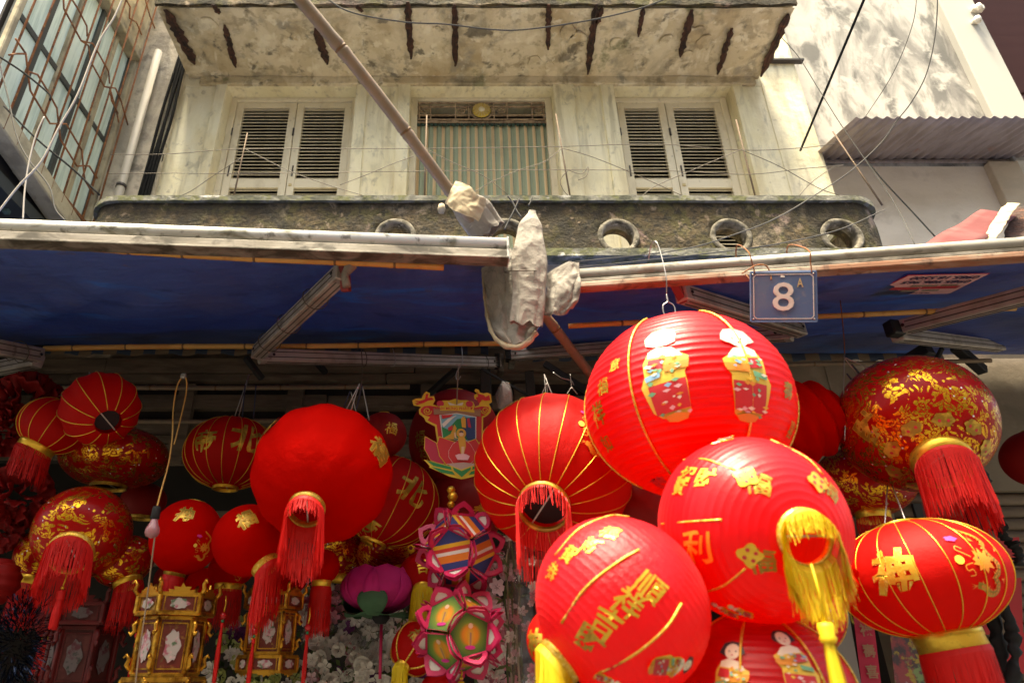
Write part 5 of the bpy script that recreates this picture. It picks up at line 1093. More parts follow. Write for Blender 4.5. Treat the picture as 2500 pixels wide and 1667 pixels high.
# pleated accordion lanterns
def accordion(qx, qy, rq, Y, label, down, n=7):
    L = lantern(qx, qy, rq, Y, 1.0, label, down=down, mat='redflat', style='disc', N=n, pinch=.15, hole=.2, top=.2, lines=None, band=None, group='pleated red paper lanterns'); return L
accordion(1838, 968, 98, 2.25, 'pleated red paper lantern half hidden behind the largest sunlit lantern', (-.85, .15, -.35), 6)
accordion(1905, 1335, 66, 1.95, 'pleated red paper lantern half hidden beside the fringed lantern', (-.6, .3, -.6), 5)
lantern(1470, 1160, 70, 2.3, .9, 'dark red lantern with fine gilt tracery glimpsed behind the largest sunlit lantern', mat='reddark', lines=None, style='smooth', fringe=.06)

# ------------------------------------------------------------ right group under the awning
R1 = lantern(2098, 972, 160, 2.15, .90, 'large glossy red lantern covered in gold damask with a red fringe', pole=(2166, 1062), mat='damask', style='smooth', lines=None, hole=.36, band='gold', band_h=.042, fringe=.17, fn=240, hang=q(1938, 820, Y=2.2), spin=.4)
# embossed gilt cloud collar round its base and character
for k in range(9):
    lo = k * 2 * math.pi / 9
    me = bpy.data.meshes.new('c'); pl_ = [(.030 * (1 + .10 * math.cos(6 * a)) * math.cos(a), .020 * (1 + .10 * math.cos(6 * a)) * math.sin(a)) for a in [i * .2618 for i in range(24)]]; me.from_pydata([(x, y, 0) for x, y in pl_], [], [tuple(range(24))]); subdiv(me, .012); wrap(R1, me, 0, 0, 0, .0035, (lo, -.99)); link('cloud_print', me, MT['darkgold'], R1.root)
    for s in (-1, 1):
        me = bpy.data.meshes.new('c'); me.from_pydata([(s * .012 + .005 * math.cos(a * .7854), -.002 + .005 * math.sin(a * .7854), 0) for a in range(8)], [], [tuple(range(8))]); wrap(R1, me, 0, 0, 0, .0042, (lo, -.99)); link('cloud_dot', me, MT['print_red'], R1.root)
glyph(R1, '財', 1995, 985, .085, 0, 'darkgold', .02, 'glitter')
lantern(1985, 1105, 106, 2.6, .72, 'dim gold damask lantern half hidden under the large damask lantern', mat='damask2', style='smooth', lines=None, fringe=.10, fn=90, band_h=.03, down=(-.08, -.1, -1))
R3 = lantern(2112, 1326, 176, 2.0, .70, 'red silk lantern with gold lines, a gilt character and a dragon', down=(.14, -.08, -1), mat='red', N=18, pinch=.012, hole=.36, band='gold', band_h=.045, fringe=.22, fn=240, hang=q(2040, 1090, Y=2.3), line_span=(-1.2, 1.3), spin=.12)
glyph(R3, '神', 2052, 1318, .115, -.15, 'gold', .014, 'glitter'); dragon(R3, 2240, 1285, .19, -.15)
lantern(2390, 1052, 76, 2.4, .85, 'dark red lantern at the plain beige wall beyond the damask lantern', mat='reddark', style='smooth', lines=None)

# ------------------------------------------------------------ centre
L20 = lantern(1268, 1082, 180, 2.15, .97, 'big red silk lantern with radiating gold lines and a dragon beside the bamboo pole', pole=(1248, 1165), mat='red', N=20, pinch=.014, hole=.30, band='darkgold', band_h=.018, fringe=.15, fn=70, topshort=.3, dark_inside=True, hang=q(1250, 860, Y=2.25), spin=.2)
glyph(L20, '福', 1168, 930, .075, .3, 'darkgold', .02, 'glitter'); dragon(L20, 1360, 985, .17, .1, body='pearl_orange')
L10 = lantern(741, 1086, 161, 2.15, .93, 'big plain red velour lantern with gilt characters only at its edges', pole=(703, 1170), mat='redflat', N=12, pinch=.032, hole=.24, lines=None, band='darkgold', band_h=.02, fringe=.14, fn=170, topshort=.25, hang=q(826, 880, Y=2.2))
glyph(L10, '神', 608, 985, .10, .1, 'darkgold', .02, 'glitter'); glyph(L10, '福', 874, 1035, .09, 0, 'darkgold', .02, 'glitter')
L9 = lantern(530, 1040, 103, 2.7, .78, 'red silk lantern with two bold gilt characters above the caged palace lanterns', mat='red', N=18, pinch=.012, hole=.24, lines='gold', band='gold', band_h=.012, spin=.15, hang=q(572, 860, Y=2.75))
glyph(L9, '帝', 468, 1015, .10, 0, 'darkgold', .02); glyph(L9, '北', 568, 1010, .13, 0, 'darkgold', .022)
L12 = lantern(897, 1150, 112, 2.6, .90, 'tilted red silk lantern with bold gilt characters behind the plain velour one', down=(-.35, -.1, -1), mat='red', N=16, hole=.26, band='gold', band_h=.012, spin=.3)
glyph(L12, '北', 948, 1130, .12, -.1, 'darkgold', .022); glyph(L12, '帝', 838, 1205, .10, -.4, 'darkgold', .02)
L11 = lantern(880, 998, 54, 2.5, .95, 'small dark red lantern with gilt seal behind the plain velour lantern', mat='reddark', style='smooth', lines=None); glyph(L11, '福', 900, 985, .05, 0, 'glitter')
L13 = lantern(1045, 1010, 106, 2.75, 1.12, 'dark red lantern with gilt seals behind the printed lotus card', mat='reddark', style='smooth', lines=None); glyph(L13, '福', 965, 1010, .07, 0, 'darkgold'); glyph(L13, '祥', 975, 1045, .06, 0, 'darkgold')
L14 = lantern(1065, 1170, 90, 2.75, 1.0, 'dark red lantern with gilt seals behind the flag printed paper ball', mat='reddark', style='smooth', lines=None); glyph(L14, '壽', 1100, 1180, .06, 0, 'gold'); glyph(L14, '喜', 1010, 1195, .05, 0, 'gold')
lantern(898, 1262, 78, 2.75, .70, 'gold damask lantern tilted beside the magenta lotus lantern', down=(.35, -.3, -1), mat='damask2', style='smooth', lines=None, band_h=.03)
lantern(785, 1268, 60, 2.85, .85, 'gold damask lantern behind the long red fringe of the velour lantern', mat='damask2', style='smooth', lines=None)
L17 = lantern(968, 1325, 54, 2.6, 1.0, 'small red lantern with a gilt character and yellow fringe by the lotus lantern', mat='red', style='smooth', lines=None, fringe=.11, fmat='ythread', fn=110, band='gold', band_h=.01, pole=(970, 1358), hole=.42); glyph(L17, '吉', 972, 1302, .055, 0, 'gold', .02)
L18 = lantern(955, 1488, 56, 2.5, 1.05, 'small tipped red lantern with gold lines and a yellow fringe before the flowers', pole=(925, 1530), mat='red', N=6, style='pleat', pinch=.01, lines='glitter', nline=6, line_r=.003, fringe=.08, fmat='ythread', fn=100, band='gold', band_h=.012); glyph(L18, '福', 955, 1460, .05, -.4, 'darkgold'); glyph(L18, '祥', 985, 1500, .05, -.4, 'darkgold')
lantern(1010, 1590, 48, 2.5, .9, 'small red lantern below the green panelled paper ball', mat='red', style='smooth', lines=None)

# ------------------------------------------------------------ left group
L1 = lantern(231, 938, 86, 2.35, .88, 'small red lantern showing its dark open base, with bright gold lines', pole=(250, 972), mat='red', N=12, pinch=.05, hole=.30, band=None, dark_inside=True, line_span=(-1.25, 1.3), hang=q(205, 855, Y=2.5), spin=.1)
L2 = lantern(122, 978, 74, 2.45, .80, 'small red lantern tilted with a gilt band and red fringe by the dark flowers', down=(-.38, -.1, -1), mat='red', N=12, pinch=.03, hole=.52, band='gold', band_h=.024, fringe=.10, fn=120, line_span=(-1.05, 1.25), hang=q(185, 870, Y=2.5))
lantern(265, 1050, 117, 2.7, .58, 'wide dim gold damask lantern behind the small open based lantern', mat='damask', style='smooth', lines=None, band='darkgold', band_h=.012)
lantern(190, 1222, 105, 2.4, .86, 'gold damask lantern with its base ring and red fringe facing down', pole=(160, 1272), mat='damask', style='smooth', lines=None, hole=.42, band='glitter', band_h=.024, fringe=.11, fn=190)
lantern(95, 1272, 56, 2.6, 1.1, 'narrow gold damask lantern behind the fringed damask one at the dark tinsel', down=(-.05, -.2, -1), mat='damask2', style='smooth', lines=None, band='gold', fringe=.12, fn=110, hole=.5)
lantern(285, 1288, 66, 2.55, .80, 'gold damask lantern with gilt band above the bulb cord', down=(.45, -.1, -1), mat='damask', style='smooth', lines=None, band='gold', band_h=.02, fringe=.12, fn=120, hole=.45)
L7 = lantern(428, 1232, 79, 2.35, 1.06, 'red velour lantern with gilt character and small dragon beside the bare bulb', mat='redflat', style='smooth', lines=None, band='darkgold', band_h=.01, down=(-.15, 0, -1), fringe=.15, fn=90); glyph(L7, '神', 424, 1182, .06, 0, 'darkgold', .02, 'glitter'); dragon(L7, 462, 1255, .10, 0, body='pearl_orange')
L8 = lantern(570, 1240, 80, 2.3, 1.0, 'red velour lantern with gilt character over the small palace lantern', pole=(612, 1300), mat='redflat', style='smooth', lines=None, hole=.42, band='glitter', band_h=.02, fringe=.15, fn=140); glyph(L8, '福', 567, 1192, .065, 0, 'darkgold', .02, 'glitter')
L19 = lantern(530, 1308, 50, 2.6, .75, 'red lantern with gilt band and fringe below the two velour lanterns', mat='redflat', style='smooth', lines=None, hole=.6, band='gold', band_h=.02, fringe=.11, fn=110); dragon(L19, 545, 1320, .05, 0, body='pearl_orange')
lantern(742, 1300, 38, 2.5, 1.0, 'small red lantern hidden in the long fringe of the velour lantern', mat='redflat', style='smooth', lines=None, hole=.6, band='gold', band_h=.02, fringe=.14, fn=120)
lantern(-10, 1335, 54, 2.4, 1.0, 'plain red pleated lantern beside the dark tinsel', mat='reddark', style='disc', N=6, pinch=.08, lines=None, band=None)

# more stock crowded in the shade
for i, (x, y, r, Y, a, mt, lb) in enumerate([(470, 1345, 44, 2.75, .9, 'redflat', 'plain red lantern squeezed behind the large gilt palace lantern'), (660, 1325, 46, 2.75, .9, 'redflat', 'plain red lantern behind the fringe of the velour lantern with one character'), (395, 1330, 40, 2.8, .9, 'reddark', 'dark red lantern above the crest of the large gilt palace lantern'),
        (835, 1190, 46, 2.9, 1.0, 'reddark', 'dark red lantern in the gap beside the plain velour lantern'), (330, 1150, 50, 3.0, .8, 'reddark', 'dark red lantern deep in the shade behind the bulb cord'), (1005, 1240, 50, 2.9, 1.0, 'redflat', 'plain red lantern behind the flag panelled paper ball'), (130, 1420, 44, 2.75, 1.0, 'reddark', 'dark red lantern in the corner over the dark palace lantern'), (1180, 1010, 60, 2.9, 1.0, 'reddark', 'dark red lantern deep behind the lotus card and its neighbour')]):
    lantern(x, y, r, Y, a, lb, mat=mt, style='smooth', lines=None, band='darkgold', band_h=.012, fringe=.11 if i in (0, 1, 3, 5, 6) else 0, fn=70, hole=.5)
# ------------------------------------------------------------ printed lotus card
cc = q(1046, 1000, Y=2.28); cu_ = pxm(cc) * QS
card = empty('lotus_card', cc, 'printed cardboard lotus ornament with two dragon heads and a greeting ribbon', 'ornament')
MC = frame3(cc, (1, .12, .03), (-.03, .0, 1))
simple('card_yellow', (.62, .44, .03), .55); simple('card_red', (.52, .015, .02), .55); simple('card_crimson', (.42, .01, .045), .55); simple('card_green', (.01, .20, .05), .55); simple('card_white', (.68, .64, .58), .55); simple('card_brown', (.30, .16, .09), .6); simple('card_tan', (.42, .30, .26), .6)
simple('card_sky', (.18, .40, .50), .6); simple('card_navy', (.02, .04, .14), .6); simple('card_skin', (.70, .45, .28), .6); simple('card_saffron', (.60, .30, .03), .6)
def cz(x, y): return (x - 1046) * cu_, (1000 - y) * cu_
lay = [0]
def cp(poly, mat, name='print', th=.0012, z=None):
    """outline in pixels of the card as seen, laid as a thin sheet"""
    lay[0] += 1; zz_ = z if z is not None else lay[0] * .0007
    pts = [cz(x, y) for x, y in poly]; mb = MB(); mb.prism(pts, lambda x, y, d: MC @ V((x, y, zz_ - d)), th); return mb.build(name, MT[mat], card)
def cm(s, name, mat, x, y, size):
    link(name, text_mesh(s, size, .012), MT[mat], card, mw=MC @ Matrix.Translation((*cz(x, y), lay[0] * .0007 + .0006)))
def K(x, y): return (1000 + x / 6.03) / QS, (930 + y / 6.03) / QS      # from the enlarged crop
def KP(l): return [K(x, y) for x, y in l]
dl = [(400, 890), (375, 660), (330, 640), (240, 590), (215, 530), (140, 470), (140, 400), (175, 360), (60, 340), (40, 260), (100, 230), (180, 225), (215, 150), (250, 115), (310, 140), (300, 195), (370, 185), (385, 250), (350, 320), (410, 345), (420, 280), (500, 255), (600, 255), (690, 225), (760, 245), (860, 245), (960, 265), (985, 330)]
dr = [(985, 345), (1050, 320), (1060, 260), (985, 220), (980, 160), (1030, 130), (990, 90), (1010, 55), (1060, 75), (1070, 115), (1130, 130), (1180, 115), (1240, 140), (1250, 270), (1200, 300), (1230, 360), (1220, 430), (1160, 490), (1100, 520), (1080, 900)]
o_ = dl + dr
cp(KP(o_), 'card_yellow', 'backing_card', .002)
def inset(poly, k=.965, c=(690, 520)): return [(c[0] + (x - c[0]) * k, c[1] + (y - c[1]) * k) for x, y in poly]
cp(KP([(425, 880), (400, 640), (340, 610), (265, 570), (300, 520), (200, 480), (165, 440), (165, 400), (215, 350), (300, 340), (440, 365), (980, 365), (1090, 340), (1190, 350), (1200, 420), (1150, 470), (1080, 500), (1060, 900)]), 'card_red', 'red_field')
for pl_ in ([(80, 270), (150, 270), (230, 240), (245, 165), (285, 150), (270, 215), (340, 215), (360, 245), (270, 265), (210, 300), (110, 330), (80, 305), (150, 300)], [(1020, 85), (1045, 140), (1130, 160), (1150, 190), (1210, 160), (1225, 240), (1150, 250), (1100, 235), (1050, 300), (1000, 200), (1040, 190)]): cp(KP(pl_), 'card_red', 'dragon_head')
def sp_tube(cx, cy, r0, turns, s):
    return [MC @ V((*cz(*K(cx + s * r0 * (1 - t / 40) * math.cos(t * .33), cy + r0 * (1 - t / 40) * math.sin(t * .33))), lay[0] * .0007 + .001)) for t in range(int(turns))]
for cx, cy, s in ((262, 430, 1), (1135, 410, -1)): MB().tube(sp_tube(cx, cy, 62, 32, s), .0018, 5).build('scroll_line', MT['card_yellow'], card, True)
for c in ((460, 310), (900, 310)): cp(KP(disc(c[0], c[1], 55, 16, .9)), 'card_crimson', 'petal_print')
cp(KP([(570, 285), (690, 325), (810, 285), (790, 335), (600, 335)]), 'card_white', 'petal_print')
cp(KP([(355, 385), (1065, 385), (1060, 510), (990, 500), (700, 455), (440, 480), (360, 490)]), 'card_brown', 'ribbon_shadow')
cp(KP([(450, 350), (700, 335), (965, 370), (970, 450), (700, 420), (455, 425)]), 'card_yellow', 'greeting_ribbon', .0012)
cm('KÍNH MỪNG PHẬT ĐẢN', 'lettering', 'card_red', *K(708, 392), .0148)
cp(KP([(440, 495), (700, 460), (995, 515), (975, 900), (480, 870)]), 'card_white', 'picture_border')
cp(KP([(458, 505), (700, 475), (980, 525), (962, 890), (495, 860)]), 'card_sky', 'picture')
cp(KP([(470, 680), (560, 720), (700, 560), (820, 530), (975, 560), (960, 885), (490, 855)]), 'card_green', 'hill_print'); cp(KP([(500, 850), (600, 790), (660, 640), (690, 700), (640, 880)]), 'card_saffron', 'path_print')
cp(KP([(840, 540), (975, 530), (960, 885), (850, 880), (780, 700)]), 'card_navy', 'figure_print'); cp(KP([(470, 500), (650, 490), (600, 530), (480, 560)]), 'card_red', 'cloud_print'); cp(KP([(500, 690), (640, 550), (700, 500), (560, 560), (475, 640)]), 'card_white', 'cloud_print')
cp(KP([(770, 690), (760, 560), (800, 510), (830, 560), (830, 700)]), 'card_saffron', 'figure_print'); cp(KP([(860, 680), (850, 560), (885, 540), (905, 700)]), 'card_crimson', 'figure_print'); cp(KP([(560, 700), (630, 660), (630, 730), (570, 750)]), 'card_red', 'rock_print')
# lotus petals
for o_, i_ in (([(225, 845), (390, 940), (520, 1100), (480, 1260), (300, 1190), (215, 1020)], 'card_crimson'), ([(1130, 845), (1010, 940), (880, 1100), (920, 1260), (1080, 1190), (1160, 1020)], 'card_crimson'),
               ([(430, 850), (640, 920), (720, 1050), (640, 1230), (520, 1250), (430, 1130), (395, 960)], 'card_red'), ([(960, 880), (860, 920), (720, 1050), (800, 1230), (900, 1250), (990, 1130), (1010, 960)], 'card_red')):
    c_ = (sum(x for x, y in o_) / len(o_), sum(y for x, y in o_) / len(o_)); cp(KP(inset(o_, 1.07, c_)), 'card_yellow', 'petal_edge'); cp(KP(o_), i_, 'petal')
pt = [(750, 860), (880, 960), (940, 1080), (930, 1190), (870, 1240), (620, 1240), (560, 1150), (560, 1060), (620, 960)]
cp(KP(inset(pt, 1.02, (750, 1080))), 'card_white', 'petal_edge'); cp(KP(pt), 'card_red', 'petal')
cp(KP(disc(750, 795, 72, 20)), 'card_saffron', 'halo'); cp(KP([(700, 880), (720, 840), (780, 840), (810, 880), (810, 1000), (780, 1100), (735, 1110), (715, 1000)]), 'card_saffron', 'robe_print'); cp(KP(disc(750, 800, 34, 14, 1.25)), 'card_skin', 'face_print'); cp(KP([(716, 795), (730, 758), (770, 758), (784, 795), (750, 780)]), 'print_black', 'hair_print')
cp(KP([(650, 870), (645, 790), (665, 780), (675, 860), (710, 880)]), 'card_skin', 'arm_print'); cp(KP([(740, 1110), (745, 1000), (790, 1000), (775, 1110)]), 'card_skin', 'leg_print')
cp(KP([(650, 1130), (700, 1110), (800, 1110), (860, 1140), (830, 1200), (680, 1195)]), 'print_pink', 'lotus_seat')
cp(KP([(520, 1255), (760, 1235), (1000, 1260), (860, 1330), (700, 1345)]), 'card_tan', 'leaf_shadow')
for s in (0, 1):
    mir = (lambda l: l) if s == 0 else (lambda l: [(1470 - x, y) for x, y in l])
    cp(KP(mir([(190, 1195), (590, 1290), (720, 1400), (730, 1480), (560, 1440), (270, 1310), (280, 1290)])), 'card_yellow', 'leaf_edge'); cp(KP(mir([(240, 1212), (580, 1300), (590, 1345), (330, 1290)])), 'card_green', 'leaf'); cp(KP(mir([(300, 1300), (600, 1370), (640, 1420), (440, 1385)])), 'card_green', 'leaf')
cp(KP([(585, 1290), (730, 1345), (880, 1290), (890, 1330), (800, 1410), (730, 1485), (640, 1410), (590, 1340)]), 'card_yellow', 'leaf_edge'); cp(KP([(605, 1310), (730, 1365), (865, 1310), (860, 1345), (730, 1455), (620, 1360)]), 'card_green', 'leaf')
MB().tube(curve_pts([MC @ V((*cz(*K(705, 330)), .01)), q(1051, 880, Y=2.30), q(1053, 842, Y=2.32)]), .0024, 5).build('hanging_cord', MT['bamboo'], card, True)
# gilt beads below
for i, (x, y, r) in enumerate(((1036, 1125, 10), (1040, 1140, 12), (1036, 1158, 9), (1048, 1172, 7), (1050, 1186, 9))):
    MB().lathe([(0, .8 * r), (r * .6, .75 * r), (r, 0), (r * .6, -.75 * r), (0, -.8 * r)], 10, Matrix.Translation(q(x, y, Y=2.29)) @ Matrix.Scale(cu_, 4)).build('gilt_charm', MT['gold'], card, True)

# ------------------------------------------------------------ paper lotus balls
def ico_dirs():
    g = (1 + 5 ** .5) / 2; return [V(p).normalized() for p in [(0, s, t * g) for s in (-1, 1) for t in (-1, 1)] + [(s, t * g, 0) for s in (-1, 1) for t in (-1, 1)] + [(t * g, 0, s) for s in (-1, 1) for t in (-1, 1)]]
simple('magenta_paper', (.50, .010, .085), .5); MT['magenta_paper'].node_tree.nodes['Principled BSDF'].inputs['Sheen Weight'].default_value = 0
m = Mat('flag_stripes', (.6, .1, .02), .6); sx = m.node('ShaderNodeSeparateXYZ'); m.lk(m.tc, sx.inputs[0])
f = m.math('MULTIPLY_ADD', m.math('ADD', sx.outputs[0], m.math('MULTIPLY', sx.outputs[1], -.35)), 11, .5)
m.c = m.ramp(f, [(0, (.02, .03, .16)), (.22, (.65, .38, .02)), (.36, (.50, .03, .02)), (.50, (.66, .62, .58)), (.62, (.60, .16, .01)), (.88, (.02, .03, .16))], True); m.lk(m.c, m.b.inputs['Base Color']); MT['flag'] = m.m
m = Mat('halo_print', (.1, .2, .02), .6); ln = m.node('ShaderNodeVectorMath', operation='LENGTH'); m.lk(m.tc, ln.inputs[0])
m.c = m.ramp(m.math('MULTIPLY', ln.outputs['Value'], 18), [(0, (.75, .40, .02)), (.42, (.65, .22, .01)), (.62, (.16, .24, .02)), (1, (.04, .13, .02))]); m.lk(m.c, m.b.inputs['Base Color']); MT['halo'] = m.m
def paper_ball(qx, qy, rq, Y, label, panel, tilt, fig):
    c = q(qx, qy, Y=Y); s = rq * pxm(c) * QS; root = empty('paper_ball', c, label, 'paper lantern', 'paper lotus balls')
    ro = Matrix.Rotation(tilt[0], 3, 'X') @ Matrix.Rotation(tilt[1], 3, 'Z') @ Matrix.Rotation(tilt[2], 3, 'Y')
    ds = ico_dirs(); a_in = s * .80; ed = a_in * math.tan(math.acos(.7947)) if False else a_in * .618 * .96
    pr = ed / math.cos(math.pi / 5) * .97; k = math.cos(math.pi / 5)
    pme = MB().add([(pr * math.cos(R(90 + 72 * i)), pr * math.sin(R(90 + 72 * i)), 0) for i in range(5)], [(0, 1, 2, 3, 4)]).mesh('panel', solid=.001)
    # petal: arched strip flaring out from one edge of a panel with a cut-out
    w_ = pr * math.sin(math.pi / 5); h = s * .36
    outer = [(-w_, 0), (-w_ * .98, h * .35), (-w_ * .6, h * .75), (0, h * 1.12), (w_ * .6, h * .75), (w_ * .98, h * .35), (w_, 0)]; inner = [(-w_ * .55, h * .16), (-w_ * .52, h * .36), (-w_ * .30, h * .55), (0, h * .70), (w_ * .30, h * .55), (w_ * .52, h * .36), (w_ * .55, h * .16)]
    mb = MB(); mb.add([(x, y, .12 * y) for x, y in outer + inner], [(i, i + 1, 7 + i + 1, 7 + i) for i in range(6)] + [(0, 7, 13, 6)]); petal = mb.mesh('petal', solid=.001)
    mb = MB(); mb.add([(x * .85, y * .62, .10 * y - .002) for x, y in outer], [tuple(range(7))]); inpet = mb.mesh('petal_lining', solid=.0008)
    for d0 in ds:
        d = ro @ d0; others = sorted([ro @ e for e in ds if (e - d0).length > .1], key=lambda e: -e.dot(d))[:5]
        ex = (others[0] - d * others[0].dot(d)).normalized(); ref = V((0, 0, 1)); up_ = min(others, key=lambda e: 0)     # pentagon corners point between neighbours
        ez = d; ey0 = ex; bas = Matrix((ez.cross(ey0) * -1, ey0, ez)).transposed()
        F = Matrix.Translation(c + d * a_in) @ (Matrix((ey0.cross(ez), ey0, ez)).transposed().to_4x4()) @ Matrix.Rotation(R(36), 4, 'Z')
        o = link('panel', pme, MT[panel], root, mw=F)
        if fig and d.y < -.1:
            upw = V((0, 0, 1)); lu = (F.to_3x3().inverted() @ upw); an = math.atan2(lu.y, lu.x) - math.pi / 2
            Fm = F @ Matrix.Rotation(an, 4, 'Z')
            for pl_, mt, z in (([(-.10, -.55), (.12, -.55), (.2, -.1), (.12, .3), (-.12, .3), (-.18, 0)], 'card_saffron', .0016), (disc(0, .45, .14, 10), 'card_skin', .0020), (disc(0, -.6, .3, 12, .35), 'print_magenta', .0022), ([(-.02, -.5), (.06, -.5), (.06, .1), (-.04, .15)], 'card_brown', .0024)):
                MB().add([(x * pr * .85, y * pr * .85, z) for x, y in pl_], [tuple(range(len(pl_)))]).build('figure_print', MT[mt], o, local=True) if False else link('figure_print', MB().add([(x * pr * .85, y * pr * .85, z) for x, y in pl_], [tuple(range(len(pl_)))]).mesh('f'), MT[mt], root, mw=Fm)
        for i in range(5):
            a = R(90 + 36 + 72 * i); G = F @ Matrix.Rotation(a - math.pi / 2, 4, 'Z') @ Matrix.Translation((0, pr * k, .001)) @ Matrix.Rotation(R(54), 4, 'X')
            link('petal', petal, MT['magenta_paper'], root, mw=G)
            if i % 3 == 0: link('petal_lining', inpet, MT['card_white'], root, mw=G @ Matrix.Translation((0, 0, -.002)))
    return root, c, s
b1, c1_, s1_ = paper_ball(1056, 1262, 82, 2.25, 'magenta paper lotus ball with striped flag panels', 'flag', (.25, .3, .1), False)
b2, c2_, s2_ = paper_ball(1055, 1452, 86, 2.2, 'magenta paper lotus ball with green panels of a haloed figure', 'halo', (.2, .9, .15), True)
for rt, c, s, p in ((b1, c1_, s1_, q(1050, 1190, Y=2.28)), (b2, c2_, s2_, c1_ + V((0, 0, -s1_)))):
    MB().tube([c + V((0, 0, s * .8)), p], .0018, 5).build('cord', MT['bamboo'], rt, True)
    for k in (.3, .6): MB().lathe([(0, .012), (.008, .008), (.010, 0), (.006, -.010), (0, -.012)], 10, Matrix.Translation((c + V((0, 0, s * .8))).lerp(p, k))).build('gilt_bell', MT['gold'], rt, True)
tassel(b2, c2_ + V((.005, 0, -s2_ * .9)), .015, .010, .10, 'ythread', beads=((.006, 'gold'),))

# ------------------------------------------------------------ magenta lotus lantern
lc = q(872, 1362, Y=2.6); ls = pxm(lc) * QS; lot = empty('lotus_lantern', lc, 'magenta paper lotus lantern with a green inner leaf above the white flowers', 'lantern')
m = Mat('magenta_felt', (.62, .010, .20), .75); m.layer((.52, .008, .15), 8, .45, .6).sss(.25); MT['felt'] = m.m
m = Mat('green_felt', (.045, .12, .055), .8); m.layer((.035, .09, .04), 8, .45, .6); MT['gfelt'] = m.m
def petal_mesh(wd, ht, curl, tipw=.25):
    def fn(u_, v_):
        x = (u_ - .5) * 2; wv = wd * (.35 + .65 * math.sin(min(1, v_ * 1.7) * math.pi / 2)) * math.sqrt(max(0, 1 - max(0, (v_ - .55) / .45) ** 2.2))
        return V((x * wv, -curl * math.sin(v_ * math.pi * .9) - .25 * wv * (1 - x * x), ht * v_))
    return MB().grid(fn, 10, 14).mesh('petal', True, solid=.0015)
pm_ = petal_mesh(56 * ls, 112 * ls, 44 * ls)
for i in range(7):
    a = i * 2 * math.pi / 7 + .35; link('petal', pm_, MT['felt'], lot, mw=Matrix.Translation(lc + V((0, 0, -45 * ls))) @ Matrix.Rotation(a, 4, 'Z') @ Matrix.Translation((0, -14 * ls, 0)) @ Matrix.Rotation(R(16), 4, 'X'))
gm = petal_mesh(34 * ls, 60 * ls, 14 * ls)
for i in range(3):
    link('green_leaf', gm, MT['gfelt'], lot, mw=Matrix.Translation(lc + V((2 * ls, 0, -46 * ls))) @ Matrix.Rotation(-.1 + i * 2.1, 4, 'Z') @ Matrix.Translation((0, -66 * ls, -6 * ls)) @ Matrix.Rotation(R(8), 4, 'X'))
MB().grid(lambda u_, v_: lc + V(((8 + 70 * v_) * ls * math.cos(u_ * 6.283), (8 + 70 * v_) * ls * math.sin(u_ * 6.283), -46 * ls + 4 * ls * math.sin(u_ * 37) * v_)), 48, 3).build('leaf_collar', MT['gfelt'], lot, True, solid=.001)
MB().lathe([(0, -20), (12, -18), (20, -8), (20, 0), (0, 2)], 16, Matrix.Translation(lc + V((6 * ls, -.01, -46 * ls))) @ Matrix.Scale(ls, 4)).build('hub', MT['black_cloth'], lot, True)
MB().tube([lc + V((8 * ls, -.01, -66 * ls)), lc + V((10 * ls, -.01, -175 * ls))], .0055, 8).build('tassel_stem', MT['magenta_paper'], lot, True)

# ------------------------------------------------------------ palace lanterns
m = Mat('gilt_frame', (.72, .38, .05), .30, .85); m.layer((.28, .12, .015), 22, .48, .62).layer((.72, .46, .09), 45, .6, .68); MT['gilt'] = m.m
m = Mat('red_frame', (.13, .006, .006), .5); m.layer((.08, .004, .004), 12, .45, .6); MT['redframe'] = m.m
m = Mat('palace_panel', (.14, .018, .008), .4); m.layer((.34, .20, .04), 26, .54, .64, amount=.9, dist=.6).layer((.10, .13, .04), 34, .6, .68, amount=.7); MT['ppanel'] = m.m
m = Mat('palace_panel_red', (.075, .008, .006), .5); m.layer((.11, .02, .015), 18, .5, .62); MT['ppanelr'] = m.m
m = Mat('painted_medallion', (.40, .35, .32), .5); m.layer((.35, .08, .12), 34, .52, .6).layer((.08, .14, .07), 40, .58, .64).layer((.60, .34, .36), 55, .56, .64); MT['medal'] = m.m
m = Mat('dark_medallion', (.13, .10, .10), .6); m.layer((.10, .02, .03), 34, .5, .6).layer((.03, .04, .03), 40, .56, .64); MT['medal_dim'] = m.m  # darker medallion colours for the dark red palace lantern
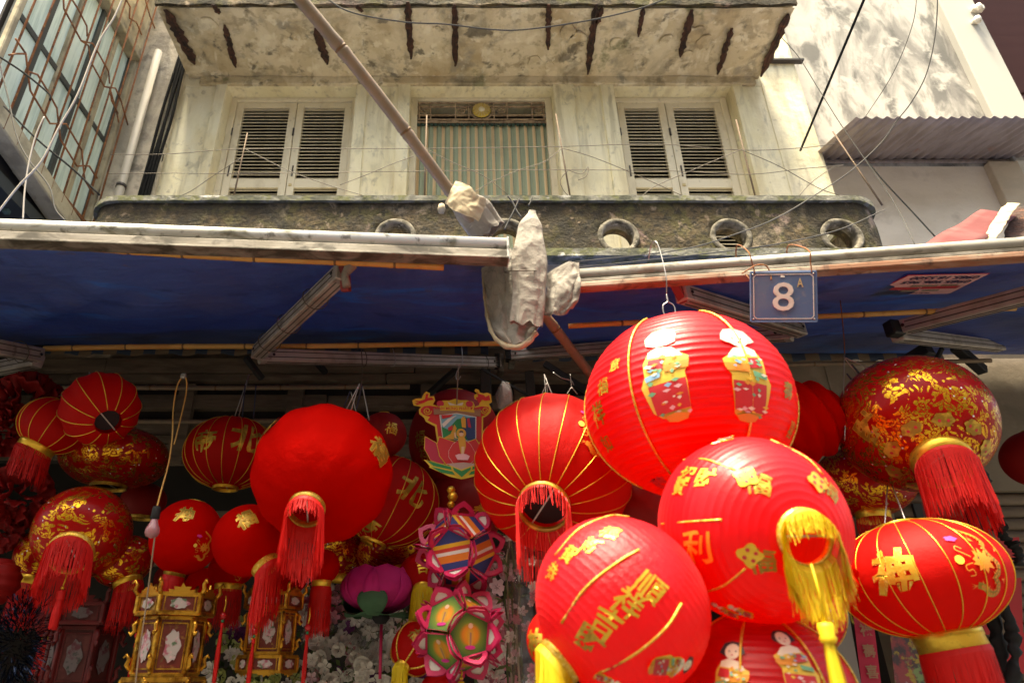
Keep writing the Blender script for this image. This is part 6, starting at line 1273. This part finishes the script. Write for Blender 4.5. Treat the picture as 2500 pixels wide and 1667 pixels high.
def palace(qx, qtop, qbot, wq, Y, label, frame='gilt', panel='ppanel', rot=.3, nt=3):
    c = q(qx, qtop, Y=Y); u_ = pxm(c) * QS; b = q(qx, qbot, Y=Y); H = c.z - b.z; Rr = wq * u_ / 2
    root = empty('palace_lantern', (c.x, c.y, b.z), label, 'lantern', 'hexagonal palace lanterns'); cx, cy = c.x, c.y
    def ring(r, z): return [V((cx + r * math.cos(rot + k * math.pi / 3), cy + r * math.sin(rot + k * math.pi / 3), z)) for k in range(6)]
    def tier(r, z0, z1, pw, inset_=.9, medal=True):
        A, B = ring(r, z0), ring(r, z1)
        for k in range(6):
            j = (k + 1) % 6
            MB().beam(A[k], B[k] , pw, pw, V((.3, .7, 0))).build('post', MT[frame], root, bevel=pw * .2)
            for P in (A, B): MB().beam(P[k], P[j], pw * .8, pw * .9).build('rail', MT[frame], root, bevel=pw * .15)
            mid = [A[k].lerp(A[j], .04), A[k].lerp(A[j], .96), B[k].lerp(B[j], .96), B[k].lerp(B[j], .04)]; nn = (A[j] - A[k]).cross(V((0, 0, 1))).normalized(); cen = (A[k] + B[j]) / 2; cen = sum(mid, V()) / 4
            o = MB().add([p.lerp(cen, .02) - nn * pw * .2 for p in mid], [(0, 1, 2, 3)]).build('panel', MT[panel], root, solid=.002)
            ex = (A[j] - A[k]); wd = ex.length; ex.normalize(); ht = z1 - z0
            # inner moulding and painted medallion
            pts = [cen + ex * sx_ * wd * .38 + V((0, 0, sz * ht * .40)) + nn * pw * .1 for sx_, sz in ((-1, -1), (1, -1), (1, 1), (-1, 1))]
            for i in range(4): MB().beam(pts[i], pts[(i + 1) % 4], pw * .28, pw * .3, nn).build('moulding', MT[frame], o)
            if medal:
                pl_ = [(math.cos(a) * wd * .24 * (1 + .15 * math.cos(5 * a)), math.sin(a) * min(ht * .28, wd * .6) * (1 + .12 * math.cos(7 * a))) for a in [i * .2618 for i in range(24)]]
                MB().add([cen + ex * x + V((0, 0, y)) + nn * pw * .22 for x, y in pl_], [tuple(range(24))]).build('painted_medallion', MT['medal' if frame == 'gilt' else 'medal_dim'], o, solid=.001)
        return A, B
    zt = c.z; zb = b.z; pw = Rr * .11
    tier(Rr * .98, zb + H * .80, zb + H * .98, pw); A, B = tier(Rr * .80, zb + H * .24, zb + H * .76, pw); tier(Rr * 1.0, zb + H * .02, zb + H * .20, pw)
    # carved corner scrolls and crests
    crest = [(-.5, 0), (-.55, .35), (-.3, .3), (-.35, .6), (-.05, .55), (.0, .95), (.12, .6), (.38, .62), (.3, .3), (.55, .35), (.5, 0)]
    Tp = ring(Rr * .98, zb + H * .985)
    for k in range(6):
        j = (k + 1) % 6; mid = (Tp[k] + Tp[j]) / 2; ex = (Tp[j] - Tp[k]).normalized(); nn = ex.cross(V((0, 0, 1)))
        MB().prism(crest, lambda x, y, d: mid + ex * x * Rr * .6 + V((0, 0, y * Rr * .28)) + nn * d, pw * .35).build('carved_crest', MT[frame], root)
        o_ = (Tp[k] - V((cx, cy, Tp[k].z))).normalized()
        for zz_, r0, sgn in ((zb + H * .98, 1.0, 1), (zb + H * .74, .86, -1), (zb + H * .28, .86, 1)):
            p = V((cx, cy, zz_)) + o_ * Rr * r0
            MB().tube([p, p + o_ * Rr * .10 + V((0, 0, sgn * Rr * .12)), p + o_ * Rr * .06 + V((0, 0, sgn * Rr * .26)), p + o_ * Rr * .14 + V((0, 0, sgn * Rr * .36)), p + o_ * Rr * .2 + V((0, 0, sgn * Rr * .28))], [pw * .5, pw * .55, pw * .5, pw * .4, pw * .2], 7).build('corner_scroll', MT[frame], root, True)
        Bp = ring(Rr * 1.0, zb + H * .02)
        MB().prism([(x, -y * .8) for x, y in crest], lambda x, y, d: (Bp[k] + Bp[j]) / 2 + ex * x * Rr * .6 + V((0, 0, y * Rr * .22)) + nn * d, pw * .3).build('carved_apron', MT[frame], root)
    return root, c, b, Rr
simple('red_bead', (.45, .01, .015), .25); simple('green_bead', (.01, .20, .08), .3)
pa = palace(212, 1385, 1640, 170, 2.6, 'dark red hexagonal palace lantern standing in the deep shade by the tinsel', 'redframe', 'ppanelr', .25)
pb = palace(410, 1365, 1610, 168, 2.35, 'large gilt hexagonal palace lantern with white painted medallions', 'gilt', 'ppanel', .45)
pc_ = palace(632, 1362, 1545, 128, 2.45, 'small gilt hexagonal palace lantern in front of the white flowers', 'gilt', 'ppanel', .15)
for i, (x, y, Y, L_, lb) in enumerate([(378, 1408, 2.3, .12, 'thin red tassel with green beads on the large gilt palace lantern'), (514, 1405, 2.35, .16, 'thin red tassel with two red beads between the gilt palace lanterns'), (586, 1440, 2.35, .14, 'thin red tassel on the near corner of the small palace lantern'),
        (708, 1432, 2.4, .15, 'thin red tassel against the white flowers beside the small palace lantern'), (318, 1450, 2.4, .16, 'thin red tassel between the dark red and the gilt palace lanterns'), (145, 1345, 2.3, .09, 'broad red tassel with a gilt cap hanging in front of the dark palace lantern')]):
    p = q(x, y, Y=Y); e = empty('corner_tassel', p, lb, 'tassel', 'red tassels among the palace lanterns')
    tassel(e, p + V((0, 0, .05)), .05, .0065 if i < 5 else .013, L_, 'rthread', beads=((.011, 'red_bead'), (.005, 'green_bead')) if i < 5 else ((.006, 'gold'),), n=34 if i < 5 else 90, cordmat='gold')

# ------------------------------------------------------------ bulb on its looped cord
bp = q(361, 1162, Y=2.1); bl = empty('light_bulb', bp, 'unlit bare bulb in a black socket on a looped brown cord', 'light bulb')
m = Mat('bulb_glass', (.50, .22, .24), .08, 0, .6); m.b.inputs['Transmission Weight'].default_value = .35; MT['bulb'] = m.m
bu = pxm(bp) * QS
MB().lathe([(0, 0), (8, -1), (9, -6), (10, -28), (8, -30), (0, -30)], 16, Matrix.Translation(bp) @ Matrix.Scale(bu, 4)).build('socket', MT['black_cloth'], bl, True)
MB().lathe([(7, -28), (9, -38), (15, -50), (16, -60), (12, -68), (0, -72)], 18, Matrix.Translation(bp) @ Matrix.Scale(bu, 4)).build('glass', MT['bulb'], bl, True)
MB().tube(curve_pts([bp, q(372, 1120, Y=2.15), q(388, 1060, Y=2.2), q(396, 1000, Y=2.25), q(398, 940, Y=2.3), q(406, 890, Y=2.32), q(417, 868, Y=2.33), q(427, 868, Y=2.33), q(428, 900, Y=2.33), q(415, 960, Y=2.3), q(400, 1020, Y=2.25)]), .0028, 6).build('cord', MT['obamboo'], bl, True)
MB().tube(curve_pts([bp + V((.01, 0, -.08)), q(352, 1260, Y=2.1), q(342, 1340, Y=2.12), q(330, 1430, Y=2.12), q(318, 1510, Y=2.12), q(308, 1600, Y=2.12)]), .0024, 6).build('pull_cord', MT['bamboo'], bl, True)
MB().box(q(422, 864, Y=2.33), (.02, .02, .02)).build('clip', MT['hook_wire'], bl, bevel=.003)

# ------------------------------------------------------------ wires and hooks that carry lanterns
def hook(pts, Y, label, mat='hook_wire', r=.0022):
    o = MB().tube(curve_pts([q(x, y, Y=Y) for x, y in pts], 6), r, 5).build('wire_hook', MT[mat], None, True); tag(o, label, 'hook', 'wire hooks under the awnings')
hook([(1060, 795), (1062, 830), (1056, 842), (1050, 852), (1047, 866), (1052, 872), (1058, 864)], 2.5, 'bent wire hook holding the printed lotus card')
hook([(902, 800), (908, 825), (905, 840), (897, 842)], 2.6, 'empty wire hook over the rear bamboo pole')
hook([(830, 802), (832, 840), (830, 880), (822, 920)], 2.5, 'straight wire hook holding the plain velour lantern', 'thin_wire')
hook([(1270, 855), (1290, 868), (1312, 874), (1318, 884)], 2.5, 'curved wire hook beside the bamboo pole end')
hook([(1930, 690), (1936, 745), (1940, 800), (1940, 830)], 2.2, 'long wire hook behind the number plate', 'rust', .002)
hook([(1940, 812), (1938, 900), (1942, 950), (1940, 1010)], 2.15, 'straight pale rod dropping beside the large damask lantern')
for i, (a, b) in enumerate((((1956, 836), (2010, 900)), ((1945, 858), (1990, 915)))): hook([a, ((a[0] + b[0]) / 2, (a[1] + b[1]) / 2), b], 2.2, ['upper dark cord slanting to the large damask lantern', 'lower dark cord slanting to the large damask lantern'][i], 'blue_string', .003)
for i, (a, b) in enumerate((((563, 885), (556, 960)), ((588, 885), (582, 960)))): hook([a, ((a[0] + b[0]) / 2, (a[1] + b[1]) / 2), b], 2.7, 'dark cord holding the red lantern with two bold characters', 'blue_string', .003)
for i, (a, b) in enumerate((((804, 898), (790, 935)), ((806, 900), (818, 945)), ((832, 885), (818, 940)), ((832, 885), (848, 965)))): hook([a, ((a[0] + b[0]) / 2, (a[1] + b[1]) / 2), b], 2.35, 'short slanting wire over the plain velour lantern', 'blue_string' if i in (0, 2) else 'hook_wire', .0028)
for i, (a, b) in enumerate((((1255, 880), (1245, 905)), ((1256, 880), (1258, 905)), ((1312, 890), (1302, 905)), ((1314, 890), (1326, 905)), ((1310, 860), (1313, 892)))): hook([a, ((a[0] + b[0]) / 2, (a[1] + b[1]) / 2), b], 2.25, 'short wire over the big lantern with radiating gold lines', 'hook_wire', .0018)
pb_ = q(1160, 905, Y=2.5); o = MB().lathe([(0, .05), (.022, .045), (.035, .0), (.03, -.06), (.012, -.1)], 14, Matrix.Translation(pb_)).build('plastic_bag', None, None, True); rough_mesh(o.data, .02, 30)
m = Mat('clear_plastic', (.45, .40, .36), .15, 0, .6); m.b.inputs['Transmission Weight'].default_value = .6; m.bump(26, .8, .01); MT['plastic'] = m.m; o.data.materials.append(MT['plastic']); tag(o, 'small crumpled clear plastic bag hanging above the lotus card', 'plastic bag')

# ------------------------------------------------------------ flowers
simple('petal_white', (.62, .58, .52), .6); simple('petal_pink', (.50, .18, .22), .6); simple('petal_rose', (.45, .06, .12), .6); simple('petal_purple', (.13, .02, .11), .6); simple('petal_lime', (.34, .38, .12), .6); simple('petal_blush', (.55, .36, .38), .6)
def blossom_mesh(np, cup, nm):
    mb = MB()
    for k in range(np):
        a = 2 * math.pi * k / np; ca, sa = math.cos(a), math.sin(a)
        def T(x, y, z): return (x * ca - y * sa, x * sa + y * ca, z)
        mb.add([T(.08, 0, 0), T(.55, -.36, .15 * cup), T(1.0, -.22, .45 * cup), T(1.05, .18, .5 * cup), T(.6, .36, .18 * cup), T(.62, 0, .05)], [(0, 1, 5), (1, 2, 5), (2, 3, 5), (3, 4, 5), (4, 0, 5)])
    mb.lathe([(0, .22), (.16, .12), (.14, -.1)], 6)
    return mb.mesh(nm)
def rose_mesh():
    mb = MB()
    for ring, (n_, r_, z_, t_) in enumerate(((5, 1.0, 0, .35), (4, .7, .18, .7), (3, .42, .3, 1.1))):
        for k in range(n_):
            a = 2 * math.pi * k / n_ + ring * .6; ca, sa = math.cos(a), math.sin(a)
            def T(x, y, z): return (x * ca - y * sa, x * sa + y * ca, z)
            mb.add([T(r_ * .2, 0, z_ - .2), T(r_ * .75, -r_ * .6, z_ + .1 * t_), T(r_, -r_ * .35, z_ + .5 * t_), T(r_, r_ * .35, z_ + .5 * t_), T(r_ * .75, r_ * .6, z_ + .1 * t_)], [(0, 1, 2), (0, 2, 3), (0, 3, 4)])
    return mb.mesh('rose')
BM = [blossom_mesh(5, 1, 'blossom'), blossom_mesh(6, .5, 'blossom'), rose_mesh()]
BMM = {}
def bme(i, mt):
    if (i, mt) not in BMM: me = BM[i].copy(); me.materials.append(MT[mt]); BMM[(i, mt)] = me
    return BMM[(i, mt)]
def bunch(qx, qy, Y, wq, hq, n, mats, label, size=(12, 20), seed=0, kinds=(0, 1, 2), leaves=70):
    c = q(qx, qy, Y=Y); u_ = pxm(c) * QS; r_ = random.Random(seed * 31 + int(qx)); root = empty('flower_bunch', c, label, 'flowers', 'artificial flower bunches in the shop')
    for i in range(n):
        a, b = r_.uniform(-1, 1), r_.uniform(-1, 1)
        if a * a + b * b > 1.15: a *= .75; b *= .75
        p = c + V((a * wq * u_ / 2, -.10 * (1 - .6 * (a * a + b * b)) + r_.uniform(-.03, .03), b * hq * u_ / 2)); s = r_.uniform(*size) * u_
        d = V((a * .7 + r_.uniform(-.4, .4), -1, b * .5 + r_.uniform(-.5, .4))).normalized()
        mw = Matrix.Translation(p) @ d.to_track_quat('Z', 'Y').to_matrix().to_4x4() @ Matrix.Rotation(r_.uniform(0, 6), 4, 'Z') @ Matrix.Scale(s, 4)
        link('blossom', bme(r_.choice(kinds), r_.choice(mats)), None, root, mw=mw)
    mb = MB()
    for i in range(leaves):
        p = c + V((r_.uniform(-.55, .55) * wq * u_, r_.uniform(-.04, .06), r_.uniform(-.55, .55) * hq * u_)); d = V((r_.uniform(-1, 1), r_.uniform(-1, .2), r_.uniform(-1, 1))).normalized(); L_ = r_.uniform(14, 26) * u_; sdv = d.orthogonal().normalized() * L_ * .25
        mb.add([p, p + d * L_ * .5 + sdv, p + d * L_, p + d * L_ * .5 - sdv], [(0, 1, 2, 3)])
    tag(mb.build('leaves', MT['leaf'], root), kind='stuff'); return root
WP = ['petal_white'] * 4 + ['petal_blush', 'petal_pink']
bunch(730, 1350, 3.05, 110, 70, 16, ['petal_white', 'petal_blush', 'petal_pink'], 'white and blush flower bunch under the long red fringe', seed=1)
bunch(745, 1425, 2.95, 130, 90, 24, ['petal_white', 'petal_pink', 'petal_rose', 'petal_pink'], 'pink rosebud bunch wrapped in plastic beside the small palace lantern', seed=2)
bunch(770, 1520, 2.85, 150, 110, 30, WP, 'white orchid bunch with pink buds below the rosebuds', seed=3)
bunch(860, 1450, 2.9, 120, 100, 26, ['petal_white'] * 5 + ['petal_purple'], 'white flower bunch with purple specks under the lotus lantern', seed=4)
bunch(850, 1545, 2.8, 130, 80, 26, ['petal_white'] * 5 + ['petal_purple'], 'dense white flower bunch in front of the purple specks', seed=5)
bunch(640, 1560, 2.8, 130, 60, 22, ['petal_lime', 'petal_lime', 'petal_white'], 'lime green hydrangea bunch below the small palace lantern', seed=6, size=(9, 14))
bunch(545, 1540, 2.9, 110, 90, 20, ['petal_white', 'petal_white', 'petal_lime'], 'white and cream bunch between the two gilt palace lanterns', seed=7)
bunch(560, 1465, 3.1, 90, 70, 14, ['petal_purple', 'petal_blush', 'petal_lime'], 'mauve and lime bunch glimpsed between the gilt palace lanterns', seed=8)
bunch(930, 1430, 3.1, 90, 110, 18, ['petal_white', 'petal_white', 'petal_blush'], 'white flower bunch behind the small tipped lantern', seed=9)
bunch(715, 1590, 2.75, 130, 60, 18, WP, 'white and pink flower bunch lowest beside the lime hydrangea', seed=10)
bunch(950, 1560, 3.0, 110, 80, 18, ['petal_white'] * 3 + ['petal_purple'], 'white flower bunch behind the yellow fringe of the tipped lantern', seed=11)
bunch(1135, 1360, 3.0, 70, 160, 22, ['petal_blush', 'petal_pink', 'petal_blush'], 'pale pink blossom bunch behind the paper lotus balls', seed=12)
bunch(1140, 1520, 2.9, 90, 140, 22, ['petal_blush', 'petal_pink', 'petal_white'], 'pale pink blossom bunch beside the clear wrapped garland', seed=13, size=(14, 24))
# gerbera
gc = q(1128, 1415, Y=2.75); gu = pxm(gc) * QS; ge = empty('gerbera', gc, 'large pale pink gerbera flower behind the paper lotus balls', 'flower')
gme = MB().add([(0, 0, 0), (.10, .35, .03), (.12, .8, .0), (0, 1, -.02), (-.12, .8, 0), (-.10, .35, .03)], [(0, 1, 2, 3, 4, 5)]).mesh('ray_petal')
gme.materials.append(MT['petal_blush'])
for i in range(28): link('ray_petal', gme, None, ge, mw=Matrix.Translation(gc) @ Matrix.Rotation(R(80), 4, 'X') @ Matrix.Rotation(i * .2244, 4, 'Z') @ Matrix.Translation((0, 0, .003 * (i % 3))) @ Matrix.Scale(38 * gu, 4))
MB().lathe([(0, 8), (7, 6), (10, 0)], 12, Matrix.Translation(gc) @ Matrix.Rotation(R(80), 4, 'X') @ Matrix.Scale(gu, 4)).build('eye', MT['petal_lime'], ge, True)
# clear plastic wrapped garland
wg = empty('wrapped_garland', q(1185, 1400, Y=2.5), 'tall garland of blossom twigs wrapped in clear plastic between lotus balls and lanterns', 'garland')
def wfn(u_, v_):
    y = 1060 + 560 * v_; x = 1150 + 20 * v_ + 60 * u_; p = q(x, y, Y=2.5 - .05 * math.sin(u_ * math.pi)); n = mnoise.noise_vector(V((u_ * 3, v_ * 14, 1))); return p + V((n.x, n.y, 0)) * .014
m = Mat('wrap_film', (.55, .50, .48), .12, 0, .7); m.b.inputs['Transmission Weight'].default_value = .85; m.b.inputs['Alpha'].default_value = .4; m.bump(22, .9, .01); MT['film'] = m.m
MB().grid(wfn, 16, 120).build('plastic_wrap', MT['film'], wg, True)
for i in range(5):
    x = 1160 + i * 9; MB().tube(curve_pts([q(x + rnd.uniform(-8, 8), y, Y=2.53) for y in range(1090, 1640, 70)]), .004, 5).build('twig', MT['beam'] if i % 2 else MT['leaf'], wg, True)
for i in range(26):
    p = q(1155 + rnd.uniform(0, 65) + 20 * i / 26, 1100 + i * 19, Y=2.48); mt = ['petal_blush', 'petal_white', 'petal_pink'][i % 3]; link('blossom', bme(i % 2, mt), None, wg, mw=Matrix.Translation(p) @ Matrix.Rotation(R(80) + rnd.uniform(-.5, .5), 4, 'X') @ Matrix.Rotation(rnd.uniform(-.6, .6), 4, 'Y') @ Matrix.Scale(rnd.uniform(8, 13) * gu, 4))
mb = MB()
for i in range(60):
    p = q(1150 + rnd.uniform(0, 75), 1090 + rnd.uniform(0, 520), Y=2.5); d = V((rnd.uniform(-1, 1), rnd.uniform(-1, 0), rnd.uniform(-1, 1))).normalized(); L_ = rnd.uniform(18, 34) * gu; s_ = d.orthogonal().normalized() * L_ * .16; mb.add([p, p + d * L_ * .5 + s_, p + d * L_, p + d * L_ * .5 - s_], [(0, 1, 2, 3)])
tag(mb.build('leaves', MT['leaf'], wg), kind='stuff')
for i, (pts, lb) in enumerate([([(700, 1390), (745, 1385), (780, 1440), (690, 1480)], 'crinkled clear film over the pink rosebuds'), ([(860, 1395), (905, 1400), (880, 1530), (790, 1480)], 'crinkled clear film fanning below the lotus lantern')]):
    c4 = [q(x, y, Y=2.72) for x, y in pts]
    def ff(u_, v_): p = c4[0].lerp(c4[1], u_).lerp(c4[3].lerp(c4[2], u_), v_); return p + V((0, -.03 * math.sin(u_ * 3.1), 0)) + V((0, 1, 0)) * .018 * math.sin(u_ * 40 + 3 * mnoise.noise(V((u_ * 4, v_ * 3, i)))) + V((0, .01, 0)) * mnoise.noise(V((u_ * 8, v_ * 8, 4)))
    o = MB().grid(ff, 60, 30).build('plastic_film', MT['film'], None, True); tag(o, lb, 'plastic film')

# ------------------------------------------------------------ dark red rosettes, tinsel, right-hand clutter
def rosette(qx, qy, rq, Y, label, n=46, mt='reddark'):
    c = q(qx, qy, Y=Y); s = rq * pxm(c) * QS; root = empty('red_rosette', c, label, 'paper flower', 'dark red paper rosettes at the shop corner'); r_ = random.Random(int(qx + qy))
    pm2 = MB().grid(lambda u_, v_: V(((u_ - .5) * (.35 + .9 * math.sin(v_ * 2.2)), v_, .18 * math.cos((u_ - .5) * 9) * v_ + .1 * v_ * v_)), 8, 4).mesh('petal', True, solid=.02); pm2.materials.append(MT[mt])
    for i in range(n):
        z = 1 - 2 * (i + .5) / n; a = i * 2.39996; d = V((math.sqrt(1 - z * z) * math.cos(a), math.sqrt(1 - z * z) * math.sin(a), z))
        mw = Matrix.Translation(c + d * s * .55) @ d.to_track_quat('Y', 'Z').to_matrix().to_4x4() @ Matrix.Rotation(r_.uniform(0, 6), 4, 'Y') @ Matrix.Scale(s * .5, 4); link('petal', pm2, None, root, mw=mw)
rosette(62, 935, 78, 2.75, 'dark red ruffled paper flower above the tilted small lantern'); rosette(20, 985, 60, 2.7, 'dark red ruffled paper flower at the shop corner behind the tilted lantern'); rosette(40, 1140, 72, 2.5, 'large dark red ruffled paper flower below the tilted small lantern'); rosette(0, 1215, 52, 2.5, 'dark red ruffled paper flower under the largest ruffled one')
tc_ = q(38, 1480, Y=2.3); tu = pxm(tc_) * QS; mb = MB(); r_ = random.Random(4)
for i in range(1500):
    d = V((r_.gauss(0, 1), r_.gauss(0, 1), r_.gauss(0, 1))).normalized(); p = tc_ + V((d.x * 62, d.y * 40, d.z * 120)) * tu * r_.uniform(.5, 1); e = V((r_.gauss(0, 1), r_.gauss(0, 1), r_.gauss(0, 1))).normalized(); L_ = 13 * tu; w_ = e.orthogonal().normalized() * .0013
    mb.add([p - w_, p + w_, p + (d + e * .7) * L_ + w_, p + (d + e * .7) * L_ - w_], [(0, 1, 2, 3)])
simple('tinsel_blue', (.006, .010, .022), .15, .9); te = empty('tinsel_garland', tc_, 'black and blue tinsel garland bunched at the dark shop corner', 'tinsel'); tag(mb.build('tinsel', MT['tinsel_blue'], te), kind='stuff')
# black streamer garland beside the roller shutter
bg_ = empty('black_streamer', q(2260, 1250, Y=2.7), 'ragged black streamer hanging behind the damask lantern fringe', 'streamer')
for k, xs_ in enumerate(([(2210, 1100), (2235, 1160), (2220, 1230), (2250, 1300), (2300, 1380), (2330, 1480), (2320, 1600)], [(2255, 1080), (2270, 1150), (2300, 1220), (2330, 1260), (2345, 1300)], [(2230, 1130), (2255, 1220), (2290, 1300), (2285, 1420), (2310, 1560)])):
    P = curve_pts([q(x, y, Y=2.7 + .03 * k) for x, y in xs_], 14); rr = [.012 + .012 * abs(mnoise.noise(p * 18)) + .010 * abs(math.sin(i * .9)) for i, p in enumerate(P)]
    o = MB().tube(P, rr, 7).build('streamer_strand', MT['black_cloth'], bg_, True); rough_mesh(o.data, .018, 26)
def flatcard(name, pts, Y, mat, label, cat, group=None):
    P = [q(x, y, Y=Y) for x, y in pts]; o = MB().add(P, [tuple(range(len(P)))]).build(name, MT[mat], None, solid=.002); return tag(o, label, cat, group)
GC = 'red paper packets hanging by the roller shutter'
for i, (x, y, w_, h_) in enumerate(((2305, 1262, 70, 50), (2280, 1300, 50, 34), (2325, 1395, 40, 130), (2262, 1420, 36, 70), (2335, 1500, 60, 90))):
    flatcard('red_packet', [(x - w_ / 2, y - h_ / 2), (x + w_ / 2, y - h_ / 2 - 4), (x + w_ / 2 + 4, y + h_ / 2), (x - w_ / 2 + 5, y + h_ / 2 + 3)], 2.9, 'print_red', ['wide red paper packet below the damask lantern fringe', 'small red paper packet below the wide packet', 'tall narrow red paper packet before the roller shutter', 'short red paper packet against the black streamer', 'broad red paper packet low before the roller shutter'][i], 'paper packet', GC)
bn = empty('red_banner', q(1990, 1500, Y=2.6), 'long dark red banner with faint gilt characters behind the sunlit lanterns', 'banner')
MB().add([q(1955, 1370, Y=2.6), q(2000, 1370, Y=2.6), q(2030, 1620, Y=2.6), q(1985, 1620, Y=2.6)], [(0, 1, 2, 3)]).build('cloth', MT['card_crimson'], bn, solid=.002)
for i, ch in enumerate('福祿壽喜'):
    p = q(1983 + i * 7, 1400 + i * 48, Y=2.592); link('character', text_mesh(ch, .045, .02), MT['card_brown'], bn, mw=Matrix.Translation(p) @ Matrix.Rotation(R(90), 4, 'X'))
MB().tube([q(1950, 1368, Y=2.6), q(2005, 1368, Y=2.6)], .006, 8).build('rod', MT['gilt'], bn, True)
m = Mat('poster_print', (.07, .05, .06), .5); m.layer((.30, .06, .07), 14, .5, .6).layer((.20, .30, .12), 18, .55, .62).layer((.38, .28, .05), 22, .58, .64).layer((.40, .30, .38), 12, .6, .66); MT['poster'] = m.m
flatcard('printed_scroll', [(2040, 1420), (2130, 1425), (2160, 1620), (2060, 1620)], 2.75, 'poster', 'dark printed picture scroll behind the red lantern with the dragon', 'picture')
simple('grey_board', (.17, .17, .15), .7); flatcard('grey_board', [(1895, 1390), (1945, 1385), (1990, 1640), (1890, 1640)], 2.5, 'grey_board', 'plain grey board standing behind the sunlit lanterns', 'board')
# cut twigs and small dangling things at the right
for o in SC.objects:
    if '_l' in o: del o['_l']
for me in bpy.data.meshes:
    if me.users == 0: bpy.data.meshes.remove(me)
